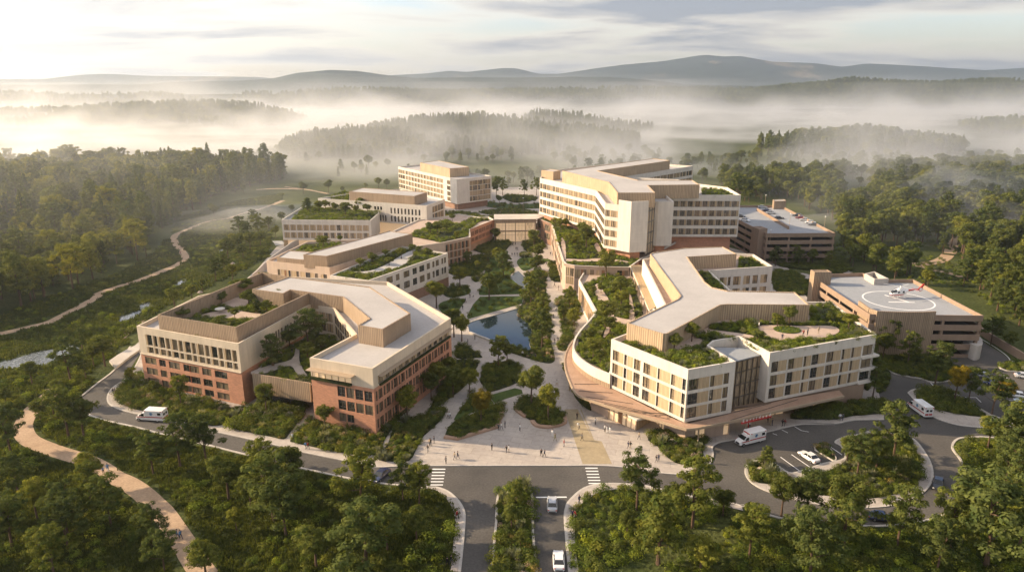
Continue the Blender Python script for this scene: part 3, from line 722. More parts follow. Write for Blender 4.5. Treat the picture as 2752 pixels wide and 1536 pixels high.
# ================================================================== CAR PARKS
def carpark(name, label, poly, edges, Z, levels, rail=1.1):
    b = Bld(name, label, 'car park', loc=cen(poly)); poly = ccw(poly); n = len(poly)
    slabs = b.mb('slabs|s', [M['garageIn']]); sp = b.mb('spandrels|s', [M['garage']])
    st = (Z - rail) / levels
    inn = offset_poly(poly, .5)
    for k in range(levels + 1):
        z = k * st
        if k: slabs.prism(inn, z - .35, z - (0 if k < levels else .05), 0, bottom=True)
        if k: sp.ring(poly, .3, z - .55, z + rail, 0, bottom=True)
        else: sp.ring(poly, .3, 0, .9, 0)
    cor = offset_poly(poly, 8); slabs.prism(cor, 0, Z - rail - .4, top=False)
    ins = offset_poly(poly, .55)
    for i in range(n):
        p, q = ins[i], ins[(i + 1) % n]; m = max(1, int(dist(p, q) / 9))
        for k in range(m): c = lerp(p, q, k / m); b.mb('column|%d_%d' % (i, k), [M['garage']]).box(c[0] - .35, c[0] + .35, c[1] - .35, c[1] + .35, 0, Z - rail - .4)
    b.roof(offset_poly(poly, .3), Z - rail, 'roof2', 'top_deck')
    return b
ZG = 13.0
pg_ = C8(ZG, 600, 706, 1130, 702, 742, 505, 640, 490, 300, 490)
pg_.append(C8(ZG, 300, 560)[0])
G_ = carpark('north_car_park', 'brown multi-storey car park with cars on its roof, behind the main hospital', pg_, 0, ZG, 4)
tw = C8(14.5, 488, 652, 543, 672, 608, 668, 560, 650)
G_.block(tw, 0, 14.5, 'garage', 'garage', 'stair_tower'); G_.block(C8(16, 648, 445, 660, 458, 752, 455, 735, 442), 11.8, 16, 'tan', 'concrete', 'lift_house')
G_.mb('ramp_wall|w', [M['garage']]).strip(C8(12.6, 528, 520, 770, 662), .5, 11.8, 13.2)
G_.finish()
ZHp = 12.2
ph_ = C7(ZHp, 500, 240, 1035, 590, 1105, 575, 1660, 578, 1665, 603, 2135, 603, 1455, 252, 1085, 254, 1055, 245, 968, 190, 668, 200)
Hh = carpark('helipad_car_park', 'brown multi-storey car park with the helicopter landing deck on top', [ph_[0], ph_[1], ph_[5], ph_[6], ph_[7], ph_[9], ph_[10]], 0, ZHp, 4)
cw = C7(13.3, 1040, 532, 1105, 565, 1380, 580, 1662, 575)
scr = Hh.mb('screen_wall|t', [M['tan']]); scr.strip(C7(12.6, 1040, 552, 1105, 575) + C7(12.6, 1250, 581, 1380, 584, 1520, 583, 1662, 578), .5, 0, 13.2, side=-1)
c0 = C7(12.6, 1040, 552)[0]; scr.strip([(c0[0] + .5, c0[1] + 7), c0], .5, 0, 13.2, side=-1)
tw = C7(15.4, 462, 160, 502, 182, 668, 182, 625, 158); Hh.block(tw, 0, 15.4, 'tan', 'tan', 'stair_tower')
Hh.mb('plant_enclosure|t', [M['concrete']]).ring(C7(13.2, 985, 190, 1080, 245, 1220, 240, 1080, 170), .5, 9, 13.0)
p = C7(0, 2050, 1000)[0]
Hh.mb('ramp_pier|t', [M['concrete']]).prism(smooth(C7(0, 1880, 930, 1975, 1005, 2040, 1035, 2085, 1025, 2098, 1000, 2080, 950, 2000, 900), 4, True), 0, 4.2)
Hh.finish()
# helipad markings, painted on the deck
hc = C7(ZHp - 1.1, 1318, 455)[0]; rr = dist(C7(ZHp - 1.1, 978, 440)[0], C7(ZHp - 1.1, 1640, 470)[0]) / 2
hc = lerp(C7(ZHp - 1.1, 978, 440)[0], C7(ZHp - 1.1, 1640, 470)[0], .5)
mk = MB(); zt = ZHp - 1.1 + .012
mk.strip([(hc[0] + rr * cos(a * pi / 32), hc[1] + rr * sin(a * pi / 32)) for a in range(64)], .45, zt - .006, zt, closed=True)
hx = C7(ZHp - 1.1, 1215, 470, 1470, 475, 1330, 425, 1370, 430)
mk.strip([hx[0], hx[1]], .6, zt - .006, zt); mk.strip([lerp(hx[0], hx[1], .8), (hx[1][0] - 5.0, hx[1][1] + 7.5)], .6, zt - .006, zt + .004)
o = mk.build('helipad_marking', [M['whitep']]); tag(o, 'white landing circle and H painted on the car park deck under the helicopter', 'marking')
# ================================================================== TERRAIN
def ridge(pts, y0, treeh=0):
    """skyline points (picture x,y) of a ridge standing y0 metres away -> sorted (x, crest height)"""
    out = []
    for px, py in pts:
        dx = (px - 1376) / F; dy = (768 - py) / F; vy = CP + dy * SP; vz = -SP + dy * CP; t = y0 / vy
        out.append((dx * t, CAMZ + vz * t - treeh))
    return out
RIDGES = [   # (crest, distance, near width, far width)
 (ridge([(820, 400), (900, 372), (1000, 338), (1130, 316), (1300, 312), (1480, 330), (1620, 352), (1760, 372), (1850, 400)], 880, 12), 880, 95, 70),
 (ridge([(1380, 330), (1440, 298), (1540, 302), (1650, 322), (1760, 335), (1850, 352), (1900, 372)], 1150, 9), 1150, 70, 60),
 (ridge([(1990, 400), (2050, 365), (2180, 350), (2330, 340), (2480, 362), (2600, 378), (2800, 400)], 800, 13), 800, 60, 60),
 (ridge([(2480, 360), (2600, 322), (2752, 312), (3000, 300)], 1150, 16), 1150, 80, 60),
 (ridge([(-900, 300), (0, 297), (200, 292), (400, 280), (560, 276), (680, 282), (760, 300), (860, 330)], 1450, 8), 1450, 130, 90),
 (ridge([(-600, 262), (0, 254), (60, 253), (200, 262), (330, 257), (430, 256), (520, 268), (640, 290)], 2150, 4), 2150, 170, 140),
 (ridge([(650, 268), (800, 252), (930, 243), (1050, 247), (1180, 252), (1300, 262)], 2500, 4), 2500, 180, 150),
 (ridge([(1050, 262), (1250, 250), (1450, 244), (1700, 240), (1900, 243), (2100, 250), (2300, 262)], 2750, 4), 2750, 220, 150),
 (ridge([(1900, 250), (2050, 240), (2177, 229), (2284, 217), (2364, 221), (2498, 226), (2631, 217), (2752, 217), (3200, 200)], 2600, 5), 2600, 260, 200),
 (ridge([(380, 228), (454, 221), (641, 217), (737, 211), (801, 196), (892, 188), (961, 192), (1042, 203), (1122, 209), (1376, 209), (1632, 207), (1782, 219), (1835, 228), (2000, 232)], 4000, 0), 4000, 420, 250),
 (ridge([(-600, 215), (130, 213), (200, 204), (280, 199), (400, 204), (560, 206), (700, 208), (760, 215)], 6000, 0), 6000, 500, 300),
 (ridge([(900, 214), (1058, 203), (1154, 198), (1207, 191), (1255, 194), (1357, 183), (1387, 184), (1445, 199), (1499, 199), (1560, 190), (1670, 175), (1771, 166), (1830, 158), (1867, 151), (1894, 148), (1937, 153), (1980, 151), (2070, 167), (2177, 170), (2257, 181), (2327, 171), (2444, 177), (2637, 190), (2752, 183), (3300, 200)], 6800, 0), 6800, 900, 400),
 (ridge([(700, 400), (760, 378), (830, 356), (900, 347), (1000, 345), (1100, 356), (1200, 385)], 770, 12), 770, 60, 50),
]
def vnoise(X, Y, s, seed=0):
    """smooth value noise on numpy arrays"""
    x = X / s + seed * 13.7; y = Y / s + seed * 7.3; xi = np.floor(x).astype(int); yi = np.floor(y).astype(int); fx = x - xi; fy = y - yi
    fx = fx * fx * (3 - 2 * fx); fy = fy * fy * (3 - 2 * fy)
    def h(a, b):
        n = (a * 374761393 + b * 668265263 + seed * 974634) & 0x7fffffff; n = ((n ^ (n >> 13)) * 1274126177) & 0x7fffffff; return ((n ^ (n >> 16)) & 0xffff) / 65535.0
    return (h(xi, yi) * (1 - fx) + h(xi + 1, yi) * fx) * (1 - fy) + (h(xi, yi + 1) * (1 - fx) + h(xi + 1, yi + 1) * fx) * fy
def fbm(X, Y, s, seed=0, o=4):
    r = 0; a = .5
    for k in range(o): r = r + a * vnoise(X, Y, s / 2 ** k, seed + k); a *= .5
    return r / (1 - .5 ** o)
def height(X, Y):
    X = np.asarray(X, float); Y = np.asarray(Y, float); Z = np.zeros(np.broadcast(X, Y).shape)
    far = np.clip((Y - 480) / 400, 0, 1)
    for k, (cr, y0, wn, wf) in enumerate(RIDGES):
        xs = [c[0] for c in cr]; hs = [c[1] for c in cr]
        wob = (fbm(X, Y * 0 + k * 31, y0 * .12, 3 + k) - .5) * wn * .8
        hh = np.interp(X, xs, hs)
        if k < 4 or k in (6, 7, 12):
            edge = np.interp(X, [xs[0] - 5, xs[0] + 10, xs[-1] - 10, xs[-1] + 5], [0, 1, 1, 0]); hh = np.where((X < xs[0]) | (X > xs[-1]), 0, hh) * edge
        hh = np.maximum(hh, 0)
        d = Y - (y0 + wob * .0); w = np.where(d < 0, wn, wf)
        Z = np.maximum(Z, hh * np.exp(-(d / w) ** 2) * (1 - .16 * np.where(d < -.1 * wn, fbm(X, Y, wn * .55, 20 + k, 5), 0)))
    Z = Z + far * 6 * (fbm(X, Y, 160, 50) - .35)
    return Z
yy = np.concatenate([np.linspace(-60, 470, 26), np.linspace(490, 1700, 110), np.linspace(1720, 3200, 80), np.linspace(3240, 7800, 110), np.linspace(7900, 9500, 6)])
uu = np.linspace(-1.15, 1.15, 300)
V = []; Fc = []
YY = np.repeat(yy[:, None], len(uu), 1); XX = uu[None, :] * (220 + .92 * np.maximum(YY, 0))
ZZ = height(XX, YY); ZZ[:26] = 0
ZZ = ZZ - .004
nx = len(uu)
verts = np.stack([XX, YY, ZZ], -1).reshape(-1, 3)
i = np.arange((len(yy) - 1) * (nx - 1)); r = i // (nx - 1); c = i % (nx - 1); a = r * nx + c
faces = np.stack([a, a + 1, a + nx + 1, a + nx], -1)
def npmesh(name, v, f, mats, mi=None, smooth_=False):
    me = bpy.data.meshes.new(name); k = f.shape[1]
    me.vertices.add(len(v)); me.vertices.foreach_set('co', np.asarray(v, np.float32).ravel())
    me.loops.add(len(f) * k); me.loops.foreach_set('vertex_index', np.asarray(f, np.int32).ravel())
    me.polygons.add(len(f)); me.polygons.foreach_set('loop_start', np.arange(len(f), dtype=np.int32) * k); me.polygons.foreach_set('loop_total', np.full(len(f), k, np.int32))
    for m in mats: me.materials.append(m)
    if mi is not None: me.polygons.foreach_set('material_index', np.asarray(mi, np.int32))
    if smooth_: me.polygons.foreach_set('use_smooth', np.ones(len(f), bool))
    me.update(calc_edges=True); return me
# terrain material: meadow near the campus, forest-dark with pale clearings on the hills
gm, nt, b = newmat('meadow_and_hill_ground')
n1 = noise(nt, .035, 5); n2 = noise(nt, 1.2, 4); n3 = noise(nt, .0022, 6, rough=.6, stretch=(1, .5, 1)); n4 = noise(nt, .02, 6, rough=.7)
c1 = ramp(nt, n1, [(.35, (.042, .056, .018)), (.65, (.095, .105, .036))])
c1 = mixc(nt, 1.0, c1, ramp(nt, n2, [(.3, .55), (.7, 1.4)]), 'MULTIPLY')
c2 = mixc(nt, 1.0, ramp(nt, n3, [(.60, (.025, .036, .022)), (.66, (.16, .13, .08))]), ramp(nt, n4, [(.35, .5), (.65, 1.5)]), 'MULTIPLY')
tc = nt.nodes.new('ShaderNodeTexCoord'); sp = nt.nodes.new('ShaderNodeSeparateXYZ'); nt.links.new(tc.outputs['Object'], sp.inputs[0])
mr = nt.nodes.new('ShaderNodeMapRange'); nt.links.new(sp.outputs[1], mr.inputs[0]); mr.inputs[1].default_value = 600; mr.inputs[2].default_value = 1500
nt.links.new(mixc(nt, mr.outputs[0], c1, c2), b.inputs['Base Color']); b.inputs['Roughness'].default_value = 1; b.inputs['Specular IOR Level'].default_value = .05
bump(nt, b, n2, 1, .4)
M['terrain'] = gm
o = link('ground', npmesh('ground', verts, faces, [gm], smooth_=True)); tag(o, kind='structure')

# ================================================================== ROADS
mb = MB()
LE = L4(0, 1500, 560, 1330, 815, 1150, 960, 970, 1105, 905, 1180) + B1(0, 760, 30, 930, 95, 1200, 155, 1450, 222, 1800, 305, 2120, 385, 2573, 495) + \
     B2(0, 200, 520, 520, 590, 760, 635, 1030, 668, 1340, 690, 1400, 692, 1490, 725, 1570, 790, 1625, 870, 1643, 950, 1630, 1150, 1600, 1438)
RE = B3(0, 100, 1438, 75, 1150, 60, 950, 75, 860, 90, 825, 150, 760, 230, 700, 350, 665, 560, 660, 850, 690, 1030, 745, 1480, 820, 1640, 860) + \
     B4(0, 80, 850, 400, 960, 880, 990, 960, 1015, 1240, 1035, 1550, 1010, 1760, 970, 1910, 915, 2040, 835, 2100, 720, 2095, 660, 2060, 540, 2000, 430, 1945, 360, 1940, 310, 1980, 265, 2060, 250, 2300, 250, 2800, 330, 3300, 420)
UE = L4(0, 1630, 640, 1560, 790, 1450, 930, 1330, 1010, 1262, 1080, 1237, 1160, 1270, 1230, 1400, 1290, 1620, 1345) + B1(0, 1480, 95, 1700, 138, 1930, 200, 2250, 270, 2573, 345) + \
     B2(0, 200, 375, 590, 455, 750, 490, 870, 512, 1100, 502, 1700, 498, 2573, 497) + \
     B3(0, 350, 497, 620, 515, 850, 555, 1070, 575, 1200, 555, 1285, 525, 1350, 470, 1372, 400, 1362, 345, 1390, 310, 1450, 287, 1560, 268, 1830, 205, 2100, 140, 2230, 130, 2450, 131) + \
     B4(0, 640, 120, 880, 130, 1060, 95, 1330, 90)
far_r = C7(0, 2800, 1380, 3300, 1500)
LEs, REs, UEs = smooth(LE, 3), smooth(RE, 3), smooth(UE, 3)
# the asphalt is one sheet; verges, islands and pavements stand on it as kerbed slabs
asp = LEs + [at(1500, 1800), ] + REs
top = C7(0, 2900, 1150, 2420, 1045, 2300, 960, 2180, 890, 2060, 800, 1900, 840, 1500, 900, 1000, 1000, 900, 1100)
asphalt = LEs[:] + [at(1235, 1640), at(1532, 1640)] + REs + top + B4(0, 1330, 60, 640, 100) + B3(0, 1830, 150, 1400, 250, 1250, 480, 620, 480) + B2(0, 870, 480, 590, 420) + B1(0, 1930, 150, 1480, 60) + L4(0, 1500, 1250, 1300, 1180, 1340, 1050, 1640, 600)
mb.face([(x, y, .01) for x, y in ccw(asphalt)]); o = mb.build('road', [M['asphalt']]); tag(o, kind='structure')

# outer kerbs
kb = MB(); kb.strip(LEs, .45, 0, .15); kb.strip(REs, .45, 0, .15); o = kb.build('kerb', [M['kerb']]); tag(o, kind='structure')
# sidewalks on the outer side
sw = MB()
sL = smooth(B2(0, 1385, 715, 1440, 750, 1510, 830, 1560, 960, 1555, 1100, 1520, 1438), 3)
sw.face([(x, y, .13) for x, y in ccw(sL + [p for p in LEs[-24:]][::-1])])
sR = smooth(B3(0, 190, 1480, 150, 1200, 150, 1000, 150, 900, 260, 800, 370, 735, 560, 712, 850, 740, 1030, 790, 1480, 865, 1640, 900), 3)
nR = REs[:39]; sw.face([(x, y, .13) for x, y in ccw(sR + nR[::-1])])
o = sw.build('pavement', [M['pave']]); tag(o, kind='structure')

# campus pavement slab
inner = L4(0, 1690, 900) + C1(0, 250, 900) + C1(0, 700, 380) + C3(0, 60, 1120, 330, 820, 640, 560, 1000, 400, 1300, 330, 1500, 300, 2300, 250, 3000, 420)
camp = UEs + B4(0, 1330, 60) + C7(0, 1080, 1170, 980, 1100, 900, 900, 420, 420, 100, 60, -500, -100) + C3(0, 3900, 900, 3300, 480, 2600, 330, 2000, 330, 1700, 500, 1300, 600, 700, 700, 300, 840, 60, 1120) + C1(0, 900, 230, 300, 520, 120, 700)
mb = MB(); mb.prism(camp, 0, .13); o = mb.build('plaza', [M['pave']]); tag(o, kind='structure')
kb = MB(); kb.strip(UEs, .35, 0, .17); o = kb.build('kerb', [M['kerb']]); tag(o, kind='structure')
# golden paving band
mb = MB(); mb.prism(B3(0, 60, 0, 175, 0, 310, 272, 385, 285, 478, 485, 222, 485, 160, 290), .13, .138); mb.strip(B3(0, 200, 0, 315, 275), .25, .13, .142); mb.strip(B3(0, 60, 0, 155, 290, 222, 485), .2, .13, .142)
o = mb.build('pavement_band', [M['pave2']]); tag(o, kind='structure')
# crossings and road markings
mb = MB()
for (x0, x1, y0, y1, cr) in ((1360, 1475, 527, 666, B2), (240, 350, 518, 653, B3)):
    for k in range(6):
        y = y0 + (y1 - y0) * k / 5; s = -22 * k / 5 if cr is B2 else 30 * k / 5; h = 4.5
        if cr is B2: a = cr(0, x0 + s * .8, y - h, x1 + s, y - h, x1 + s, y + h, x0 + s * .8, y + h)
        else: a = cr(0, x0 + s, y - h, x1 + s, y - h, x1 + s, y + h, x0 + s, y + h)
        mb.face([(x, y, .022) for x, y in ccw(a)])
mb.strip(B2(0, 2278, 776, 2550, 774), .35, .01, .022)
for c in (B4(0, 415, 420, 585, 543), B4(0, 512, 397, 683, 515), B4(0, 620, 380, 800, 495), B4(0, 715, 355, 890, 455), B4(0, 830, 310, 960, 400), B4(0, 540, 150, 600, 185, 665, 197), B4(0, 345, 210, 385, 225), B4(0, 425, 178, 480, 205),
          C7(0, 1950, 1390, 2060, 1392, 2110, 1438), C7(0, 2080, 1255, 2160, 1310), C7(0, 2300, 1150, 2420, 1260), C7(0, 2380, 1420, 2524, 1424), C7(0, 1610, 1240, 1660, 1290), C7(0, 1700, 1180, 1760, 1240)):
    mb.strip(c, .16, .01, .022)
mb.strip(smooth(C7(0, 2090, 815, 2200, 880, 2320, 960, 2375, 1010, 2395, 1045), 3), .2, .01, .022)
o = mb.build('road_markings', [M['whitep']]); tag(o, kind='structure')

# ================================================================== ISLANDS, LAWNS AND BEDS
BEDS = []        # (polygon, z, density, kind)
lawnmb, bedmb, kerbmb, walkmb = MB(), MB(), MB(), MB()
def bed(poly, z=.2, dens=1.0, kind='mix', sm=True, z0=0, lawn=False, kerb=0):
    p = ccw(smooth(poly, 3, True)) if sm else ccw(poly)
    (lawnmb if lawn else bedmb).prism(p, z0, z)
    if kerb: kerbmb.strip(p, kerb, z0, z + .05, closed=True)
    BEDS.append((p, z, dens, kind)); return p
# median of the entrance road
bed(B2(0, 2010, 712, 2100, 690, 2200, 708, 2243, 770, 2250, 1100, 2258, 1600, 1912, 1600, 1925, 1000, 1935, 800, 1958, 745), .15, .9, 'mix', kerb=.4)
# loop island
isl = smooth(B4(0, 105, 530, 150, 470, 260, 455, 360, 480, 490, 562, 620, 540, 800, 480, 985, 435, 960, 330, 900, 290, 980, 245, 1100, 225, 1190, 200, 1330, 205, 1500, 230, 1600, 270, 1690, 380, 1750, 500, 1755, 620, 1690, 720, 1560, 800, 1400, 850, 1150, 870, 900, 862, 600, 810, 330, 735, 190, 670, 120, 600), 4, True)
walkmb.prism(isl, 0, .13); kerbmb.strip(isl, .4, 0, .16, closed=True)
bed(B4(0, 125, 545, 175, 480, 280, 470, 365, 520, 420, 600, 520, 640, 700, 590, 900, 520, 1000, 440, 985, 330, 1150, 245, 1330, 215, 1500, 245, 1590, 300, 1640, 450, 1655, 600, 1560, 700, 1400, 760, 1150, 795, 850, 770, 560, 735, 330, 670, 190, 640), .22, 1.0, 'mix')
bed(B4(0, 720, 335, 800, 310, 850, 345, 905, 430, 880, 455, 790, 400, 740, 375), .18, 1.2, 'mix', kerb=.2)
# bed and walk by the pavilion's east front
bed(B4(0, 500, 85, 560, 30, 640, -10, 900, -20, 1320, -80, 1330, 20, 1240, 45, 1060, 60, 900, 92, 700, 90), .25, 1.0, 'dark', z0=.1)
bed(C7(0, 960, 1250, 1000, 1000, 1100, 940, 1230, 1140, 1200, 1300, 1100, 1350, 1090, 1180, 1020, 1330), .22, 1, 'dark', z0=.1)
# island between the loop and the visitor parking
i2 = smooth(C7(0, 1405, 1350, 1440, 1325, 1500, 1312, 1600, 1300, 1800, 1330, 1900, 1380, 2060, 1480, 2200, 1560), 3) + smooth(B4(0, 2700, 200, 2400, 175, 2180, 160, 2000, 140, 1850, 100, 1760, 60, 1690, 20), 3)
walkmb.prism(i2, 0, .13); kerbmb.strip(ccw(i2), .35, 0, .16, closed=True)
bed(C7(0, 1480, 1370, 1540, 1330, 1800, 1350, 1880, 1400, 2040, 1490, 2160, 1580, 1900, 1560, 1600, 1490, 1500, 1430), .2, 1, 'dark', z0=.1)
# garden strip between garage and parking
bed(C7(0, 1050, 960, 1300, 930, 1560, 960, 1700, 1020, 1900, 1110, 2100, 1135, 2190, 1180, 2030, 1200, 1850, 1230, 1640, 1250, 1530, 1215, 1380, 1190, 1220, 1140), .2, 1, 'dark', kerb=.4)
bed(C7(0, 2285, 1090, 2330, 1060, 2420, 1050, 2560, 1070, 2800, 1150, 2900, 1200, 2560, 1155, 2340, 1135), .2, 1, 'mix', kerb=.5)
# beds along the west ward
bed(C1(0, 35, 955, 120, 890, 200, 860, 330, 950, 700, 1040, 760, 1068, 850, 1075, 920, 1045, 830, 1110, 700, 1183, 540, 1165, 350, 1110, 150, 1080, 60, 1030), .25, 1.1, 'mix', z0=.1)
bed(C1(0, 768, 1190, 850, 1120, 930, 1062, 1080, 1045, 1240, 1062, 1235, 1110, 1150, 1230, 1110, 1272, 1020, 1255, 880, 1225), .25, 1.1, 'mix', z0=.1)
bed(B2(0, 100, 275, 200, 170, 290, 90, 520, 130, 860, 205, 900, 150, 1060, 40, 1150, 0, 1060, 90, 940, 270, 880, 390, 810, 405, 600, 395, 350, 345, 150, 300), .25, 1.1, 'mix', z0=.1)
bed(B2(0, 866, 435, 960, 320, 1010, 190, 1110, 125, 1300, 50, 1475, 5, 1440, 60, 1300, 215, 1225, 340, 1155, 455, 990, 464), .25, 1.1, 'mix', z0=.1)
# central garden
bed(C5(0, 540, 490, 610, 430, 700, 370, 850, 355, 945, 400, 925, 450, 850, 515, 700, 525), .25, .9, 'dark', z0=.1)
bed(C5(0, 235, 745, 360, 600, 480, 555, 690, 550, 692, 610, 660, 680, 580, 770, 430, 780), .25, .9, 'dark', z0=.1)
bed(C5(0, 520, 820, 560, 783, 592, 790, 590, 830, 545, 850), .2, 1.2, 'mix', z0=.1)
bed(C5(0, 180, 940, 330, 900, 440, 900, 490, 940, 470, 985, 300, 1030, 200, 1010), .25, .6, 'dark', z0=.1, lawn=True)
bed(C5(0, 120, 1120, 230, 1060, 420, 1042, 412, 1090, 350, 1180, 310, 1230, 200, 1240), .25, .3, 'dark', z0=.1, lawn=True)
bed(C5(0, 640, 780, 690, 640, 730, 540, 850, 500, 930, 540, 905, 640, 1000, 700, 940, 790, 1030, 870, 1115, 960, 1080, 985, 830, 993, 610, 1000, 592, 960, 640, 850), .25, .45, 'dark', z0=.1, lawn=True)
bed(C5(0, 600, 1020, 830, 1015, 1085, 1015, 1088, 1095, 900, 1150, 465, 1274, 447, 1245, 520, 1110), .25, .25, 'dark', sm=False, z0=.1, lawn=True)
bed(C5(0, 1025, 610, 1080, 570, 1180, 560, 1395, 590, 1390, 610, 1330, 630, 1180, 700, 1100, 720, 1040, 660), .25, .2, 'dark', z0=.1, lawn=True)
bed(C5(0, 1085, 420, 1110, 380, 1200, 330, 1330, 400, 1350, 450, 1250, 480, 1150, 510), .25, .8, 'dark', z0=.1)
bed(C5(0, 1055, 550, 1130, 515, 1180, 535, 1120, 570), .2, 1.2, 'mix', z0=.1)
bed(C5(0, 1110, 760, 1250, 720, 1352, 720, 1372, 800, 1350, 830, 1365, 1000, 1372, 1110, 1400, 1220, 1425, 1330) + C6(0, 1400, 200, 1430, 350, 1460, 480, 1440, 530, 1350, 540, 1100, 470, 850, 380, 722, 312, 735, 292, 900, 322, 1195, 408, 1170, 330, 1190, 180, 1180, 105, 1050, 10, 1045, -90) + C5(0, 1090, 1090, 1125, 960, 1160, 870), .22, .55, 'mix', z0=.1)
bed(C5(0, 1480, 1060, 1600, 1010, 1735, 1060, 1725, 1180, 1620, 1320, 1530, 1310, 1520, 1200), .25, 1, 'mix', z0=.1)
bed(C5(0, 1390, 705, 1470, 680, 1540, 790, 1545, 845, 1420, 830), .25, 1, 'dark', z0=.1); bed(C5(0, 1385, 630, 1480, 620, 1470, 675, 1400, 680), .2, 1, 'mix', z0=.1)
bed(C6(0, 1535, 80, 1690, 90, 1650, 250, 1575, 390, 1495, 380, 1505, 320, 1560, 240), .25, 1.1, 'mix', z0=.1)
bed(C6(0, 1545, 560, 1600, 600, 1640, 760, 1700, 950, 1870, 1090, 1860, 1010, 1790, 930, 1700, 820), .25, 1, 'dark', z0=.1)
bed(C6(0, 330, 352, 400, 330, 618, 460, 560, 480, 330, 485), .25, .8, 'dark', z0=.1); bed(C6(0, 295, 650, 330, 505, 578, 528, 490, 660), .25, .8, 'dark', z0=.1)
bed(C6(0, 600, 745, 640, 600, 720, 540, 960, 530, 1065, 580, 1060, 620, 1000, 700, 1020, 770, 720, 872, 660, 820), .25, .9, 'dark', z0=.1)
bed(C6(0, 700, 915, 1000, 830, 1080, 850, 1090, 890, 900, 950, 765, 1000), .22, .05, 'dark', sm=False, z0=.1, lawn=True)
bed(C6(0, 0, 1100, 290, 660, 480, 690, 430, 800, 340, 880, 200, 980), .25, 1, 'dark', z0=.1)
bed(C6(0, -300, 1290, -100, 1160, 100, 1095, 205, 1080, 160, 1180, 20, 1320, -100, 1400, -190, 1300), .25, 1, 'dark', z0=.1)
bed(C6(0, 298, 1192, 430, 1000, 520, 900, 700, 950, 755, 1030, 560, 1090, 420, 1150), .22, .5, 'dark', z0=.1, lawn=True)
pl1 = bed(C6(0, 190, 1400, 230, 1290, 330, 1200, 600, 1110, 862, 1036, 880, 1050, 830, 1200, 790, 1285, 480, 1378, 340, 1420), .4, .9, 'dark', sm=False, z0=.1)
pl2 = bed(C6(0, 1012, 1070, 1060, 1005, 1180, 955, 1440, 1035, 1560, 1150, 1580, 1210, 1530, 1255, 1380, 1285, 1250, 1268, 1195, 1210, 1100, 1150), .4, .9, 'dark', z0=.1)
bed(B3(0, 795, 270, 850, 200, 960, 200, 1110, 270, 1250, 255, 1335, 270, 1285, 340, 1285, 440, 1200, 485, 1070, 485, 960, 420, 880, 330), .25, 1.2, 'mix', z0=.1)
bed(C3(0, 1720, 560, 1850, 540, 2000, 560, 2060, 600, 1950, 640, 1780, 620), .2, .8, 'mix', z0=.1); bed(C3(0, 2030, 545, 2300, 520, 2500, 540, 2540, 560, 2500, 585, 2250, 580), .2, 1, 'mix', z0=.1)
bed(C3(0, 2100, 455, 2350, 480, 2550, 470, 2580, 500, 2520, 515, 2200, 512, 2090, 490), .2, .3, 'dark', z0=.1, lawn=True); bed(C3(0, 1960, 590, 2550, 590, 2550, 606, 1980, 606), .5, 1.2, 'dark', z0=.1, sm=False)
bed(C3(0, 2240, 420, 2330, 400, 2470, 405, 2540, 425, 2460, 455, 2330, 462), .2, .5, 'dark', z0=.1)
# gardens around the hospital and the east paths
bed(C8(0, 640, 1010, 780, 1000, 900, 1060, 1000, 1150, 700, 1180), .22, 1, 'dark', z0=.1)
bed(C8(0, 380, 800, 640, 850, 760, 900, 1100, 880, 1240, 980, 1100, 1020, 930, 990, 700, 960, 600, 900), .22, 1, 'dark', z0=.1)
o = lawnmb.build('lawn', [M['lawn']]); tag(o, kind='structure')
o = bedmb.build('planting_ground', [M['soil']]); tag(o, kind='structure')
o = kerbmb.build('kerb', [M['kerb']]); tag(o, kind='structure')
o = walkmb.build('pavement', [M['pave']]); tag(o, kind='structure')
# clay seat walls round the two plaza planters
mb = MB(); mb.strip(C6(0, 862, 1036, 840, 1160, 790, 1285, 480, 1378, 340, 1420, 190, 1400), .9, .13, .62)
tag(mb.build('seat_wall', [M['bench']]), 'long low clay seat wall edging the left wedge-shaped planter on the plaza', 'seat wall')
mb = MB(); mb.strip(smooth(C6(0, 1180, 955, 1060, 1005, 1012, 1070, 1100, 1150, 1130, 1165), 3), .9, .13, .62); mb.strip(smooth(C6(0, 1200, 1215, 1250, 1268, 1380, 1285, 1530, 1255, 1580, 1210, 1560, 1150), 3), .9, .13, .62)
tag(mb.build('seat_wall', [M['bench']]), 'curved clay seat wall round the planter with two plaza trees', 'seat wall')
# stream, pond and channel
wm, nt, b = newmat('still_water'); b.inputs['Base Color'].default_value = (.012, .022, .028, 1); b.inputs['Roughness'].default_value = .03; b.inputs['IOR'].default_value = 1.33; b.inputs['Specular IOR Level'].default_value = 1.0
bump(nt, b, noise(nt, 1.2, 3), .06, .03); M['water'] = wm
sm_, nt, b = newmat('running_water'); nn = noise(nt, 1.2, 5, stretch=(1, 2, 1)); nt.links.new(ramp(nt, nn, [(.50, (.04, .05, .05)), (.70, (.28, .29, .29))]), b.inputs['Base Color']); b.inputs['Roughness'].default_value = .12; bump(nt, b, nn, .5, .1); M['stream'] = sm_
mb = MB()
pond = C6(0, 455, 90, 440, 78, 560, 45, 700, 10, 900, -50, 1055, -91, 1050, 10, 1180, 100, 1195, 180, 1165, 330, 1195, 405, 1000, 350, 720, 275, 480, 190)
mb.face([(x, y, .145) for x, y in ccw(pond)]); tag(mb.build('pond_water', [M['water']]), kind='structure')
mb = MB(); ch = C5(0, 1050, 725, 1110, 790, 1160, 868, 1135, 960, 1115, 962, 1030, 875, 940, 800, 1000, 740); mb.face([(x, y, .27) for x, y in ccw(ch)]); tag(mb.build('channel_water', [M['water']]), kind='structure')
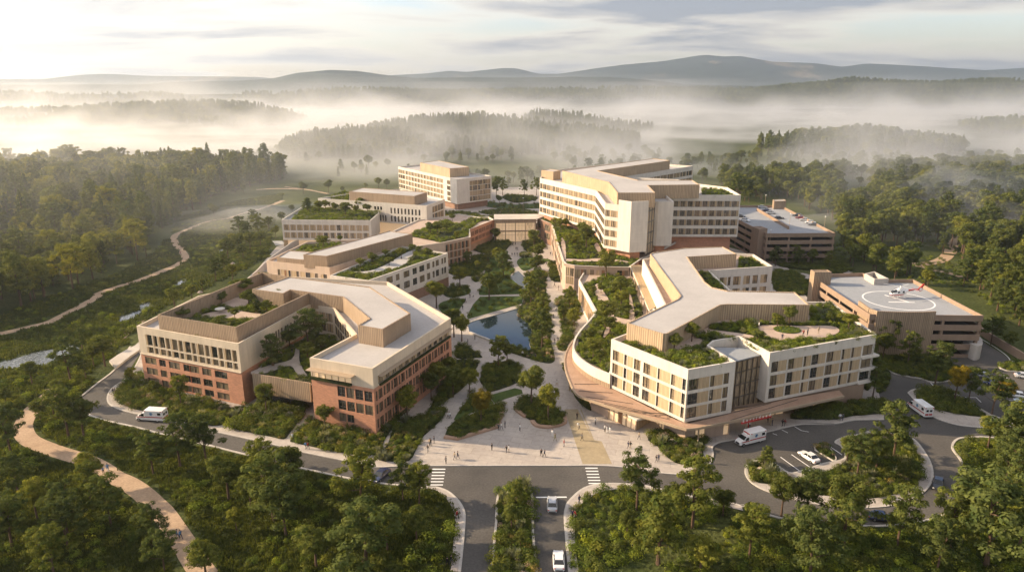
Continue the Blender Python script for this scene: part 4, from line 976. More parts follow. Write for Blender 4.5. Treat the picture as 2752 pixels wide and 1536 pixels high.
mb = MB(); mb.strip(C6(0, 445, 84, 560, 45, 700, 10, 900, -50, 1058, -96), .4, .13, .3); mb.strip(C6(0, 480, 195, 720, 288), .7, .13, .6); mb.strip(C5(0, 1045, 722, 1115, 790, 1165, 870, 1140, 965), .3, .13, .32); tag(mb.build('pond_edge', [M['kerb']]), kind='structure')
STREAMS = []; mb = MB()
for c in (L3(0, 1480, 1250, 1530, 1205, 1620, 1175, 1740, 1135, 1800, 1110, 1860, 1090, 1820, 1120, 1760, 1140, 1640, 1180, 1580, 1215, 1510, 1255), L3(0, 1860, 960, 1900, 915, 1950, 890, 1960, 910, 1920, 950, 1870, 985),
          L4(0, 1330, 240, 1400, 190, 1460, 200, 1560, 140, 1640, 60, 1720, 40, 1700, 130, 1600, 210, 1480, 260, 1380, 280),
          L4(0, -100, 800, 0, 740, 200, 690, 420, 620, 600, 590, 760, 560, 900, 520, 900, 600, 760, 680, 620, 740, 560, 790, 400, 760, 200, 800, -100, 850)):
    STREAMS.append(ccw(smooth(c, 3, True))); mb.face([(x, y, .02) for x, y in STREAMS[-1]])
tag(mb.build('stream_water', [M['stream']]), kind='structure')
# trails
def trail(pts, w, mat='path', name='path', z=.05):
    mb = MB(); mb.strip(smooth(pts, 5), w, 0, z); tag(mb.build(name, [M[mat]]), kind='structure')
trail(S0(0, -260, 1000) + L4(0, -200, 440, 0, 412, 280, 350, 560, 280, 700, 215, 900, 110, 1100, 0) + L3(0, 860, 1300, 1040, 1240, 1200, 1190, 1400, 1110, 1520, 1060, 1590, 1000, 1560, 940, 1505, 870, 1500, 810, 1580, 770, 1740, 705, 1830, 680, 1960, 660, 2120, 610, 2300, 560, 2430, 508), 3.2)
trail(L3(0, 1560, 912, 1680, 870, 1800, 845, 1980, 838), 2.0)
trail(L4(0, 1640, 250, 1520, 340, 1380, 470, 1250, 560, 1130, 640, 1050, 720), 2.6)
trail(L4(0, 620, 1040, 560, 1120, 440, 1220, 340, 1320) + B1(0, 205, 150, 250, 260, 420, 340, 600, 400, 760, 450, 900, 520, 1000, 590, 1130, 650, 1250, 730, 1360, 830, 1450, 920, 1540, 1050, 1640, 1200, 1760, 1390, 1830, 1480), 3.7)
trail(C8(0, 1990, 870, 1960, 900, 1880, 930, 1740, 945) , 5.0); trail(C8(0, 1740, 945, 1850, 980, 2000, 1010, 2100, 1040), 3.0); trail(C8(0, 2100, 720, 2030, 790, 2010, 860), 5)
trail(C8(0, 1200, 290, 1300, 270, 1500, 265), 6); trail(C8(0, 1150, 380, 1250, 350, 1400, 310, 1420, 300), 9); trail(C8(0, 1250, 460, 1330, 420, 1370, 380, 1380, 330), 12)
trail(L3(0, 2200, 415, 2380, 405, 2600, 410), 4, 'path'); trail(C3(0, -50, 200, 200, 185, 600, 180, 900, 200, 1150, 205), 3); trail(C3(0, 370, 325, 560, 350, 740, 385), 2.6)
trail(C8(0, 640, 900, 700, 960, 780, 1010, 900, 1030, 1000, 1130), 5, 'pave'); trail(C8(0, 1110, 900, 1190, 990, 1240, 1010), 4, 'pave')
mb = MB(); mb.prism(L4(0, 1610, 540, 1470, 610, 1350, 680, 1260, 745, 1300, 790, 1345, 815, 1500, 690, 1610, 615), 0, .6); tag(mb.build('retaining_wall', [M['concrete']]), 'pale sloping concrete abutment beside the road at the back of the brick ward', 'retaining wall')
mb = MB(); mb.strip(C3(0, 740, 770, 440, 850, 250, 990, 130, 1110, 30, 1200), .5, 0, 3.0); tag(mb.build('retaining_wall', [M['concrete']]), 'long pale retaining wall beside the service road left of the peach building', 'retaining wall')
mb = MB(); mb.strip(C7(0, 2080, 770, 2200, 850, 2330, 930, 2530, 1050), .6, 0, 2.2); tag(mb.build('retaining_wall', [M['garage']]), 'brown retaining wall along the ramp right of the helipad car park', 'retaining wall')
mb = MB(); mb.prism(C3(0, 740, 770, 380, 900, 200, 1040, 30, 1200, 130, 1210, 330, 1000, 560, 870, 790, 800, 340, 790, 260, 790, 290, 830), 0, .03); tag(mb.build('service_road', [M['roof2']]), kind='structure')
# ================================================================== PLANTS
M['leaf_wood'] = leafmat('woodland_foliage', (.080, .105, .028), (.235, .245, .070), .45)
M['leaf_oak'] = leafmat('oak_foliage', (.066, .092, .024), (.200, .212, .054))
M['leaf_pine'] = leafmat('pine_foliage', (.050, .077, .026), (.152, .172, .050))
M['leaf_con'] = leafmat('conifer_foliage', (.058, .084, .028), (.155, .172, .052))
M['leaf_bright'] = leafmat('fresh_foliage', (.10, .15, .025), (.24, .28, .055), .3)
M['leaf_gold'] = leafmat('golden_foliage', (.13, .12, .02), (.26, .20, .03))
M['leaf_shrub'] = leafmat('shrub_foliage', (.065, .105, .024), (.165, .205, .050), .35)
M['leaf_dry'] = leafmat('dry_grass_foliage', (.15, .12, .04), (.30, .25, .11), .3)
M['leaf_pale'] = leafmat('silvery_foliage', (.12, .14, .09), (.25, .26, .18), .2)
M['leaf_flower'] = leafmat('pink_flower_heads', (.24, .17, .14), (.44, .36, .31), .2)
def leaves(R, cs, nper, leaf, out=.72, flat=0.0):
    """cs: list of (cx,cy,cz,rx,rz). Small quads spread over and in each clump. -> verts, faces"""
    V = []
    for (cx, cy, cz, rx, rz) in cs:
        n = max(6, int(nper * (rx / 1.0) ** 1.4)); d = R.normal(size=(n, 3)); d /= np.linalg.norm(d, axis=1)[:, None]
        d[:, 2] = np.abs(d[:, 2]) * np.where(R.rand(n) < .28, -1, 1)
        rad = R.uniform(.5, 1.15, n) ** .8; c = np.stack([cx + d[:, 0] * rx * rad, cy + d[:, 1] * rx * rad, cz + d[:, 2] * rz * rad], 1)
        nr = d * out + R.normal(size=(n, 3)) * (1 - out) * .7; nr[:, 2] += flat; nr /= np.linalg.norm(nr, axis=1)[:, None]
        t = np.cross(nr, R.normal(size=(n, 3))); t /= np.linalg.norm(t, axis=1)[:, None]; b = np.cross(nr, t)
        s = (leaf * R.uniform(.6, 1.35, n))[:, None]; a = R.uniform(.45, .9, n)[:, None]
        V.append(np.stack([c - t * s, c - b * s * a, c + t * s, c + b * s * a], 1))
    V = np.concatenate(V).reshape(-1, 3); f = np.arange(len(V)).reshape(-1, 4); return V, f
def trunk_mb(R, H, r0, clumps, lean=(0, 0), nl=6, top=.86):
    mb = MB(); P = [Vector((lean[0] * t * t + .12 * sin(5 * t + R.rand()) * t, lean[1] * t * t, H * top * t)) for t in (0, .3, .6, 1)]
    for a, b, ra, rb in zip(P, P[1:], (r0, r0 * .75, r0 * .5), (r0 * .75, r0 * .5, r0 * .16)): mb.tube(a, b, ra, rb, 6)
    idx = R.permutation(len(clumps))[:nl]
    for i in idx:
        c = clumps[i]; t = min(.9, max(.35, (c[2] / (H * top)) - .18)); k = min(int(t * 3.0001), 2)
        s = Vector((lean[0] * t * t, lean[1] * t * t, H * top * t)); mb.tube(s, Vector(c[:3]) * .96 + s * .04, r0 * .3, r0 * .08, 4)
    return mb
def crown_spec(kind, R):
    cs = []
    if kind == 'oak':
        ax = R.uniform(.85, 1.1); lob = [(R.normal(size=3), R.uniform(.75, 1.15)) for _ in range(5)]
        for k in range(44):
            d = R.normal(size=3); d /= np.linalg.norm(d); m = 1.0
            for l, a_ in lob: m += .22 * a_ * max(0, float(np.dot(d, l / np.linalg.norm(l)))) ** 3 - .03
            d[2] = d[2] * .82 + .12; q = R.uniform(.5, 1.05) * m; cs.append((d[0] * 2.7 * q * ax, d[1] * 2.7 * q, 6.3 + d[2] * 2.9 * q, R.uniform(.6, 1.15), R.uniform(.5, .9)))
        cs.append((0, 0, 6.2, 1.6, 1.5))
    elif kind == 'pine':
        for k in range(40):
            t = .38 + .58 * (k / 39); rr = 3.1 * math.sqrt(max(.05, 1 - ((t - .50) / .52) ** 2)) * R.uniform(.2, 1.08); a = k * 2.4 + R.rand() * 1.5
            cs.append((cos(a) * rr, sin(a) * rr, 10 * t + R.uniform(-.4, .4), R.uniform(.6, 1.25) * (1.1 - .35 * t), R.uniform(.32, .6)))
        cs.append((0, 0, 9.4, .7, .7)); cs.append((0, 0, 7.4, 1.0, 1.2))
    elif kind == 'tall':
        for k in range(34):
            t = .28 + .68 * (k / 33); rr = 2.0 * math.sqrt(max(.04, 1 - ((t - .48) / .52) ** 2)) * R.uniform(.3, 1.08); a = k * 2.4 + R.rand()
            cs.append((cos(a) * rr, sin(a) * rr, 10 * t, R.uniform(.6, 1.0) * (1.15 - .4 * t), R.uniform(.5, .85)))
        cs.append((0, 0, 9.6, .5, .7)); cs.append((0, 0, 6, 1.2, 1.8))
    elif kind == 'conifer':
        n = 44
        for k in range(n):
            t = .08 + .89 * (k / (n - 1)); rr = 2.0 * (1 - t) ** .8 * R.uniform(.45, 1.05); a = k * 2.4 + R.rand() * .8
            cs.append((cos(a) * rr, sin(a) * rr, 10 * t, .22 + .62 * (1 - t), .25 + .22 * (1 - t)))
        cs.append((0, 0, 9.8, .18, .5)); cs.append((0, 0, 4, .8, 2.2)); cs.append((0, 0, 7, .5, 1.6))
    return cs
TREE = {}
LM = {'oak': 'leaf_oak', 'pine': 'leaf_pine', 'tall': 'leaf_pine', 'conifer': 'leaf_con', 'gold': 'leaf_gold'}
for kind, nv in (('oak', 3), ('pine', 3), ('tall', 2), ('conifer', 2), ('gold', 1)):
    TREE[kind] = []
    for v in range(nv):
        R = np.random.RandomState(100 + v * 17 + len(kind) * 5); gk = 'oak' if kind == 'gold' else kind; cs = crown_spec(gk, R)
        fl = {'pine': .35, 'conifer': .15}.get(gk, .1)
        vv, ff = leaves(R, cs, 165 if gk != 'conifer' else 190, .165 if gk != 'conifer' else .15, .74, fl)
        cm = npmesh('crown', vv, ff, [M[LM[kind]]]); tb = trunk_mb(R, 10, .26 if gk != 'pine' else .22, cs, (R.uniform(-.8, .8), R.uniform(-.5, .5)) if gk == 'pine' else (0, 0), 7 if gk != 'conifer' else 2)
        tm = tb.mesh('trunk', [M['bark']])
        lv, lf = leaves(R, cs, 14, .55 if gk != 'conifer' else .42, .7, fl)      # light version for far woods
        def joined(v_, f_, nm):
            tv = np.array(tb.v); tf = [f for f in tb.f if len(f) == 4]; tfa = np.array(tf) + len(v_)
            return npmesh(nm, np.concatenate([v_, tv]), np.concatenate([f_, tfa]), [M[LM[kind]], M['bark']], [0] * len(f_) + [1] * len(tfa))
        TREE[kind].append(dict(crown=cm, trunk=tm, full=joined(vv, ff, 'tree_form'), lite=joined(lv, lf, 'tree_form')))
def proto_collection(name, meshes):
    c = bpy.data.collections.new(name)
    for k, me in enumerate(meshes): c.objects.link(bpy.data.objects.new('%s_form_%02d' % (name, k), me))
    return c
# shrubs: low mounds, spiky tufts, flowering heads
SH = {}
for k in range(12):
    R = np.random.RandomState(300 + k)
    if k < 7:
        cs = [(R.uniform(-.5, .5), R.uniform(-.5, .5), R.uniform(.25, .5), R.uniform(.45, .75), R.uniform(.4, .6)) for _ in range(4)]; v, f = leaves(R, cs, 150, .085, .8, .15); m = ['leaf_shrub', 'leaf_oak', 'leaf_pine', 'leaf_shrub', 'leaf_oak', 'leaf_con', 'leaf_shrub'][k]
    elif k < 9:
        n = 150; a = R.uniform(0, 2 * pi, n); r = R.uniform(.1, .8, n); h = R.uniform(.5, 1.1, n); b = np.stack([.2 * np.cos(a), .2 * np.sin(a), np.zeros(n)], 1); t = np.stack([r * np.cos(a), r * np.sin(a), h], 1); s = np.stack([-np.sin(a), np.cos(a), a * 0], 1) * .06
        v = np.stack([b - s, b + s, t + s * .6, t - s * .6], 1).reshape(-1, 3); f = np.arange(len(v)).reshape(-1, 4); m = ['leaf_dry', 'leaf_pale'][k - 7]
    else:
        cs = [(R.uniform(-.45, .45), R.uniform(-.45, .45), R.uniform(.3, .55), R.uniform(.4, .6), R.uniform(.35, .5)) for _ in range(3)]; v, f = leaves(R, cs, 120, .08, .75, .15); m = ['leaf_flower', 'leaf_pale', 'leaf_dry'][k - 9]
    SH[k] = npmesh('shrub_form', v, f, [M[m]])
SB = {}
for k in (0, 1, 2, 6):
    SB[k] = SH[k].copy(); SB[k].materials[0] = M['leaf_bright']
CSH_mix = proto_collection('garden_shrub', [SH[k] for k in (0, 1, 2, 3, 4, 6, 0, 3, 5, 1, 8, 9, 4, 11)])
CSH_roof = proto_collection('roof_shrub', [SB[0], SB[1], SH[2], SB[2], SH[4], SB[6], SB[0], SH[3], SB[1], SB[6], SH[8], SB[2], SH[10], SH[1]])
CSH_dark = proto_collection('dark_shrub', [SH[k] for k in (0, 1, 2, 4, 5, 5, 2, 1, 4)])
CSH_scrub = proto_collection('scrub', [SH[0], SH[1], SB[2], SH[4], SH[5], SB[0], SH[2], SH[1], SH[6], SB[6], SB[1], SH[3]])
def wood(me):
    m = me.copy(); m.materials[0] = M['leaf_wood']; return m
C_left = proto_collection('left_wood', [wood(q['full']) for q in (TREE['pine'][0], TREE['tall'][0], TREE['oak'][0], TREE['pine'][1], TREE['oak'][1], TREE['tall'][1], TREE['pine'][2], TREE['conifer'][0])])
C_con = proto_collection('conifer_wood', [TREE['conifer'][0]['full'], TREE['conifer'][1]['full'], TREE['tall'][0]['full'], TREE['conifer'][0]['full']])
C_right = proto_collection('right_wood', [TREE['oak'][0]['full'], TREE['oak'][1]['full'], TREE['tall'][0]['full'], TREE['oak'][2]['full'], TREE['pine'][0]['full'], TREE['tall'][1]['full']])
C_far = proto_collection('far_wood', [TREE['conifer'][0]['lite'], TREE['tall'][0]['lite'], TREE['conifer'][1]['lite'], TREE['oak'][0]['lite'], TREE['tall'][1]['lite']])

def scatter(name, pts, coll, kindlabel=None):
    """pts: array (x,y,z,scale,rotz,idx); one 'stuff' object that carries instances"""
    pts = np.asarray(pts, float)
    if not len(pts): return
    me = bpy.data.meshes.new(name); me.vertices.add(len(pts)); me.vertices.foreach_set('co', pts[:, :3].astype(np.float32).ravel())
    for an, col, ty in (('scl', 3, 'FLOAT'), ('rot', 4, 'FLOAT'), ('idx', 5, 'INT')):
        a = me.attributes.new(an, ty, 'POINT'); a.data.foreach_set('value', pts[:, col].astype(np.int32 if ty == 'INT' else np.float32))
    o = link(name, me); tag(o, kind='stuff')
    ng = bpy.data.node_groups.new(name + '_nodes', 'GeometryNodeTree')
    ng.interface.new_socket('Geometry', in_out='INPUT', socket_type='NodeSocketGeometry'); ng.interface.new_socket('Geometry', in_out='OUTPUT', socket_type='NodeSocketGeometry')
    n = ng.nodes; gi, go = n.new('NodeGroupInput'), n.new('NodeGroupOutput'); ip = n.new('GeometryNodeInstanceOnPoints'); ci = n.new('GeometryNodeCollectionInfo')
    ci.inputs[0].default_value = coll; ci.inputs['Separate Children'].default_value = True; ci.inputs['Reset Children'].default_value = True
    def attr(nm, ty):
        a = n.new('GeometryNodeInputNamedAttribute'); a.data_type = ty; a.inputs[0].default_value = nm; return [s for s in a.outputs if s.enabled and s.name == 'Attribute'][0]
    cx = n.new('ShaderNodeCombineXYZ'); er = n.new('FunctionNodeEulerToRotation')
    ng.links.new(attr('rot', 'FLOAT'), cx.inputs[2]); ng.links.new(cx.outputs[0], er.inputs[0])
    ng.links.new(gi.outputs[0], ip.inputs['Points']); ng.links.new(ci.outputs[0], ip.inputs['Instance']); ip.inputs['Pick Instance'].default_value = True
    ng.links.new(attr('idx', 'INT'), ip.inputs['Instance Index']); ng.links.new(er.outputs[0], ip.inputs['Rotation']); ng.links.new(attr('scl', 'FLOAT'), ip.inputs['Scale'])
    ng.links.new(ip.outputs[0], go.inputs[0]); md = o.modifiers.new('scatter', 'NODES'); md.node_group = ng; return o
def rand_in(poly, n, R=NP):
    xs = [p[0] for p in poly]; ys = [p[1] for p in poly]; X = R.uniform(min(xs), max(xs), n); Y = R.uniform(min(ys), max(ys), n); k = inside_np(X, Y, poly); return X[k], Y[k]
def fill(poly, dens, R=NP):
    xs = [p[0] for p in poly]; ys = [p[1] for p in poly]; return rand_in(poly, int((max(xs) - min(xs)) * (max(ys) - min(ys)) * dens), R)
def jitter_fill(poly, step, R=NP):
    xs = [p[0] for p in poly]; ys = [p[1] for p in poly]; gx = np.arange(min(xs), max(xs), step); gy = np.arange(min(ys), max(ys), step)
    X, Y = np.meshgrid(gx, gy); X = (X + R.uniform(-.48, .48, X.shape) * step).ravel(); Y = (Y + R.uniform(-.48, .48, Y.shape) * step).ravel(); k = inside_np(X, Y, poly); return X[k], Y[k]
def pack(X, Y, Z, s0, s1, n, R=NP):
    m = len(X); return np.stack([X, Y, np.broadcast_to(Z, X.shape), R.uniform(s0, s1, m) , R.uniform(0, 6.28, m), R.randint(0, n, m)], 1)

# planted beds on the ground
mix, dark = [], []
for poly, z, dens, kind in BEDS:
    if dens < .5: X, Y = fill(poly, dens * .35)
    else: X, Y = jitter_fill(poly, 1.05 / math.sqrt(dens))
    keep = np.hypot(X, Y) > 0; nz = fbm(X, Y, 9, 5, 2); P = pack(X, Y, z - .1, .6, 1.6, 14 if kind == 'mix' else 9)
    P[:, 3] *= .6 + .9 * nz; (mix if kind == 'mix' else dark).append(P)
scatter('garden_shrubbery', np.concatenate(mix), CSH_mix); scatter('shade_shrubbery', np.concatenate(dark), CSH_dark)

# roof gardens -------------------------------------------------------
ROOFG = []
def roofgarden(poly, z, step=1.25, holes=(), s=(.5, 1.0), label=None):
    global ROOFG
    poly = ccw(poly); mb = MB(); mb.face([(x, y, z + .12) for x, y in poly]); tag(mb.build('roof_garden_soil', [M['soil']]), kind='structure')
    X, Y = jitter_fill(poly, step * .78)
    for h in holes: k = ~inside_np(X, Y, offset_poly(ccw(h), -.55)); X, Y = X[k], Y[k]
    k = fbm(X, Y, 7, 9, 2) > .22; X, Y = X[k], Y[k]
    P = pack(X, Y, z + .05, s[0], s[1], 14); P[:, 3] *= .6 + 1.0 * fbm(X, Y, 6, 3, 2); ROOFG.append(P)
def rpath(pts, w, z, mat='gpath'):
    mb = MB(); q = smooth(pts, 4); mb.strip(q, w, z, z + .2); tag(mb.build('roof_garden_path', [M[mat]]), kind='structure')
def ellipse(c, rx, ry, rot=0, n=24): return [(c[0] + rx * cos(t) * cos(rot) - ry * sin(t) * sin(rot), c[1] + rx * cos(t) * sin(rot) + ry * sin(t) * cos(rot)) for t in [2 * pi * k / n for k in range(n)]]
zA = ZA - 1
h1 = C1(zA, 560, 480, 740, 440, 900, 460, 980, 470, 900, 500, 700, 490); h2 = C1(zA, 690, 400, 800, 360, 880, 380, 860, 420, 760, 430)
roofgarden(offset_poly(ccw([gs[0], gs[1], gs[2], pa_g[4], pa_g[5], pa_g[6], pa_g[7], g_far]), .8), zA, 1.3, (ccw(h1), ccw(h2)), (.6, 1.2))
for h in (h1, h2): mb = MB(); mb.prism(smooth(h, 3, True), zA, zA + .2); tag(mb.build('roof_garden_patio', [M['gpath']]), kind='structure')
g = offset_poly(ccw(ww), 1.0); hb_ = ccw(smooth(C3(ZB - 1, 950, 1060, 1100, 1050, 1250, 990, 1400, 900, 1480, 880, 1420, 980, 1280, 1040, 1050, 1080), 3, True))
roofgarden(g, ZB - 1, 1.3, (hb_,), (.5, 1.1)); mb = MB(); mb.prism(hb_, ZB - 1, ZB - .8); tag(mb.build('roof_garden_path', [M['roof']]), kind='structure')
roofgarden(C3(ZB, 345, 925, 560, 800, 800, 790, 900, 800, 700, 850, 540, 900, 520, 925), ZB - .9, 1.4)
g = C3(ZC, 425, 600, 555, 492, 690, 468, 1160, 510, 1175, 548, 1085, 603); roofgarden(ccw(g), ZC - 1, 1.5, (), (.7, 1.3))
roofgarden(C3(ZC2, 740, 400, 880, 345, 918, 360, 918, 432, 780, 425), ZC2 - 1, 1.6)
# west podium garden
roofgarden(C5(ZP, -20, 345, 150, 378, 460, 310, 470, 230, 600, 140, 720, 122, 600, 112, 500, 108, 420, 150, 350, 180, 200, 120, 60, 190, -100, 240, -250, 300), ZP - .5, 1.6, (ccw(smooth(C5(ZP, 130, 300, 260, 280, 300, 240, 380, 210, 420, 225, 330, 275, 280, 310, 170, 330), 3, True)),), (.6, 1.2))
# terrace in front of the hospital
hN = [ccw(smooth(C4(ZP, *c), 3, True)) for c in ((555, 935, 700, 940, 840, 930, 1000, 945, 1100, 965, 850, 955, 560, 955), (820, 800, 860, 880, 880, 930, 850, 930, 820, 870, 790, 820), (505, 760, 540, 800, 545, 960, 520, 960))]
roofgarden(C4(ZP, 335, 600, 430, 640, 520, 940, 555, 985, 840, 995, 1090, 1000, 1180, 940, 960, 900, 870, 840, 790, 720, 420, 600), ZP - .6, 1.5, hN, (.55, 1.2))
for h in hN: mb = MB(); mb.prism(h, ZP - .6, ZP - .35); tag(mb.build('roof_garden_path', [M['gpath']]), kind='structure')
# curved terrace
qg = [C2(ZQ, 400, 270)[0]] + C2(ZQ, 500, 440, 455, 520, 370, 620, 365, 690, 420, 750, 570, 830, 640, 700, 720, 580, 790, 450, 720, 240, 560, 200)
hQ = [ccw(smooth(C2(ZQ, *c), 3, True)) for c in ((500, 260, 545, 330, 560, 350, 590, 420, 600, 470, 585, 530, 560, 580, 530, 600, 560, 490, 540, 420, 500, 360, 470, 290), (700, 310, 725, 400, 730, 470, 700, 490, 700, 400), (590, 470, 700, 490, 740, 470, 700, 520, 600, 500), (490, 640, 540, 700, 520, 690, 480, 650))]
roofgarden(ccw(qg), ZQ - .7, 1.3, hQ, (.6, 1.25))
for h in hQ: mb = MB(); mb.prism(h, ZQ - .7, ZQ - .4); tag(mb.build('roof_garden_path', [M['gpath']]), kind='structure')
# pavilion roof beds
zE = ZE - .9
pat = ccw(smooth(C2(zE, 1530, 545, 1640, 540, 1800, 545, 2000, 545, 2050, 580, 1950, 620, 1780, 625, 1650, 640, 1600, 620, 1550, 590), 3, True)); isl_ = ellipse(lerp(C2(zE, 1630, 570)[0], C2(zE, 1800, 570)[0], .5), dist(C2(zE, 1630, 570)[0], C2(zE, 1800, 570)[0]) / 2, 2.6)
pth = ccw(smooth(C2(zE, 1150, 585, 1260, 500, 1500, 500, 1400, 520, 1280, 520, 1200, 560, 1400, 590, 1500, 610, 1440, 625, 1250, 600), 3, True))
roofgarden(offset_poly(ccw([body_ for body_ in C2(ZE, 625, 622, 1080, 812, 1360, 765, 1190, 664, 1225, 625, 930, 700, 690, 605)]), .2), zE, 1.2, (), (.55, 1.15))
roofgarden(C2(ZE, 1225, 625, 1405, 605, 1500, 665, 1610, 705, 2270, 598, 2000, 395, 1870, 395, 1870, 500, 1400, 500, 1260, 500, 1130, 590), zE, 1.25, (pat, pth), (.55, 1.2))
mb = MB(); mb.prism(pat, zE, zE + .2); mb.prism(pth, zE, zE + .19); tag(mb.build('roof_patio', [M['gpath']]), kind='structure')
mb = MB(); mb.prism(isl_, zE, zE + .35); tag(mb.build('roof_lawn', [M['lawn']]), kind='structure'); X, Y = jitter_fill(isl_, .7); P = pack(X, Y, zE + .25, .25, .5, 14); P[:, 5] = 0; ROOFG.append(P)
roofgarden(offset_poly(ccw(C2(ZE, 1395, 160, 1600, 150, 1490, 85, 1392, 80)), .5), zE, 1.4); roofgarden(C2(ZE, 1140, 170, 1220, 190, 1340, 300, 1260, 290, 1200, 250), zE, 1.4)
# hospital east roof garden
roofgarden(C4(ZF, 1720, 395, 2020, 396, 1915, 335, 1710, 320), ZF - 1, 2.2)
# raised courtyard and staff garden by the hall
hc_ = ccw(smooth(C1(7.6, 900, 840, 1010, 800, 1160, 760, 1185, 690, 1210, 700, 1210, 770, 1250, 850, 1270, 870, 1200, 860, 1150, 800, 1020, 840, 930, 855), 3, True))
roofgarden(offset_poly(ccw(deck), .6), 7.6, 1.3, (hc_,), (.5, 1.1)); mb = MB(); mb.prism(hc_, 7.6, 7.85); tag(mb.build('courtyard_path', [M['pave']]), kind='structure')
scatter('roof_garden_plants', np.concatenate(ROOFG), CSH_roof)

# rough ground and scrub ---------------------------------------------------
SCR = []
trails = [smooth(t, 4) for t in (B1(0, 200, 150, 250, 270, 420, 340, 600, 400, 760, 450, 900, 520, 1000, 590, 1130, 650, 1250, 730, 1360, 830, 1450, 920, 1540, 1050, 1640, 1200, 1760, 1390, 1830, 1480), L4(0, 620, 1040, 560, 1120, 440, 1220, 340, 1330, 260, 1440),
          S0(0, -260, 1000) + L4(0, -200, 440, 0, 412, 280, 350, 560, 280, 700, 215, 900, 110, 1100, 0) + L3(0, 860, 1300, 1040, 1240, 1200, 1190, 1400, 1110, 1520, 1060, 1590, 1000, 1560, 940, 1505, 870, 1500, 810, 1580, 770, 1740, 705, 1830, 680, 1960, 660, 2120, 610, 2300, 560, 2430, 508))]
def off_trail(X, Y, d=2.3):
    k = np.ones(len(X), bool)
    for t in trails:
        for p, q in zip(t, t[1:]):
            ax, ay = p; bx, by = q; L2 = (bx - ax) ** 2 + (by - ay) ** 2 + 1e-9; u = np.clip(((X - ax) * (bx - ax) + (Y - ay) * (by - ay)) / L2, 0, 1); k &= np.hypot(X - ax - u * (bx - ax), Y - ay - u * (by - ay)) > d
    return k
fl = [p for p in offset_poly(ccw(LEs + S0(0, -60, 1800) + L4(0, -200, 900, 300, 900)), .9)]
FL = ccw(LEs[6:] + S0(0, 1240, 1660, -300, 1660, -200, 1130, 60, 1060, 200, 990)); FLi = offset_poly(FL, 1.1)
FR = ccw(nR[::-1][:0] + sR[::-1] + REs[38:] + S0(0, 3500, 1300, 3400, 1700, 1530, 1700)); FRi = offset_poly(FR, .8)
sLp = ccw(sL + [p for p in LEs[-24:]][::-1])
X, Y = jitter_fill(FLi, 1.9); k = off_trail(X, Y, 3.3) & ~inside_np(X, Y, sLp) & (fbm(X, Y, 13, 31, 3) > .47); X, Y = X[k], Y[k]; P = pack(X, Y, -.1, .7, 1.8, 12); P[:, 3] *= .5 + fbm(X, Y, 10, 8, 2); SCR.append(P)
X, Y = jitter_fill(FRi, 1.35); k = fbm(X, Y, 14, 37, 3) > .25; X, Y = X[k], Y[k]; P = pack(X, Y, -.1, .6, 1.7, 12); P[:, 3] *= .6 + fbm(X, Y, 10, 8, 2); SCR.append(P)
LB = S0(0, -500, 1130, 60, 1075, 200, 1020, 300, 960, 350, 900, 420, 835, 600, 750, 720, 690, 740, 560, 760, 520, 640, 540, 500, 580, 420, 680, 330, 730, 0, 850, -500, 950)
def dry(X, Y):
    k = np.ones(len(X), bool)
    for q in STREAMS: k &= ~inside_np(X, Y, q)
    return k
X, Y = jitter_fill(ccw(LB), 2.5); k = off_trail(X, Y, 2.8) & dry(X, Y) & (fbm(X, Y, 18, 41, 3) > .40); X, Y = X[k], Y[k]; P = pack(X, Y, -.15, .6, 1.4, 12); P[:, 3] *= .5 + fbm(X, Y, 12, 8, 2); SCR.append(P)
RB = ccw(C8(0, 1130, 700, 1180, 1000, 1500, 1050, 2100, 1120, 2700, 1500, 3400, 1800, 3400, 900, 2100, 780, 1700, 740, 1350, 760))
X, Y = jitter_fill(RB, 3.0); k = (fbm(X, Y, 22, 43, 3) > .5); X, Y = X[k], Y[k]; P = pack(X, Y, -.15, .6, 1.6, 12); SCR.append(P)
scatter('meadow_scrub', np.concatenate(SCR), CSH_scrub)

# grass tufts in the near meadow
n = 90; R = np.random.RandomState(5); a = R.uniform(0, 6.28, n); px = R.uniform(-.9, .9, n); py = R.uniform(-.9, .9, n); h = R.uniform(.15, .45, n); b = np.stack([px, py, px * 0], 1); t = b + np.stack([.15 * np.cos(a), .15 * np.sin(a), h], 1); s = np.stack([-np.sin(a), np.cos(a), a * 0], 1) * .08
v = np.stack([b - s, b + s, t + s * .4, t - s * .4], 1).reshape(-1, 3); tuft = npmesh('tuft_form', v, np.arange(len(v)).reshape(-1, 4), [leafmat('meadow_grass', (.045, .065, .018), (.12, .135, .04), .2)]); CT = proto_collection('grass_tuft', [tuft])
X, Y = jitter_fill(FLi, 1.3); k = off_trail(X, Y, 2.7) & ~inside_np(X, Y, sLp); X, Y = X[k], Y[k]; P1 = pack(X, Y, -.02, .7, 1.5, 1)
X, Y = jitter_fill(ccw(LB), 2.2); k = off_trail(X, Y, 2.3) & dry(X, Y); X, Y = X[k], Y[k]; P2 = pack(X, Y, -.02, 1.1, 2.2, 1); scatter('meadow_grass', np.concatenate([P1, P2]), CT)

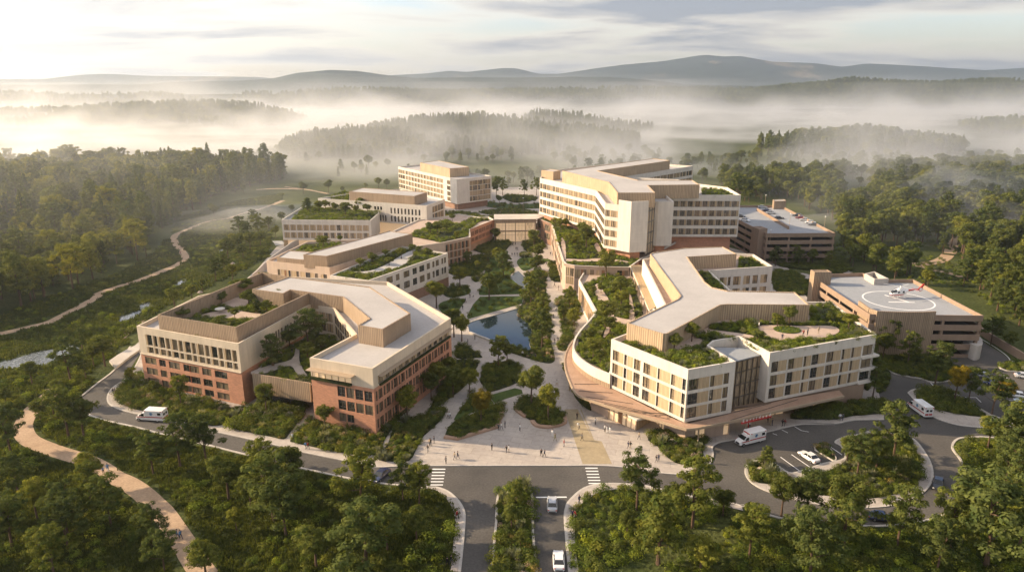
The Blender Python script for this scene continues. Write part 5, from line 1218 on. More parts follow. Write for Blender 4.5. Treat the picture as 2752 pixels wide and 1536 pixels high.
# ------------------------------------------------------------------ single trees
TREES = []; NT = 0
CATG = {'oak': 'broadleaf_tree', 'pine': 'pine_tree', 'tall': 'slender_tree', 'conifer': 'conifer_tree', 'gold': 'golden_tree'}
_first = {}; TS = .98
def tree(p, z, h, kind, label, group=None, wide=1.0, sub=None):
    global NT
    v = NT % len(TREE[kind]); NT += 1; T = TREE[kind][v]; name = CATG[kind]; key = (kind, v)
    if key not in _first:
        r = empty(name, (p[0], p[1], z), 0); link('trunk', T['trunk'], r); link('crown', T['crown'], r); _first[key] = r
    else: r = copy_tree(_first[key]); r.location = (p[0], p[1], z)
    if len(label.split()) > 16: print('LONG', label)
    r.rotation_euler = (0, 0, random.uniform(0, 6.28)); s = h / 10.2 * TS; r.scale = (s * wide * random.uniform(.95, 1.1), s * wide * random.uniform(.95, 1.1), s); tag(r, label, 'tree')
    if 'group' in r: del r['group']
    if group: r['group'] = group
    TREES.append((p[0], p[1], h)); return r
def T(cr, z, items, place):
    for it in items:
        x, y, h, kind = it[:4]; what = it[4] if len(it) > 4 else None; wd = it[5] if len(it) > 5 else 1.0
        if z > 5: h *= 1.2; wd *= 1.3
        nm = {'oak': 'round-crowned leafy tree', 'pine': 'spreading pine', 'tall': 'slender upright tree', 'conifer': 'pointed conifer', 'gold': 'golden-leaved tree'}[kind]
        tree(cr(z, x, y)[0], z, h, kind, (nm + ' ' + what) if what else nm + ' ' + place, None if what else place, wd)
T(B1, 0, [(615, 268, 12.5, 'pine', 'nearest the ambulance road bend, left of two', 1.1), (745, 245, 10.5, 'oak', 'just right of the bend pine, at the road edge'), (1600, 505, 12, 'pine', 'in the middle of the meadow clump below the ambulance'), (1830, 480, 11.5, 'pine', 'right of the meadow clump against the road'), (1360, 570, 9, 'pine', 'left and lowest of the meadow clump'),
           (2030, 795, 10, 'oak', 'standing alone in the shrubs beyond the sandy trail'), (2330, 660, 10, 'pine', 'at the road edge below the brick ward corner'), (2430, 985, 13, 'pine', 'large dark one at the centre of the left verge', 1.1), (100, 395, 11.5, 'pine', 'by the fork of the sandy trail, with a bare trunk'), (2230, 900, 8, 'oak', 'low one in front of the large dark verge pine'), (2560, 760, 11, 'oak', 'half hidden behind the large dark verge pine'),
           (1830, 1500, 7, 'oak', 'bushy one where the sandy trail leaves the picture', 1.3), (2100, 1080, 5, 'oak', 'small one in the open scrub right of the trail'),], 'x')
T(B2, 0, [(730, 860, 12, 'pine', 'tall one overhanging the parked-up road near the dark blue car'), (1100, 805, 8.5, 'pine', 'small dark one left of the crossing', .9), (1245, 845, 9, 'pine', 'pale small one right beside the left crossing', .9), (775, 1480, 13.5, 'pine', 'tall one with bare trunk at the bottom of the left verge', 1.2), (330, 1400, 8, 'oak', 'silvery bushy one at the bottom of the left verge', 1.2),
           (60, 1120, 11, 'pine', 'dark one at the lower middle of the left verge', 1.1), (960, 1250, 9, 'oak', 'sunlit one behind the tall bare-trunked pine'), (1220, 1180, 7, 'oak', 'low one near the left pavement shrubs'), (2110, 860, 5.5, 'tall', 'first on the road median, nearest the junction', 1.3), (2060, 1080, 6, 'oak', 'second and widest on the road median', .95), (2140, 1240, 4, 'oak', 'small one low on the road median', .9), (920, 1540, 6, 'oak', 'round one cut by the bottom edge, left verge')], 'x')
T(B3, 0, [(695, 890, 12, 'pine', 'first right of the right crossing, on the verge', .9), (1190, 1045, 14, 'pine', 'tallest on the right verge, pale trunk showing'), (885, 1370, 12.5, 'tall', 'olive green one with a bare double trunk, right verge', 1.2), (1010, 1000, 8.5, 'oak', 'between the two tall verge pines'), (610, 1120, 5, 'oak', 'small blue-green one beside the right pavement'),
           (1260, 1450, 7, 'oak', 'blue-green round one at the bottom edge, right verge', 1.3), (1700, 1010, 4.5, 'oak', 'silvery small one below the parking loop'), (1460, 940, 6, 'oak', 'dark one at the verge edge below the loop')], 'x')
T(B4, 0, [(1410, 455, 13, 'pine', 'tallest on the loop island, bare trunk leaning'), (1090, 600, 10, 'pine', 'dense one in the middle of the loop island'), (1260, 540, 8.5, 'oak', 'between the dense pine and the tall pine on the loop island'), (1000, 470, 6.5, 'oak', 'left edge of the loop island clump'), (290, 505, 4.6, 'tall', 'spiky olive shrub-tree at the tip of the loop island', 1.4), (1490, 640, 4.5, 'oak', 'dark round one low on the loop island'),
           (640, 960, 9.5, 'pine', 'behind the loop, centre of the right woods', 1.1), (420, 950, 9, 'oak', 'left of the woods below the loop'), (2370, 515, 13.5, 'pine', 'tall one on the bend right of the loop', 1.1), (2530, 500, 14, 'pine', 'tallest at the right edge beside the bend', 1.1), (2230, 1410, 17, 'pine', 'great leaning pine with reddish bare trunk, bottom right corner', 1.25), (2250, 340, 8, 'oak', 'low one at the bend of the right road')], 'x')
T(C1, 0, [(450, 1062, 9, 'oak', 'dark one against the west brick wing windows', .8), (125, 905, 4.5, 'oak', 'small one at the far-left corner of the brick ward'), (290, 985, 4.2, 'oak', 'small one between corner and dark wing tree'), (1000, 1112, 8.6, 'oak', 'in front of the courtyard link wall'), (1375, 1205, 6.5, 'oak', 'low one below the east brick wing windows'), (1905, 1150, 9, 'oak', 'at the plaza end of the bed beside the east brick wing'), (2200, 1000, 9, 'oak', 'leafy one half up the east side of the ward'), (2060, 1020, 8, 'oak', 'dark one close against the east brick wing')], 'x')
T(C1, 7.6, [(1270, 690, 9.5, 'pine', 'largest in the raised courtyard', .9), (1040, 800, 7, 'tall', 'slim dark one at the front of the raised courtyard', 1.2), (1265, 765, 4.5, 'oak', 'small round one in the middle of the courtyard'), (1150, 690, 5, 'oak', 'behind the slim courtyard tree'), (1350, 700, 3.5, 'oak', 'low one by the east courtyard wall')], 'x')
T(C1, ZA - 1, [(455, 505, 3.4, 'oak', 'first of the roof garden, front-left corner of the ward', 1.6), (625, 420, 3.4, 'oak', 'slim one by the west screen of the ward roof garden'), (712, 400, 3.2, 'oak', 'middle one along the west screen of the ward roof garden', 1.3), (850, 335, 4.2, 'oak', 'wide one before the plant room on the ward roof', 1.5), (885, 405, 3.6, 'oak', 'right of the patio in the ward roof garden', 1.3), (985, 265, 3.2, 'oak', 'farthest one in the ward roof garden', 1.3), (930, 460, 3.4, 'tall', 'upright one beside the patio of the ward roof garden', 1.3), (1000, 455, 3, 'oak', 'near the east screen of the ward roof garden', 1.2), (1085, 395, 4, 'oak', 'last one before the plant room corner of the ward roof', 1.3), (795, 495, 2.6, 'oak', 'tiny one on the ward roof patio'), (700, 540, 2.4, 'oak', 'low one against the front screen of the ward roof', 1.7)], 'x')
T(L4, 0, [(1210, 785, 10, 'oak', 'open-crowned one beside the back road, left of the ward'), (1080, 790, 7, 'oak', 'thin one left of the open-crowned tree'), (815, 965, 13, 'pine', 'biggest dark one above the road bend at the left'), (950, 600, 7, 'tall', 'feathery one behind the biggest dark pine'), (375, 1000, 7, 'oak', 'round dark one by the stream'), (80, 1245, 5, 'oak', 'pale crooked one at the left edge'), (700, 1240, 7.5, 'oak', 'grey-green one between trail and road bend'), (620, 1350, 6, 'oak', 'dark low one right of the trail by the bend'), (470, 1420, 6, 'oak', 'low one left of the road bend pines'), (100, 1440, 6, 'oak', 'bushy one left of the trail fork'), (990, 930, 6, 'oak', 'dark one in shade beside the road')], 'x')
T(L3, 0, [(1500, 1420, 7.5, 'oak', 'sunlit round one on the bank above the ward', 1.1), (1855, 1200, 9.5, 'pine', 'on the river bank left of the peach building'), (2000, 1190, 7, 'oak', 'beside the bank rocks left of the peach building'), (2090, 1010, 7.5, 'oak', 'round one halfway along the service road'), (2120, 880, 11.5, 'pine', 'tall one left of the clinic'), (2225, 820, 12, 'pine', 'tallest one beside the clinic corner'), (1840, 655, 9, 'oak', 'lone one beside the winding trail in the mist'), (1740, 1290, 5.5, 'oak', 'low one by the stream bank rocks'), (1810, 1010, 5, 'conifer', 'small pointed one by the stream'), (2370, 830, 7, 'oak', 'low one tucked beside the clinic wall'), (2000, 900, 7, 'oak', 'in the bank clump left of the tall pines'), (2510, 620, 6, 'oak', 'behind the clinic roof corner')], 'x')
T(C3, 0, [(745, 375, 10, 'oak', 'pale misty one behind the clinic'), (865, 385, 6, 'oak', 'dark one behind the clinic roof garden'), (1175, 340, 9, 'oak', 'left one of the pair left of the rear block'), (1245, 345, 8, 'oak', 'right one of the pair left of the rear block'), (1075, 232, 10, 'conifer', 'lone one in the misty meadow'), (830, 240, 9, 'conifer', 'misty one left in the far meadow'), (1065, 345, 5, 'oak', 'low one behind the clinic plant room'), (2185, 420, 15, 'pine', 'tall one right of the rear block', .8), (2240, 400, 13, 'pine', 'second one right of the rear block', .8), (2210, 480, 7, 'oak', 'low one in front of the pair by the rear block'), (2425, 410, 12, 'pine', 'dark one between rear block and hospital', .8), (2530, 400, 13, 'pine', 'misty one just left of the hospital', .8), (2510, 480, 6, 'oak', 'dark low one by the small pond'), (2340, 465, 4, 'oak', 'small bushy one by the small pond'), (1890, 580, 4, 'oak', 'below the corner of the rear block')], 'x')
T(C3, ZC - 1, [(565, 540, 6, 'tall', 'first on the clinic roof, left corner', 1.3), (665, 545, 5.5, 'oak', 'second on the clinic roof'), (720, 530, 5, 'oak', 'third on the clinic roof'), (805, 545, 4.5, 'oak', 'fourth on the clinic roof'), (890, 580, 6.5, 'oak', 'largest, in the middle of the clinic roof'), (1020, 530, 6, 'oak', 'by the back wall of the clinic roof', .9), (1080, 555, 4.5, 'oak', 'last one at the right end of the clinic roof'), (980, 560, 4, 'oak', 'low one between two roof trees of the clinic')], 'x')
T(C3, ZB - .9, [(1020, 1030, 3.6, 'oak', 'first on the white wing roof'), (1125, 990, 4, 'oak', 'second on the white wing roof'), (1265, 1000, 2.8, 'oak', 'low one mid white wing roof', 1.2), (1235, 935, 3, 'oak', 'by the back wall of the white wing roof'), (1370, 945, 4, 'oak', 'largest on the white wing roof'), (1470, 900, 3.4, 'oak', 'fourth on the white wing roof'), (1520, 910, 3.2, 'oak', 'fifth on the white wing roof'), (1600, 920, 2.8, 'oak', 'last on the white wing roof', 1.3), (700, 850, 4.5, 'oak', 'wide one on the peach roof terrace', 1.3), (845, 805, 2.8, 'oak', 'small round one on the peach roof terrace')], 'x')
T(C5, ZP - .5, [(30, 300, 5, 'oak', 'left on the west podium garden'), (110, 300, 5.5, 'oak', 'tall round one on the west podium garden'), (220, 270, 4, 'oak', 'wide one on the west podium garden', 1.4), (280, 150, 3.5, 'oak', 'dark round one at the back of the west podium'), (330, 345, 3, 'oak', 'low one at the front of the west podium')], 'x')
T(C5, 0, [(785, 395, 8, 'oak', 'in front of the glazed hall, left side'), (1205, 340, 10, 'oak', 'against the glazed hall, right side'), (1220, 500, 11.5, 'oak', 'large dark one below the hall, right side'), (870, 800, 11, 'pine', 'beside the channel of the central garden'), (820, 690, 10, 'oak', 'in the centre of the walk gardens, left of the walk'), (1265, 620, 9, 'oak', 'on the oval lawn edge of the central walk'), (1250, 800, 10.5, 'oak', 'at the top of the strip garden beside the walk'), (1265, 1000, 10.5, 'pine', 'second in the strip garden beside the walk', .9), (1185, 1140, 11, 'pine', 'third in the strip garden, at the pond corner', .9), (1310, 1330, 10.5, 'pine', 'fourth in the strip garden, by the pond'),
           (705, 1060, 11, 'oak', 'on the triangle lawn beyond the pond'), (370, 935, 10, 'oak', 'dark one beside the white wing end'), (450, 660, 7, 'oak', 'near the west podium foot'), (100, 1150, 11, 'oak', 'large dark one behind the ward corner', 1.1), (1625, 1170, 9, 'oak', 'below the curved terrace wall, right of the walk'), (1560, 1310, 7, 'oak', 'lower one right of the walk'), (1680, 1400, 8, 'oak', 'against the curve of the terrace wall'), (690, 620, 6, 'oak', 'low one left of the walk gardens'), (570, 720, 5, 'oak', 'drooping one by the west podium path'), (700, 800, 6, 'oak', 'pale one left of the channel')], 'x')
T(C5, ZQ - .7, [(2045, 810, 9.5, 'oak', 'large one at the north end of the curved terrace', .85), (2210, 1020, 6.5, 'oak', 'in the middle of the curved terrace paths'), (2220, 1150, 5.5, 'oak', 'below the middle tree of the curved terrace'), (2040, 1390, 8, 'oak', 'sunlit one at the bend of the curved terrace', .85), (1900, 1000, 3, 'oak', 'low one along the terrace parapet'), (1990, 980, 3, 'oak', 'second low one along the terrace parapet'), (2150, 960, 3.5, 'oak', 'north of the middle terrace tree'), (2270, 1230, 3.2, 'oak', 'round one closing the terrace island', 1.5)], 'x')
T(C6, ZQ - .7, [(1850, 330, 4.5, 'oak', 'inside the curve of the terrace, upper'), (1900, 480, 5, 'oak', 'inside the curve of the terrace, middle'), (2090, 220, 5, 'oak', 'beside the pavilion wall on the terrace'), (1980, 560, 4, 'oak', 'inside the curve of the terrace, lower')], 'x')
T(C6, 0, [(810, 590, 9.5, 'pine', 'left one in the big garden bed below the pond', .9), (910, 540, 7, 'oak', 'right one in the big garden bed below the pond'), (1190, 1050, 12, 'oak', 'taller of the two in the rounded plaza planter', .85), (1382, 1205, 10, 'oak', 'shorter of the two in the rounded plaza planter', .85), (612, 1255, 10, 'gold', 'yellowish one in the wedge-shaped plaza planter', .75), (480, 930, 9, 'oak', 'dark one above the wedge planter'), (390, 290, 9, 'oak', 'leaning one by the pond corner'), (300, 240, 10, 'oak', 'dark one between ward corner and pond'), (1310, 370, 12, 'pine', 'tallest at the pond side of the walk', .9), (1590, 690, 3.5, 'oak', 'small one beside the canopy start'), (120, 880, 9, 'oak', 'upper one in the shady bed beside the ward'), (230, 760, 8, 'oak', 'second in the shady bed beside the ward')], 'x')
T(C4, ZP - .6, [(720, 860, 8.5, 'oak', 'largest on the hospital garden terrace', .9), (690, 780, 7, 'oak', 'behind the largest terrace tree'), (765, 775, 4, 'oak', 'round dark one by the terrace rocks'), (455, 680, 4.5, 'oak', 'first of two lollipop ones by the podium corner'), (497, 695, 5, 'oak', 'second of two lollipop ones by the podium corner'), (545, 690, 4.5, 'oak', 'third one along the hospital base'), (560, 820, 4, 'oak', 'spreading one in the terrace middle', 1.5), (620, 830, 4, 'oak', 'second spreading one in the terrace middle', 1.5), (640, 900, 3.5, 'oak', 'low one at the terrace front', 1.4), (890, 900, 5, 'oak', 'by the hospital entrance arch')], 'x')
T(C4, 0, [(1390, 870, 8, 'oak', 'in shade below the hospital corner'), (885, 1130, 1, 'oak')][:1], 'x')
T(C2, 0, [(2330, 760, 9, 'oak', 'dark one right of the pavilion end')], 'x')
T(C2, ZE - .9, [(985, 700, 3.6, 'oak', 'largest on the pavilion roof near the front', 1.2), (1100, 640, 4.2, 'oak', 'taller one behind on the pavilion roof'), (1650, 545, 3.2, 'oak', 'left one beside the roof patio lawn'), (1725, 535, 4.6, 'oak', 'lollipop one beside the roof patio lawn'), (2110, 560, 3.6, 'oak', 'rightmost one on the pavilion roof', 1.4), (2000, 520, 2.6, 'oak', 'low one behind the roof patio', 1.3), (1520, 640, 2.6, 'oak', 'low one left of the roof patio', 1.3)], 'x')
T(C7, 0, [(1185, 990, 12, 'pine', 'tall one against the helipad screen wall', .8), (1400, 1075, 10, 'pine', 'dark one at the foot of the helipad car park', .9), (1655, 1310, 13, 'pine', 'big dark one between drive and parking', .9), (1780, 1060, 6, 'conifer', 'feathery one in front of the car park ramp'), (1850, 1440, 10.5, 'gold', 'yellow one in the parking strip', .75), (1985, 1440, 9, 'pine', 'dark one right of the yellow tree', .85), (2210, 1560, 11, 'pine', 'dark one over the parked cars at the right', .95), (2300, 1500, 8, 'gold', 'olive one over the parked white car'), (640, 470, 8, 'oak', 'sunlit one beside the car park ramp rail'), (690, 480, 4, 'oak', 'low one beside the car park ramp rail'), (1060, 1400, 11, 'pine', 'dark one at the pavilion east corner', .8), (990, 1180, 10, 'oak', 'dark one behind the pavilion balconies'), (1570, 300, 8, 'oak', 'golden-green one behind the landing deck')], 'x')
T(C8, 0, [(648, 865, 10.5, 'pine', 'in front of the north car park stair tower'), (1950, 865, 10, 'tall', 'beside the far right trail'), (1655, 550, 16, 'tall', 'tall bare-trunked one in the misty slope'), (1830, 1130, 8, 'oak', 'round one right of the landing deck'), (2110, 1110, 11, 'pine', 'pale double-trunked one at the right slope')], 'x')
T(L3, 0, [(1930, 1120, 9, 'pine', 'first up the bank from the ward, stream side'), (1960, 1010, 10, 'oak', 'second up the bank, above the rocks', 1.1), (2050, 960, 10, 'oak', 'broad one midway up the bank', 1.2), (2060, 820, 11, 'pine', 'left of the tallest bank pines'), (2150, 930, 9, 'oak', 'between bank pines and service road', 1.1), (2240, 900, 8, 'oak', 'right below the tallest bank pine'), (2310, 760, 8, 'oak', 'at the clinic corner behind the bank pines'), (1650, 1350, 6, 'oak', 'low one by the ward screen, stream side', 1.2), (2420, 700, 7, 'oak', 'left of the clinic front terrace'), (2180, 720, 9, 'pine', 'highest up the bank towards the mist')], 'x')
# clumps planted too closely to tell one from another
def grove(poly, step, hr, kinds, place, lab, z=0):
    X, Y = jitter_fill(ccw(poly), step)
    for x, y in zip(X, Y):
        if any(abs(x - t[0]) < step * .5 and abs(y - t[1]) < step * .5 for t in TREES[-400:]): continue
        if not off_trail(np.array([x]), np.array([y]), 3.2)[0]: continue
        k = random.choice(kinds); tree((x, y), z, random.uniform(*hr), k, lab % {'oak': 'broadleaf tree', 'pine': 'pine', 'tall': 'slender tree', 'conifer': 'conifer', 'gold': 'golden tree'}[k], place, 1.0)
n0 = NT
grove(B1(0, -400, 330, 100, 440, 420, 420, 700, 520, 950, 680, 1250, 900, 1420, 1120, 1560, 1560, -500, 1560), 7.0, (7.5, 11), ['pine', 'pine', 'oak'], 'dark trees below the sandy trail', '%s in the dark wood below the sandy trail')
grove(B3(0, 330, 1300, 700, 1150, 1300, 1150, 1500, 1100, 1560, 1600, 330, 1600) , 8.5, (4.5, 7), ['oak', 'pine'], 'trees at the foot of the right verge', '%s among the shrubs at the foot of the right verge')
grove(B4(0, 150, 980, 800, 1050, 1250, 1130, 1700, 1060, 2000, 1000, 2150, 800, 2160, 560, 2240, 420, 2620, 420, 2900, 700, 2900, 1560, 0, 1560), 7.6, (8.5, 12.5), ['pine', 'pine', 'oak', 'pine'], 'dense wood beyond the loop road', '%s in the dense wood beyond the loop road')
grove(C8(0, 380, 790, 560, 860, 700, 880, 800, 900, 1080, 905, 1200, 960, 1380, 1060, 1250, 1020, 1000, 1010, 800, 960, 650, 960), 8.5, (5.5, 9), ['oak', 'pine'], 'shaded trees at the foot of the north car park', '%s in the shade between the car parks')
grove(C7(0, 2150, 900, 2120, 600, 2400, 760, 2700, 1000, 2700, 1100, 2420, 960), 9, (6, 10), ['pine', 'oak'], 'trees above the ramp retaining wall', '%s above the ramp retaining wall')
print('trees', NT)

# ------------------------------------------------------------------ woods
WL = ccw(L3(0, -900, 240, 0, 300, 700, 280, 1500, 270, 2440, 270, 2440, 330, 2150, 400, 1900, 470, 1600, 650, 1330, 790, 1250, 1020, 950, 1160, 640, 1290, 420, 1400, 150, 1480, -400, 1650, -1500, 1700))
WR = ccw(C8(0, 250, 330, 700, 300, 1150, 270, 1500, 240, 2100, 230, 3200, 230, 4200, 700, 4300, 2200, 3100, 1800, 2600, 1470, 2380, 1320, 2180, 1190, 2060, 1110, 2150, 1050, 2060, 960, 2000, 860, 1700, 840, 1350, 850, 1180, 800, 1130, 650, 900, 520, 760, 440, 600, 440, 500, 470, 300, 470))
hole = ccw(C8(0, 1150, 300, 1300, 260, 1500, 255, 1420, 330, 1400, 480, 1250, 490, 1220, 430, 1130, 400))
X, Y = jitter_fill(WL, 7.6); keep = (Y > 120); X, Y = X[keep], Y[keep]
near = np.argsort(np.hypot(X - (-40), Y)); nn = max(0, min(110, 296 - NT - 45))
# nearest trees of the forest stand as single trees, the rest is one mass
def edge_score(X, Y): return np.hypot(X + 0, Y)
order = np.argsort(edge_score(X, Y)); vis = []
for i in order:
    px = 1376 + F * X[i] / (CP * Y[i] + SP * CAMZ); 
    if -40 < px and len(vis) < nn: vis.append(i)
for i in vis:
    k = random.choice(['pine', 'oak', 'pine', 'tall']); tree((X[i], Y[i]), 0, random.uniform(10, 14.5), k, '%s at the near edge of the forest left of the winding trail' % {'oak': 'broadleaf tree', 'pine': 'pine', 'tall': 'slender tree'}[k], 'near edge of the left forest')
rest = np.ones(len(X), bool); rest[vis] = False; X, Y = X[rest], Y[rest]; P = pack(X, Y, 0, 1.0, 1.95, 8); P[:, 3] *= .75 + .5 * fbm(X, Y, 40, 15, 2)
far = Y > 330; P[:, 3] *= np.where(far, 1.18, 1.0); sel = far & (X > -300) & (NP.rand(len(X)) < .55) ; A1 = P[~sel]; A2 = P[sel]; A2[:, 5] = A2[:, 5] % 4; A2[:, 3] *= .62 + .55 * NP.rand(len(A2))
scatter('forest', A1, C_left); scatter('forest', A2, C_con)
X, Y = jitter_fill(WR, 7.6); k = ~inside_np(X, Y, hole) & (fbm(X, Y, 45, 77, 3) > .24); X, Y = X[k], Y[k]
clr = ccw(C8(0, 1130, 860, 1400, 830, 2000, 800, 2060, 880, 1900, 1000, 1650, 1010, 1400, 960)); k = ~inside_np(X, Y, clr); X, Y = X[k], Y[k]
WG = ccw(C8(0, 1130, 720, 1180, 700, 1300, 780, 1400, 850, 1500, 960, 1740, 1000, 1700, 1120, 1420, 1080, 1300, 1030, 1240, 970)); xg, yg = jitter_fill(WG, 7.5); X, Y = np.concatenate([X, xg]), np.concatenate([Y, yg])
order = np.argsort(np.hypot(X, Y)); vis = []
for i in order:
    px = 1376 + F * X[i] / (CP * Y[i] + SP * CAMZ)
    if px < 2780 and len(vis) < 45: vis.append(i)
for i in vis:
    k = random.choice(['pine', 'oak', 'oak', 'tall']); tree((X[i], Y[i]), 0, random.uniform(10, 14), k, '%s at the near edge of the right slope woods' % {'oak': 'broadleaf tree', 'pine': 'pine', 'tall': 'slender tree'}[k], 'near edge of the right woods')
rest = np.ones(len(X), bool); rest[vis] = False; X, Y = X[rest], Y[rest]; P = pack(X, Y, 0, .8, 1.8, 6); scatter('forest', P, C_right)
# ridge woods, thinning with distance
FW = []; CW = []; KO = [0, 1, 2, 3, 4, 5, 6, 7, 8, 9]
for ki, (cr, y0, wn_, wf_) in enumerate(RIDGES[:9] + RIDGES[-1:]):
    xs = [c[0] for c in cr]; lim = .80 * (y0 + 200)
    x0, x1 = max(xs[0], -lim), min(xs[-1], lim); step = {0: 5.6, 1: 7, 2: 7, 3: 8, 4: 8.5, 5: 14, 6: 15, 7: 15, 8: 10, 9: 5.6}[KO[ki]]
    poly = [(x0, y0 - wn_ * 1.5), (x1, y0 - wn_ * 1.5), (x1, y0 + wf_ * .35), (x0, y0 + wf_ * .35)]; X, Y = jitter_fill(poly, step); Z = height(X, Y)
    k = (Z > 2.5) & (fbm(X, Y, 60 if y0 < 1300 else 160, 90 + ki, 3) > (.15 if y0 < 1300 else .30)); X, Y, Z = X[k], Y[k], Z[k]
    base = {0: 1.5, 1: 1.25, 2: 1.5, 3: 1.5, 4: 1.3, 5: 1.5, 6: 1.8, 7: 1.8, 8: 1.5, 9: 1.2}[KO[ki]]; P = pack(X, Y, Z - .5, base * .7, base * 1.25, 5); (CW if KO[ki] < 2 else FW).append(P)
P = np.concatenate(CW); P[:, 5] = P[:, 5] % 4; scatter('ridge_forest', P, C_con)
scatter('ridge_forest', np.concatenate(FW), C_far)
# scattered trees in the misty meadows
R2 = np.random.RandomState(12); X = R2.uniform(-260, 520, 900); Y = R2.uniform(470, 760, 900); k = (fbm(X, Y, 70, 61, 3) > .60) | ((X > 120) & (fbm(X, Y, 60, 66, 3) > .45)); X, Y = X[k], Y[k]; scatter('valley_trees', pack(X, Y, height(X, Y), .7, 1.4, 6, R2), C_right)
# ================================================================== VEHICLES
def loft(mb, secs, m=0, cap=True):
    """secs: list of rings (same number of points)"""
    n = len(secs[0])
    for a, b in zip(secs, secs[1:]):
        for k in range(n): mb.face([a[k], a[(k + 1) % n], b[(k + 1) % n], b[k]], m)
    if cap: mb.face(secs[0][::-1], m); mb.face(secs[-1], m)
def wheels(root, xs, yw, r=.33, wd=.22):
    wm_ = MB(); n = 16
    a = [(r * cos(2 * pi * k / n), -wd / 2, r * sin(2 * pi * k / n)) for k in range(n)]; b = [(p[0], wd / 2, p[2]) for p in a]
    loft(wm_, [a, b]); me = wm_.mesh('wheel', [M['tyre']]); rm = MB()
    a = [(r * .6 * cos(2 * pi * k / n), -wd / 2 - .015, r * .6 * sin(2 * pi * k / n)) for k in range(n)]; b = [(p[0], wd / 2 + .015, p[2]) for p in a]; loft(rm, [a, b]); me2 = rm.mesh('rim', [M['steel']])
    for x in xs:
        for y in (-yw, yw): w_ = link('wheel', me, root, (x, y, r)); link('rim', me2, w_)
def box_obj(name, root, mat, *b):
    mb = MB()
    for q in b: mb.box(*q)
    return link(name, mb.mesh(name, [M[mat]]), root)
def paint(name, c): 
    if name not in M: M[name] = plain(name, c, .28, 0, .5, .8)
    return M[name]
M['cglass'] = plain('car_glass', (.015, .018, .02), .05, 0, .9)
def make_car(bodymat, kind='sedan'):
    r = empty('parked_car')
    suv = kind == 'suv'; zt = 1.62 if suv else 1.42; zb = 1.0 if suv else .9
    X = [-2.32, -2.22, -1.6, -.9, .6, 1.15, 2.0, 2.26, 2.33]; TP = [.7, zb - .02, zb + .06, zb + .03, zb, zb - .03, zb - .16, .62, .5]; WD = [.7, .84, .92, .93, .93, .92, .87, .78, .66]
    mb = MB(); secs = []
    for x, t, w in zip(X, TP, WD): secs.append([(x, -w * .9, .24), (x, -w, .42), (x, -w, t * .72), (x, -w * .86, t), (x, w * .86, t), (x, w, t * .72), (x, w, .42), (x, w * .9, .24)])
    loft(mb, secs); link('body', mb.mesh('body', [bodymat]), r)
    b0, b1, t0, t1 = (-2.1, 1.0, -1.85, .25) if suv else (-1.75, 1.05, -1.05, .28)
    mb = MB(); loft(mb, [[(b0, -.82, zb), (b1, -.8, zb - .03), (b1, .8, zb - .03), (b0, .82, zb)], [(t0, -.64, zt - .05), (t1, -.64, zt - .05), (t1, .64, zt - .05), (t0, .64, zt - .05)]]); link('windows', mb.mesh('windows', [M['cglass']]), r)
    mb = MB(); mb.prism([(t0 - .02, -.65), (t1 + .02, -.65), (t1 + .02, .65), (t0 - .02, .65)], zt - .06, zt, 0, bottom=True)
    for y in (-1, 1):
        for (xb, xt) in ((b0 + .1, t0 + .02), (b1 - .08, t1 - .02), ((b0 + b1) / 2, (t0 + t1) / 2 + .1)): mb.tube((xb, y * .81, zb - .02), (xt, y * .645, zt - .04), .045, .04, 4)
    link('roof', mb.mesh('roof', [bodymat]), r)
    wheels(r, (-1.4, 1.42), .84)
    for y in (-1, 1):
        box_obj('headlight', r, 'whitep', (2.2, 2.32, y * .62 - .14, y * .62 + .14, .5, .62)); box_obj('taillight', r, 'redl', (-2.32, -2.2, y * .66 - .14, y * .66 + .14, .62, .76)); box_obj('mirror', r, 'dark', (.72, .86, y * .98 - .09, y * .98 + .09, .92, 1.04))
    box_obj('bumper', r, 'dark', (2.24, 2.37, -.6, .6, .28, .42), (-2.36, -2.26, -.6, .6, .3, .46))
    return r
CARP = {'silver': (.45, .46, .47), 'white': (.75, .75, .74), 'black': (.012, .012, .014), 'navy': (.02, .03, .08), 'blue': (.04, .09, .28), 'grey': (.12, .125, .13), 'green': (.03, .06, .05), 'red': (.20, .03, .03), 'pale blue': (.35, .42, .50)}
_cars = {}
def car(p, q, z, colr, label, kind='sedan', group=None, name='parked_car'):
    """car standing on the segment from its tail p to its nose q"""
    key = (colr, kind)
    if key not in _cars: r = _cars[key] = make_car(paint('paint_' + colr.replace(' ', '_'), CARP[colr]), kind)
    else: r = copy_tree(_cars[key])
    r.name = name; r.location = ((p[0] + q[0]) / 2, (p[1] + q[1]) / 2, z); r.rotation_euler = (0, 0, atan2(q[1] - p[1], q[0] - p[0])); tag(r, label, 'car')
    if 'group' in r: del r['group']
    if group: r['group'] = group
    return r
def cc(cr, z, a, b, c, d): k = cr(z, a, b, c, d); return k[0], k[1]
car(*cc(B2, .01, 2422, 915, 2420, 800), .01, 'silver', 'silver saloon waiting behind the stop line at the junction', name='car')
car(*cc(B2, .01, 2482, 1425, 2475, 1290), .01, 'white', 'pearl white saloon low on the entrance road, at the bottom edge', name='car')
car(*cc(B2, .01, 925, 580, 878, 620), .01, 'navy', 'dark blue car on the road left of the left crossing', name='car')
car(*cc(B4, .01, 740, 485, 590, 390), .01, 'white', 'white saloon parked in the marked bay inside the loop')
car(*cc(B4, .01, 1815, 625, 1800, 725), .01, 'black', 'black car driving down the right side of the loop', name='car')
car(*cc(B4, .01, 1190, 960, 1430, 985), .01, 'navy', 'dark purple-blue coupe at the bottom of the loop', name='car')
car(*cc(C7, .01, 2210, 1228, 2040, 1180), .01, 'grey', 'dark grey estate farthest in the row by the parking strip', 'suv')
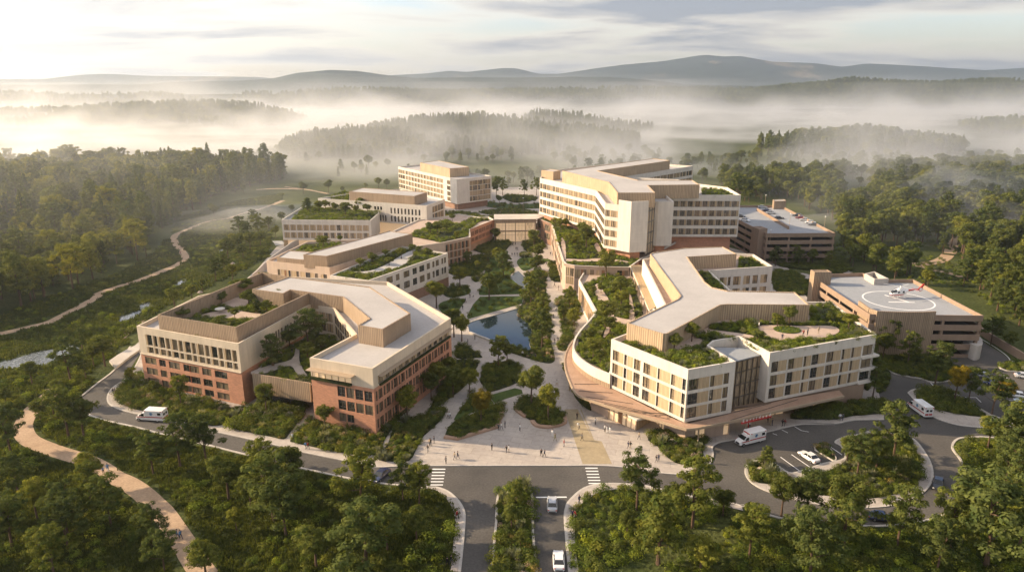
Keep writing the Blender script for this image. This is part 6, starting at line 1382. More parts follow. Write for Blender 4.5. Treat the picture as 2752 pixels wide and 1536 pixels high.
car(*cc(C7, .01, 2330, 1300, 2150, 1250), .01, 'blue', 'blue hatchback second in the row by the parking strip')
car(*cc(C7, .01, 2530, 1400, 2370, 1375), .01, 'white', 'white car third in the row by the parking strip')
car(*cc(C7, .01, 2450, 1195, 2610, 1215), .01, 'silver', 'silver car driving past the small island at the right edge', name='car')
car(*cc(C7, .01, 2620, 1470, 2450, 1440), .01, 'pale blue', 'pale blue car cut by the right edge of the parking')
car(*cc(C7, .01, 1960, 1180, 1880, 1160), .01, 'grey', 'dark car mostly hidden behind the yellow tree', 'suv')
zg = ZG - 1.1
for (x, y, c, l) in ((568, 510, 'silver', 'first'), (603, 536, 'navy', 'second'), (632, 556, 'silver', 'third'), (695, 594, 'black', 'fourth')):
    car(*cc(C8, zg, x - 28, y - 1, x + 28, y + 1), zg, c, '%s car, %s of the four beside the ramp wall on the north car park roof' % (c, l), group='cars beside the ramp wall')
for (x, y, c, l) in ((836, 574, 'black', 'first'), (860, 592, 'red', 'second'), (893, 608, 'silver', 'third'), (935, 628, 'white', 'fourth'), (960, 645, 'grey', 'fifth')):
    car(*cc(C8, zg, x + 30, y + 2, x - 30, y - 2), zg, c, '%s car, %s of the five along the east rail of the north car park roof' % (c, l), group='cars along the east rail')
car(*cc(C8, zg, 380, 580, 425, 584), zg, 'black', 'black car at the hospital side of the north car park roof'); car(*cc(C8, zg, 410, 608, 462, 616), zg, 'white', 'white car at the hospital side of the north car park roof')
st = (ZHp - 1.1) / 4
car(*cc(C7, 2 * st + .1, 1760, 700, 1895, 690), 3 * st + .02, 'silver', 'silver car inside the third level of the helipad car park'); car(*cc(C7, st + .1, 1840, 850, 1915, 860), st + .02, 'grey', 'grey car inside the first level of the helipad car park')

def make_ambulance():
    r = empty('ambulance'); W_ = 1.08
    mb = MB(); secs = [[(x, -w, z0), (x, -w, z1 - .12), (x, -w + .12, z1), (x, w - .12, z1), (x, w, z1 - .12), (x, w, z0)] for x, w, z0, z1 in ((-3.3, W_ - .05, .5, 2.75), (-3.25, W_, .45, 2.8), (.98, W_, .45, 2.8), (1.05, W_ - .06, .5, 2.72))]
    loft(mb, secs); link('box_body', mb.mesh('box_body', [paint('ambulance_white', (.80, .79, .77))]), r)
    mb = MB(); secs = [[(x, -w, .4), (x, -w, z * .62), (x, -w * .86, z), (x, w * .86, z), (x, w, z * .62), (x, w, .4)] for x, w, z in ((1.03, .98, 2.1), (1.7, .98, 2.05), (2.35, .96, 1.32), (3.0, .93, 1.18), (3.25, .85, .95), (3.3, .8, .6))]
    loft(mb, secs); link('cab', mb.mesh('cab', [M['ambulance_white']]), r)
    mb = MB(); mb.face([(1.78, -.78, 2.0), (2.36, -.8, 1.36), (2.36, .8, 1.36), (1.78, .78, 2.0)]); mb.v = [(x + .03, y, z + .03) for x, y, z in mb.v]; link('windscreen', mb.mesh('windscreen', [M['cglass']]), r)
    for y in (-1, 1):
        mb = MB(); mb.face([(1.2, y * .995, 1.28), (2.2, y * .985, 1.28), (1.85, y * .93, 1.85), (1.2, y * .93, 1.9)]); link('side_window', mb.mesh('side_window', [M['cglass']]), r)
        box_obj('red_stripe', r, 'red', (-3.26, 1.0, y * W_ - .012, y * W_ + .012, 1.12, 1.34), (1.02, 3.0, y * .98 - .012, y * .98 + .012, .98, 1.16))
        box_obj('rear_side_window', r, 'cglass', (-2.9, -2.1, y * W_ - .01, y * W_ + .01, 1.7, 2.3)); box_obj('warning_light', r, 'redl', (-3.1, -2.85, y * W_ - .04, y * W_ + .04, 2.5, 2.68), (.6, .85, y * W_ - .04, y * W_ + .04, 2.5, 2.68)); box_obj('mirror', r, 'dark', (2.0, 2.12, y * 1.15 - .12, y * 1.15 + .12, 1.35, 1.7))
        mb = MB()
        for k in range(3):
            a = k * pi / 3; dx, dz = cos(a) * .42, sin(a) * .42; nx_, nz = -sin(a) * .1, cos(a) * .1; c = (-.6, y * (W_ + .016 + .003 * k), 1.98)
            mb.face([(c[0] - dx - nx_, c[1], c[2] - dz - nz), (c[0] + dx - nx_, c[1], c[2] + dz - nz), (c[0] + dx + nx_, c[1], c[2] + dz + nz), (c[0] - dx + nx_, c[1], c[2] - dz + nz)])
        link('medical_emblem', mb.mesh('medical_emblem', [M['emblem']]), r)
        box_obj('rear_window', r, 'cglass', (-3.33, -3.29, y * .42 - .27, y * .42 + .27, 1.6, 2.1)); box_obj('red_chevron_panel', r, 'red', (-3.325, -3.29, y * .45 - .38, y * .45 + .38, .75, 1.15)); box_obj('headlight', r, 'whitep', (3.24, 3.34, y * .62 - .15, y * .62 + .15, .72, .9)); box_obj('taillight', r, 'redl', (-3.34, -3.28, y * .9 - .08, y * .9 + .08, 2.35, 2.6))
    box_obj('light_bar', r, 'redl', (1.06, 1.16, -.85, .85, 2.42, 2.6)); box_obj('grille', r, 'dark', (3.27, 3.36, -.5, .5, .55, .85)); box_obj('bumper', r, 'steel', (3.3, 3.42, -.95, .95, .35, .52), (-3.5, -3.3, -.95, .95, .38, .5))
    wheels(r, (-1.9, 2.55), .92, .39, .26); return r
M['emblem'] = plain('blue_emblem', (.03, .16, .32), .4)
am = make_ambulance()
def place_amb(cr, a, b, c, d, label, first=False):
    p, q = cc(cr, .01, a, b, c, d); r = am if first else copy_tree(am); r.location = ((p[0] + q[0]) / 2, (p[1] + q[1]) / 2, .01); r.rotation_euler = (0, 0, atan2(q[1] - p[1], q[0] - p[0])); tag(r, label, 'ambulance'); return r
place_amb(B3, 1795, 265, 1600, 315, 'boxy white ambulance with red stripe parked in front of the entrance canopy', True)
place_amb(B1, 1440, 95, 1262, 85, 'white ambulance with red stripe driving left on the road below the brick ward')
place_amb(B4, 1690, 55, 1590, -15, 'white ambulance seen from behind on the drive to the car parks')

# helicopter ---------------------------------------------------------
hl = empty('helicopter', (0, 0, 0)); zh = ZHp - 1.1
def ell(x, ry, rz, zc, n=14): return [(x, ry * cos(2 * pi * k / n), zc + rz * sin(2 * pi * k / n)) for k in range(n)]
prof = [(3.1, .12, .12, 1.35), (2.9, .5, .42, 1.4), (2.3, .82, .78, 1.6), (1.4, .98, .98, 1.75), (.2, 1.0, 1.02, 1.8), (-1.0, .95, .95, 1.85), (-1.8, .7, .75, 2.0), (-2.4, .4, .48, 2.15), (-2.8, .22, .26, 2.2)]
mb = MB(); loft(mb, [ell(*s) for s in prof]); 
for i, f in enumerate(mb.f):
    c = [sum(mb.v[j][a] for j in f) / len(f) for a in range(3)]; m = 0
    if c[2] < 1.28: m = 1
    mb.m[i] = m
link('fuselage', mb.mesh('fuselage', [paint('helicopter_white', (.80, .79, .77)), M['red']], smooth_=True), hl)
mb = MB()
for y in (-1, 1):
    for (x0, x1) in ((-.9, -.25), (-.1, .55), (.7, 1.35)):
        mb.face([(x0, y * .985, 1.72), (x1, y * .995, 1.72), (x1 - (.25 if x1 > 1 else 0), y * .84, 2.38), (x0, y * .84, 2.38)])
for i in range(len(mb.v)): x, y, z = mb.v[i]; mb.v[i] = (x, y * 1.02, z)
link('cabin_windows', mb.mesh('cabin_windows', [M['cglass']]), hl)
mb = MB(); g2 = [(x * 1.0 + .03, ry * 1.02, rz * 1.03, zc) for x, ry, rz, zc in prof[1:4]]; ss = [[p for p in ell(*s) if p[2] > s[3] + .08][:] for s in g2]; k = min(len(s) for s in ss)
for a, b in zip(ss, ss[1:]):
    for i in range(k - 1): mb.face([a[i], a[i + 1], b[i + 1], b[i]])
link('cockpit_glass', mb.mesh('cockpit_glass', [M['cglass']], smooth_=True), hl)
mb = MB(); loft(mb, [ell(x, a, b, z, 8) for x, a, b, z in ((1.0, .1, .1, 2.75), (.6, .5, .3, 2.8), (-.6, .55, .35, 2.85), (-1.7, .3, .25, 2.7))]); link('engine_cowling', mb.mesh('engine_cowling', [M['helicopter_white']], smooth_=True), hl)
mb = MB(); mb.tube((-2.2, 0, 2.2), (-6.3, 0, 2.45), .32, .17, 10); link('tail_boom', mb.mesh('tail_boom', [M['red']]), hl)
mb = MB(); fin = [(-5.7, 2.45), (-6.3, 1.75), (-7.0, 1.85), (-7.35, 2.4), (-7.2, 3.0), (-7.9, 4.0), (-7.4, 4.15), (-6.6, 3.2)]; loft(mb, [[(x, -.12, z) for x, z in fin], [(x, .12, z) for x, z in fin]]); link('tail_fin', mb.mesh('tail_fin', [M['red']]), hl)
mb = MB(); ring_ = [(-6.7 + .48 * cos(2 * pi * k / 16), 2.45 + .48 * sin(2 * pi * k / 16)) for k in range(16)]; loft(mb, [[(x, -.15, z) for x, z in ring_], [(x, .15, z) for x, z in ring_]]); tr = link('tail_rotor_shroud', mb.mesh('tail_rotor_shroud', [M['helicopter_white']]), hl)
mb = MB()
for k in range(5): a = k * 2 * pi / 5; mb.tube((-6.7, 0, 2.45), (-6.7 + .36 * cos(a), 0, 2.45 + .36 * sin(a)), .17, .1, 4)
link('tail_rotor', mb.mesh('tail_rotor', [M['dark']]), tr)
mb = MB(); mb.prism([(-5.3, -1.3), (-4.7, -1.3), (-4.6, 1.3), (-5.3, 1.3)], 2.35, 2.43, bottom=True); link('stabiliser', mb.mesh('stabiliser', [M['red']]), hl)
for y in (-1, 1):
    mb = MB(); mb.tube((-1.6, y * 1.1, .12), (2.2, y * 1.1, .12), .07, .07, 6); mb.tube((2.2, y * 1.1, .12), (2.7, y * 1.1, .4), .07, .05, 6)
    for x in (-.9, 1.1): mb.tube((x, y * 1.1, .12), (x, y * .5, 1.0), .06, .06, 6)
    link('skid', mb.mesh('skid', [M['helicopter_white']]), hl)
mb = MB(); mb.cyl(-.2, 0, 2.9, 3.45, .16, .12, 10); mb.cyl(-.2, 0, 3.35, 3.55, .32, .25, 10); rt = link('rotor_hub', mb.mesh('rotor_hub', [M['steel']]), hl)
for k in range(4):
    a = .55 + k * pi / 2; mb = MB(); c, s = cos(a), sin(a); L = 5.1
    pts = [(-.2 + c * .3 - s * .06, s * .3 + c * .06), (-.2 + c * L - s * .13, s * L + c * .13), (-.2 + c * L + s * .13, s * L - c * .13), (-.2 + c * .3 + s * .06, s * .3 - c * .06)]
    mb.face([(x, y, 3.5 - .16 * (i in (1, 2))) for i, (x, y) in enumerate(pts)]); mb.face([(x, y, 3.46 - .16 * (i in (1, 2))) for i, (x, y) in enumerate(pts)][::-1]); link('rotor_blade', mb.mesh('rotor_blade', [M['helicopter_white']]), rt)
a, b = C7(zh, 1150, 436, 1540, 425); hl.location = (*lerp(a, b, .42), zh); hl.rotation_euler = (0, 0, atan2(a[1] - b[1], a[0] - b[0]) + .05); tag(hl, 'white and red rescue helicopter standing on the landing circle', 'helicopter')

# ================================================================== PEOPLE
def person_mesh(pose, seed=0):
    E_ = []; Vv = []; Rr = []
    def v(p, r, par=None):
        Vv.append(p); Rr.append(r if isinstance(r, tuple) else (r, r))
        if par is not None: E_.append((par, len(Vv) - 1))
        return len(Vv) - 1
    st, ar, lean = {'stand': (.0, .05, 0), 'walk': (.30, .28, .03), 'talk': (.04, .1, .0), 'bend': (.1, .1, .42)}[pose]
    pel = v((0, 0, .96), (.15, .11)); w1 = v((lean * .3, 0, 1.12), (.135, .10), pel); ch = v((lean * .7, 0, 1.32 - lean * .1), (.165, .115), w1); nk = v((lean, 0, 1.48 - lean * .25), (.06, .06), ch); hd = v((lean * 1.15 + .01, 0, 1.60 - lean * .35), (.082, .095), nk); tp = v((lean * 1.2 + .005, 0, 1.70 - lean * .4), (.072, .085), hd); v((lean * 1.15 + .11, 0, 1.60 - lean * .35), .016, hd)
    for s in (-1, 1):
        f = st * s; h = v((0, s * .10, .90), (.09, .085), pel); k = v((f * .5 + .04 * (st > 0), s * .11, .50), (.062, .06), h); a = v((f * 1.0 - .02, s * .11, .09), (.042, .04), k); v((f * 1.0 + .14, s * .13, .04), (.035, .045), a)
        g = -ar * s; sh = v((lean * .8, s * .20, 1.40 - lean * .2), (.055, .055), ch)
        if pose == 'talk' and s == 1: el = v((.08, s * .28, 1.14), (.042, .042), sh); wr = v((.28, s * .22, 1.22), (.03, .03), el); d = Vector((.9, -.1, .3))
        else: el = v((g * .45 + lean * .9, s * .27, 1.12 - lean * .2), (.042, .042), sh); wr = v((g * .9 + .05 + lean * 1.2, s * .26, .88 - lean * .2), (.028, .03), el); d = Vector((.15, 0, -1))
        d.normalize(); pm = Vector(Vv[wr]) + d * .06; pi_ = v(tuple(pm), (.02, .034), wr); side = Vector((1, 0, 0)) if abs(d.z) > .5 else Vector((0, 1, 0)); nrm = d.cross(side).normalized()
        for q in range(4):
            o = (q - 1.5) * .017; L = (.055, .068, .063, .048)[q]; b_ = pm + d * .035 + side * o; f1 = v(tuple(b_ + d * L * .6), .0085, pi_); v(tuple(b_ + d * L + nrm * .018 * -s), .0075, f1)
        t1 = v(tuple(pm + side * .035 + d * .005), .0095, pi_); v(tuple(pm + side * .045 + d * .035), .008, t1)
    me = bpy.data.meshes.new('body_skeleton'); me.from_pydata(Vv, E_, []); o = bpy.data.objects.new('tmp', me); COL.objects.link(o)
    m = o.modifiers.new('s', 'SKIN'); m.use_smooth_shade = True
    for i, r in enumerate(Rr): me.skin_vertices[0].data[i].radius = r
    me.skin_vertices[0].data[0].use_root = True
    sb = o.modifiers.new('u', 'SUBSURF'); sb.levels = 1; sb.render_levels = 1
    dg = bpy.context.evaluated_depsgraph_get(); dg.update(); out = bpy.data.meshes.new_from_object(o.evaluated_get(dg)); bpy.data.objects.remove(o); out.name = 'body'; return out, Vv, hd
M['skin'] = plain('skin', (.45, .27, .19), .6); M['hairm'] = plain('dark_hair', (.03, .02, .015), .6)
CL = {'black': (.012, .012, .015), 'white': (.70, .70, .68), 'navy': (.02, .03, .07), 'blue': (.10, .22, .42), 'grey': (.12, .12, .13), 'olive': (.14, .13, .05), 'red': (.3, .04, .03), 'beige': (.40, .32, .22), 'yellow': (.6, .45, .12)}
for k, c in CL.items(): M['cloth_' + k] = plain('cloth_' + k, c, .9, 0, .2)
_pm = {}
for ps in ('stand', 'walk', 'talk', 'bend'):
    me, Vv, hd = person_mesh(ps); hc_ = Vector(Vv[hd]); mb = MB(); secs = []
    for j in range(5):
        t = j / 4; rr = .098 * cos(t * pi / 2 * .92); secs.append([(hc_.x - .012 + rr * cos(2 * pi * q / 10), rr * .95 * sin(2 * pi * q / 10), hc_.z + .05 + .12 * sin(t * pi / 2) - (.06 if cos(2 * pi * q / 10) < .2 and j == 0 else 0)) for q in range(10)])
    loft(mb, secs); _pm[ps] = (me, mb.mesh('hair', [M['hairm']], smooth_=True))
_pv = {}
def body_variant(ps, top, leg):
    key = (ps, top, leg)
    if key in _pv: return _pv[key]
    me = _pm[ps][0].copy(); me.materials.clear()
    for m in ('skin', 'cloth_' + top, 'cloth_' + leg, 'hairm'): me.materials.append(M[m])
    idx = []
    for p in me.polygons:
        c = p.center; ax = abs(c.y); long_ = top == 'white' and leg == 'white'
        if c.z > 1.46: m = 0
        elif c.z > .98 or (ax > .20 and c.z > .90): m = 1
        elif ax > .20: m = 0
        elif c.z > .1: m = 2
        else: m = 3
        idx.append(m)
    me.polygons.foreach_set('material_index', idx); _pv[key] = me; return me
def person(p, z, top, leg, place, ps=None, rz=None):
    ps = ps or random.choice(['stand', 'walk', 'walk', 'talk']); r = empty('person', (p[0], p[1], z), random.uniform(0, 6.28) if rz is None else rz, ('person in %s top, %s trousers, %s' if top != leg else 'person in %s clothes, %s') % ((top, leg, place) if top != leg else (top, place)), 'person')
    link('body', body_variant(ps, top, leg), r); link('hair', _pm[ps][1], r); s = random.uniform(.96, 1.06); r.scale = (s, s, s); return r
PZ = .135
def PP(cr, z, items):
    for x, y, t, l, place, *r in items: person(cr(z, x, y)[0], z, t, l, place, *(r or ()))
PP(B2, PZ, [(1335, 322, 'beige', 'grey', 'beside the long bed at the path mouth', 'talk'), (1345, 318, 'black', 'black', 'at the back of the group by the long bed', 'stand'), (1375, 300, 'black', 'navy', 'right of the group by the long bed', 'stand'), (1320, 376, 'black', 'grey', 'alone in front of the group by the long bed', 'walk'), (1481, 478, 'grey', 'black', 'near the kerb, left on the plaza', 'talk'), (1556, 442, 'beige', 'grey', 'left one of the pair left on the plaza', 'walk'), (1584, 436, 'black', 'navy', 'right one of the pair left on the plaza', 'walk'),
    (1500, 78, 'white', 'black', 'left of the pair on the shaded diagonal walk', 'walk'), (1516, 78, 'white', 'navy', 'right of the pair on the shaded diagonal walk', 'walk'), (1887, 360, 'black', 'black', 'alone in the left middle of the plaza', 'stand'), (2016, 382, 'black', 'grey', 'left of the trio mid plaza', 'walk'), (2037, 378, 'white', 'beige', 'right of the trio mid plaza', 'stand'), (1946, 182, 'grey', 'black', 'seated side of the wedge planter', 'stand'), (1972, 178, 'white', 'grey', 'beside the wedge planter corner', 'walk'), (2003, 160, 'black', 'black', 'in a dark coat beyond the wedge planter', 'stand'), (2135, 190, 'white', 'black', 'alone between the two planters', 'stand'),
    (2424, 240, 'white', 'white', 'in pale clothes below the rounded planter', 'stand'), (2446, 278, 'olive', 'olive', 'in olive clothes below the rounded planter', 'walk'), (2325, 417, 'black', 'black', 'left of the dark pair near the kerb', 'walk'), (2353, 418, 'navy', 'black', 'right of the dark pair near the kerb', 'walk'), (2526, 327, 'red', 'navy', 'left of the golden paving band', 'stand'), (122, 270, 'white', 'grey', 'on the garden path between the ward beds', 'walk'), (238, 348, 'blue', 'grey', 'left one on the pavement below the ward', 'walk'), (258, 350, 'red', 'navy', 'right one on the pavement below the ward', 'walk'),
    (1580, 968, 'red', 'black', 'cycling side of the left curved pavement', 'walk'), (1495, 1392, 'black', 'black', 'left of the pair low on the left pavement', 'walk'), (1526, 1372, 'black', 'grey', 'right of the pair low on the left pavement', 'walk')])
PP(B3, PZ, [(168, 82, 'black', 'black', 'upper one on the golden paving band', 'stand'), (187, 172, 'white', 'grey', 'bending on the golden paving band', 'bend'), (210, 272, 'grey', 'black', 'lower one on the golden paving band', 'walk'), (330, 132, 'white', 'black', 'waving right of the golden band', 'talk'), (413, 196, 'white', 'black', 'left of the white-coated trio', 'talk'), (430, 206, 'white', 'white', 'middle of the white-coated trio', 'stand'), (457, 212, 'white', 'white', 'right of the white-coated trio', 'stand'), (620, 342, 'navy', 'grey', 'left of the pair before the porch', 'walk'), (641, 343, 'black', 'beige', 'right of the pair before the porch', 'walk'), (715, 263, 'beige', 'grey', 'alone before the porch bed', 'walk'),
    (868, 467, 'black', 'grey', 'left of the pair near the round bed', 'walk'), (889, 456, 'navy', 'navy', 'right of the pair near the round bed', 'stand'), (1328, 470, 'yellow', 'black', 'in yellow by the curved kerb of the drive', 'stand'), (186, 830, 'navy', 'navy', 'alone high on the right curved pavement', 'stand'), (126, 964, 'navy', 'black', 'left of the pair on the right curved pavement', 'walk'), (150, 966, 'red', 'grey', 'right of the pair on the right curved pavement', 'walk')])
PP(B4, PZ, [(112, 172, 'white', 'grey', 'behind the ambulance by the red sign post', 'stand'), (138, 166, 'white', 'black', 'second behind the ambulance by the red sign post', 'stand'), (300, 118, 'black', 'black', 'by the dark door under the canopy', 'stand'), (322, 138, 'beige', 'beige', 'left of the pair under the canopy end', 'talk'), (340, 140, 'navy', 'navy', 'right of the pair under the canopy end', 'stand'), (430, 147, 'black', 'black', 'left of the pair on the bay pavement', 'walk'), (450, 144, 'red', 'grey', 'right of the pair on the bay pavement', 'walk'), (940, 96, 'white', 'grey', 'left of the pair on the far east pavement', 'walk'), (963, 94, 'grey', 'navy', 'right of the pair on the far east pavement', 'walk')])
PP(B1, .05, [(920, 572, 'blue', 'black', 'left of the upper pair on the sandy trail', 'walk'), (960, 550, 'blue', 'blue', 'right of the upper pair on the sandy trail', 'walk'), (1573, 1140, 'blue', 'grey', 'left of the lower pair on the sandy trail', 'walk'), (1604, 1144, 'blue', 'navy', 'right of the lower pair on the sandy trail', 'walk')])
PP(L3, .05, [(1553, 972, 'red', 'black', 'on the winding trail above the stream', 'walk'), (1538, 965, 'black', 'black', 'second on the winding trail above the stream', 'walk')]); PP(L4, PZ, [(1306, 1108, 'black', 'black', 'left of the pair at the bend pavement', 'walk'), (1328, 1104, 'grey', 'black', 'right of the pair at the bend pavement', 'walk')])
PP(C5, PZ, [(950, 432, 'black', 'black', 'first below the glazed hall', 'walk'), (976, 430, 'grey', 'black', 'second below the glazed hall', 'walk'), (1006, 426, 'black', 'navy', 'third below the glazed hall', 'walk'), (1015, 482, 'black', 'black', 'left of the pair mid walk', 'walk'), (1033, 483, 'navy', 'black', 'right of the pair mid walk', 'walk'), (968, 548, 'black', 'grey', 'left of three on the upper walk', 'walk'), (998, 546, 'navy', 'black', 'middle of three on the upper walk', 'walk'), (1027, 549, 'grey', 'black', 'right of three on the upper walk', 'walk'), (948, 586, 'beige', 'black', 'below the three on the upper walk', 'walk'), (1365, 655, 'black', 'black', 'beside the oval lawn', 'walk'), (1372, 470, 'grey', 'grey', 'by the brick podium foot', 'stand'), (1410, 542, 'black', 'navy', 'left of the pair by the podium', 'walk'), (1437, 546, 'beige', 'grey', 'right of the pair by the podium', 'walk'),
    (1455, 900, 'grey', 'black', 'near the podium colonnade', 'walk'), (1503, 936, 'black', 'black', 'beside the colonnade kiosk', 'stand'), (484, 1028, 'black', 'grey', 'left of the pair on the diagonal garden path', 'walk'), (523, 1026, 'white', 'grey', 'right of the pair on the diagonal garden path', 'walk'), (432, 1082, 'navy', 'black', 'upper one on the diagonal garden path', 'walk'), (400, 1162, 'black', 'black', 'lower one on the diagonal garden path', 'walk'), (410, 1289, 'white', 'white', 'in white at the pond corner', 'stand'), (1475, 1180, 'white', 'black', 'in white on the central walk', 'walk'), (1447, 1268, 'black', 'black', 'on the central walk beside the strip garden', 'walk')])
PP(C6, PZ, [(460, 322, 'black', 'black', 'at the pond edge corner near the ward', 'stand'), (541, 268, 'navy', 'black', 'leaning at the pond edge wall', 'stand'), (1090, 458, 'white', 'black', 'below the pond hedge', 'walk'), (1458, 308, 'black', 'black', 'left of the pair on the lower central walk', 'walk'), (1495, 292, 'black', 'black', 'right of the pair on the lower central walk', 'walk'), (1481, 797, 'white', 'beige', 'beside the canopy start', 'walk'), (1240, 492, 'grey', 'black', 'right end of the pond hedge', 'walk')])
PP(C2, ZE - .7, [(1532, 556, 'white', 'grey', 'left on the roof patio of the pavilion', 'stand'), (1818, 606, 'red', 'black', 'first of the pair on the roof patio', 'talk'), (1845, 600, 'grey', 'black', 'second of the pair on the roof patio', 'stand'), (1682, 632, 'navy', 'grey', 'at the lower rim of the roof patio', 'stand'), (1915, 590, 'beige', 'beige', 'right on the roof patio of the pavilion', 'stand')])
PP(C1, 7.85, [(1165, 722, 'black', 'grey', 'at the top of the courtyard path', 'stand'), (1098, 752, 'beige', 'grey', 'beside the slim courtyard tree', 'stand')])

# ================================================================== STREET FURNITURE
def lamp(p, z, h, label):
    r = empty('street_lamp', (p[0], p[1], z), 0, label, 'street lamp'); mb = MB(); mb.cyl(0, 0, 0, h, .09, .06, 6); link('pole', mb.mesh('pole', [M['framel']]), r); mb = MB(); mb.cyl(0, 0, h, h + .35, .3, .22, 8); link('lamp_head', mb.mesh('lamp_head', [M['whitep']]), r)
lamp(C8(zg, 588, 487)[0], zg, 5, 'tan roof lamp by the back rail of the north car park'); lamp(C8(zg, 776, 640)[0], zg, 5, 'pale roof lamp beside the ramp wall of the north car park'); lamp(C8(zg, 1042, 665)[0], zg, 5, 'pale roof lamp on the east rail of the north car park'); lamp(C4(0, 178, 555)[0], 0, 9, 'tall lamp in the garden between rear block and hospital'); lamp(C8(zg, 628, 735)[0], zg - 3, 6, 'lamp behind the dark pine of the north car park')
def rock(p, z, s, label):
    R = np.random.RandomState(int(abs(p[0] * 10)) % 999); mb = MB(); secs = []
    for j in range(5): t = j / 4; secs.append([(s * (1 - t * t * .8) * R.uniform(.8, 1.1) * cos(2 * pi * q / 8), s * .8 * (1 - t * t * .8) * R.uniform(.8, 1.1) * sin(2 * pi * q / 8), s * .75 * t) for q in range(8)])
    loft(mb, secs); o = link('boulder', mb.mesh('boulder', [M['rock']]), None, (p[0], p[1], z)); tag(o, label, 'boulder')
for cr, x, y, s, l in ((C1, 1150, 1125, 1.7, 'reddish boulder in the bed before the courtyard wall'), (B4, 235, 560, 1.5, 'pale boulder at the tip of the loop island'), (B4, 500, 600, 1.0, 'tan boulder at the inner edge of the loop island'), (B3, 1010, 300, 1.3, 'grey boulder in the round bed beside the pavilion'), (L3, 2000, 1060, 1.5, 'pale rounded boulder on the stream bank'), (L3, 1720, 1300, 1.1, 'small pale boulder above the ward, on the stream bank'), (C1, 705, 445, .1, '')):
    if l: rock(cr(0, x, y)[0], 0.05, s, l)
k = C1(ZA - .8, 700, 452)[0]; r = empty('roof_table', (*k, ZA - .8), 0, 'low round white table on the patio of the ward roof garden', 'table'); mb = MB(); mb.cyl(0, 0, .9, 1.05, 1.3, 1.3, 12); link('table_top', mb.mesh('table_top', [M['white']]), r); mb = MB(); mb.cyl(0, 0, 0, .9, .4, .3, 8); link('base', mb.mesh('base', [M['concrete']]), r)
HAZE_COL = (.80, .89, 1.0); HAZE_D = .00012; HAZE_AN = .74; MIST_COL = (.97, .98, 1.0); MIST_AN = .4
MISTS = [(-230, -20, 270, 470, 26, .010, 10), (80, 440, 300, 520, 40, .010, 11)]
FOGS = [  # x0 x1 y0 y1 top density scaleheight fade-in fade-out noise-size lo hi
 (-1400, 1500, 430, 1130, 80, .014, 15, 150, 60, 110, .42, .57, 0), (-2300, 2300, 1131, 2350, 80, .0085, 14, 80, 150, 150, .37, .53, 40), (-4500, 3500, 2900, 5200, 130, .0012, 34, 150, 900, 550, .42, .62, 90),
 (110, 1000, 250, 429, 55, .0035, 26, 120, 1, 90, .42, .62, 21), (-800, -85, 190, 429, 62, .0016, 45, 180, 1, 200, .1, .45, 5)]
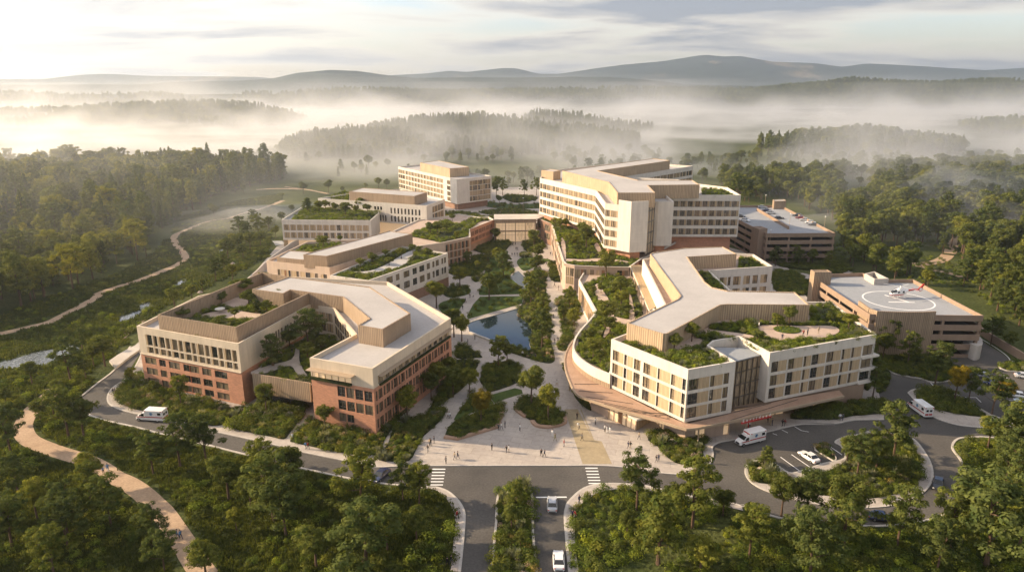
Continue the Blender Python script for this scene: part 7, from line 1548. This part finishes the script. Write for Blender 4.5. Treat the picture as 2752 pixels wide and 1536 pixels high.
# ================================================================== AIR AND MIST
def volmat(name, col, dens, an):
    m = bpy.data.materials.new(name); m.use_nodes = True; nt = m.node_tree; nt.nodes.clear(); o = nt.nodes.new('ShaderNodeOutputMaterial'); v = nt.nodes.new('ShaderNodeVolumePrincipled')
    v.inputs['Color'].default_value = rgba(col); v.inputs['Density'].default_value = dens; v.inputs['Anisotropy'].default_value = an; nt.links.new(v.outputs[0], o.inputs['Volume']); return m
mb = MB(); mb.box(-11000, 11000, -150, 9700, -6, 420); o = mb.build('haze', [volmat('air', HAZE_COL, HAZE_D, HAZE_AN)]); tag(o, kind='stuff'); o.display_type = 'WIRE'
MISTM = {}
def mist(x0, x1, y0, y1, H, dens, seed, lift=-2.0, rough=.6, edge=.9):
    """a bank of ground mist: a closed, billowing lens whose thickness fades to nothing at its edge"""
    nx_, ny_ = 56, 40; u = np.linspace(-1, 1, nx_); v = np.linspace(-1, 1, ny_); U, Vq = np.meshgrid(u, v); X = (x0 + x1) / 2 + U * (x1 - x0) / 2; Y = (y0 + y1) / 2 + Vq * (y1 - y0) / 2
    s = (y1 - y0) * .33; r = np.sqrt(U ** 2 + Vq ** 2) + (fbm(X, Y, s * 1.4, seed + 9, 3) - .5) * .9; f = np.clip((1 - r) / edge, 0, 1) ** 1.7; b = np.maximum(0, np.minimum(np.minimum(1 - np.abs(U), 1 - np.abs(Vq)) * 8, 1))
    n = fbm(X, Y, s, seed, 5); f = f * b; top = H * f * np.clip(.1 + rough * 2.4 * (n - .15), .02, 2)
    gz = height(X, Y); Zb = np.maximum(gz * .0 + lift, lift) + 0 * X; Zt = Zb + top + .01 * (b > 0)
    V = np.concatenate([np.stack([X, Y, Zb], -1).reshape(-1, 3), np.stack([X, Y, Zt], -1).reshape(-1, 3)]); N_ = nx_ * ny_
    i = np.arange((ny_ - 1) * (nx_ - 1)); r_ = i // (nx_ - 1); c = i % (nx_ - 1); a = r_ * nx_ + c
    bot = np.stack([a, a + nx_, a + nx_ + 1, a + 1], -1); topf = np.stack([a, a + 1, a + nx_ + 1, a + nx_], -1) + N_; side = []
    for k in range(nx_ - 1): side += [(k, k + 1, k + 1 + N_, k + N_), (k + 1 + (ny_ - 1) * nx_, k + (ny_ - 1) * nx_, k + (ny_ - 1) * nx_ + N_, k + 1 + (ny_ - 1) * nx_ + N_)]
    for k in range(ny_ - 1): side += [((k + 1) * nx_, k * nx_, k * nx_ + N_, (k + 1) * nx_ + N_), (k * nx_ + nx_ - 1, (k + 1) * nx_ + nx_ - 1, (k + 1) * nx_ + nx_ - 1 + N_, k * nx_ + nx_ - 1 + N_)]
    m = volmat('mist_air', MIST_COL, dens, MIST_AN)
    if dens > .0025:       # wisps: patchy density drawn out along the valleys, thinning upwards
        nt = m.node_tree; n = noise(nt, 1 / (s * .7), 4, 'Object', rough=.62, stretch=(.55, 1.1, 2.2), dist=.8); r_ = ramp(nt, n, [(.30, dens * .15), (.62, dens * 1.7)])
        tc = nt.nodes.new('ShaderNodeTexCoord'); sp = nt.nodes.new('ShaderNodeSeparateXYZ'); nt.links.new(tc.outputs['Object'], sp.inputs[0]); mr = nt.nodes.new('ShaderNodeMapRange'); nt.links.new(sp.outputs[2], mr.inputs[0]); mr.inputs[1].default_value = 0; mr.inputs[2].default_value = H * .95; mr.inputs[3].default_value = 1; mr.inputs[4].default_value = .06
        k = nt.nodes.new('ShaderNodeMath'); k.operation = 'MULTIPLY'; nt.links.new(mr.outputs[0], k.inputs[1]); nt.links.new(r_, k.inputs[0])
        v = [q for q in nt.nodes if q.type == 'PRINCIPLED_VOLUME'][0]; nt.links.new(k.outputs[0], v.inputs['Density'])
    o = link('mist', npmesh('mist', V, np.concatenate([bot, topf, np.array(side)]), [m])); tag(o, kind='stuff')
for a in MISTS: mist(*a)

def valley_fog(x0, x1, y0, y1, top, D, hs, fin, fout, sc_, lo, hi, off=0):
    """ground fog filling a valley: densest at the floor, thinning upwards, patchy, fading in and out along the valley"""
    m = volmat('valley_fog_air', MIST_COL, D, MIST_AN); nt = m.node_tree; tc = nt.nodes.new('ShaderNodeTexCoord'); sp = nt.nodes.new('ShaderNodeSeparateXYZ'); nt.links.new(tc.outputs['Object'], sp.inputs[0])
    def mth(op, *a):
        n = nt.nodes.new('ShaderNodeMath'); n.operation = op
        for i, v in enumerate(a):
            if isinstance(v, (int, float)): n.inputs[i].default_value = v
            else: nt.links.new(v, n.inputs[i])
        return n.outputs[0]
    def mr(v, a, b, c, d, sm=True):
        n = nt.nodes.new('ShaderNodeMapRange'); n.interpolation_type = 'SMOOTHSTEP' if sm else 'LINEAR'; nt.links.new(v, n.inputs[0])
        for i, q in enumerate((a, b, c, d)): n.inputs[i + 1].default_value = q
        return n.outputs[0]
    mp = nt.nodes.new('ShaderNodeMapping'); nt.links.new(tc.outputs['Object'], mp.inputs[0]); mp.inputs['Scale'].default_value = (.75, 1.0, 1.3); mp.inputs['Location'].default_value = (off, off * .7, 0)
    n = nt.nodes.new('ShaderNodeTexNoise'); n.inputs['Scale'].default_value = 1 / sc_; n.inputs['Detail'].default_value = 4; n.inputs['Roughness'].default_value = .6; n.inputs['Distortion'].default_value = .6; nt.links.new(mp.outputs[0], n.inputs['Vector'])
    cov = mr(n.outputs[0], lo, hi, .02, 1.0); bil = mth('MULTIPLY_ADD', n.outputs[0], 7.5, -2.95)
    z = mth('MAXIMUM', sp.outputs[2], 0.0); e = mth('POWER', 2.718, mth('MULTIPLY', mth('DIVIDE', z, mth('MAXIMUM', mth('MULTIPLY', bil, hs), 3.0)), -1.0))
    f = mth('MULTIPLY', mr(sp.outputs[1], y0, y0 + fin, 0, 1), mr(sp.outputs[1], y1 - fout, y1, 1, 0)); f = mth('MULTIPLY', f, mth('MULTIPLY', mr(sp.outputs[0], x0, x0 + 60, 0, 1), mr(sp.outputs[0], x1 - 60, x1, 1, 0))); d = mth('MULTIPLY', mth('MULTIPLY', cov, e), mth('MULTIPLY', f, D))
    v = [q for q in nt.nodes if q.type == 'PRINCIPLED_VOLUME'][0]; nt.links.new(d, v.inputs['Density'])
    mb = MB(); mb.box(x0, x1, y0, y1, -3, top); o = mb.build('mist', [m]); tag(o, kind='stuff'); o.display_type = 'WIRE'
for a in FOGS: valley_fog(*a)
SKY_S = .148; EXPO = 1.08; SKY_TINT = (.68, .665, .77)
CLOUD_LIT = (3.8, 3.35, 2.75); CLOUD_DARK = (1.15, 1.2, 1.4)
# ================================================================== LIGHT, SKY, CAMERA
SUN_EL, SUN_AZ = radians(22), radians(-80)       # azimuth from +Y, clockwise positive
sd = Vector((sin(SUN_AZ) * cos(SUN_EL), cos(SUN_AZ) * cos(SUN_EL), sin(SUN_EL)))
ld = bpy.data.lights.new('sun', 'SUN'); ld.energy = 4.9; ld.angle = radians(.6); ld.color = (1, .77, .51)
lo = bpy.data.objects.new('sun', ld); COL.objects.link(lo); lo.rotation_euler = (-sd).to_track_quat('-Z', 'Y').to_euler()
w = bpy.data.worlds.new('World'); SC.world = w; w.use_nodes = True; nt = w.node_tree; bg = nt.nodes['Background']
sky = nt.nodes.new('ShaderNodeTexSky'); sky.sky_type = 'NISHITA'; sky.sun_disc = False; sky.sun_elevation = SUN_EL; sky.sun_rotation = SUN_AZ
sky.altitude = 200; sky.air_density = 1.2; sky.dust_density = 1.2; sky.ozone_density = 1.0
# clouds: banded noise on the sky directions, flattened towards the horizon
tc = nt.nodes.new('ShaderNodeTexCoord'); sp = nt.nodes.new('ShaderNodeSeparateXYZ'); nt.links.new(tc.outputs['Generated'], sp.inputs[0])
def mth(op, a, b=None):
    n = nt.nodes.new('ShaderNodeMath'); n.operation = op
    for i, v in enumerate((a, b)):
        if v is None: continue
        if isinstance(v, (int, float)): n.inputs[i].default_value = v
        else: nt.links.new(v, n.inputs[i])
    return n.outputs[0]
zz = mth('ADD', mth('MAXIMUM', sp.outputs[2], 0.0), .085)
cx = mth('DIVIDE', sp.outputs[0], zz); cy = mth('DIVIDE', sp.outputs[1], zz)
cb = nt.nodes.new('ShaderNodeCombineXYZ'); nt.links.new(cx, cb.inputs[0]); nt.links.new(cy, cb.inputs[1])
def wn(scale, detail, dist=.4, stretch=(1, 1, 1), loc=(0, 0, 0)):
    mp = nt.nodes.new('ShaderNodeMapping'); mp.inputs['Scale'].default_value = stretch; mp.inputs['Location'].default_value = loc; nt.links.new(cb.outputs[0], mp.inputs[0])
    n = nt.nodes.new('ShaderNodeTexNoise'); n.inputs['Scale'].default_value = scale; n.inputs['Detail'].default_value = detail; n.inputs['Roughness'].default_value = .55; n.inputs['Distortion'].default_value = dist
    nt.links.new(mp.outputs[0], n.inputs['Vector']); return n.outputs[0]
cl = wn(.40, 9, .35, (.9, 1.25, 1), (2.3, 1.7, 0)); cover = ramp(nt, cl, [(.38, (0, 0, 0)), (.52, (1, 1, 1))])
shade = ramp(nt, cl, [(.46, (1, 1, 1)), (.60, (0, 0, 0))])
litc = mixc(nt, shade, CLOUD_DARK, CLOUD_LIT)
# clouds scatter forward: brighter towards the sun
dp = nt.nodes.new('ShaderNodeVectorMath'); dp.operation = 'DOT_PRODUCT'; nt.links.new(tc.outputs['Generated'], dp.inputs[0]); dp.inputs[1].default_value = tuple(sd)
fw = mth('MULTIPLY', mth('POWER', mth('MAXIMUM', dp.outputs['Value'], 0.0), 2.0), .9); fw = mth('ADD', fw, 1.0)
vm = nt.nodes.new('ShaderNodeVectorMath'); vm.operation = 'SCALE'; nt.links.new(litc, vm.inputs[0]); nt.links.new(fw, vm.inputs['Scale']); litc = vm.outputs[0]
col = mixc(nt, mixc(nt, 1.0, cover, (.85, .85, .85), 'MULTIPLY'), mixc(nt, 1.0, sky.outputs[0], SKY_TINT, 'MULTIPLY'), litc)
nt.links.new(col, bg.inputs['Color']); bg.inputs['Strength'].default_value = SKY_S

cam = bpy.data.cameras.new('camera'); co = bpy.data.objects.new('camera', cam); COL.objects.link(co)
co.location = (0, 0, CAMZ); co.rotation_euler = (pi / 2 - PITCH, 0, 0); cam.sensor_width = 36; cam.lens = 36 * F / 2752; cam.clip_start = 1; cam.clip_end = 30000
SC.camera = co
SC.view_settings.view_transform = 'Standard'; SC.view_settings.look = 'None'; SC.view_settings.exposure = EXPO; SC.view_settings.gamma = 1; SC.view_settings.use_curve_mapping = False
cy_ = SC.cycles; cy_.use_denoising = True; cy_.denoiser = 'OPENIMAGEDENOISE'; cy_.denoising_input_passes = 'RGB_ALBEDO_NORMAL'
cy_.max_bounces = 5; cy_.diffuse_bounces = 3; cy_.glossy_bounces = 2; cy_.transmission_bounces = 2; cy_.volume_bounces = 1; cy_.transparent_max_bounces = 4
cy_.caustics_reflective = False; cy_.caustics_refractive = False; cy_.use_adaptive_sampling = True; cy_.adaptive_threshold = .02
cy_.sample_clamp_indirect = 4.0
SC.cycles.volume_step_rate = .3; SC.cycles.volume_max_steps = 256
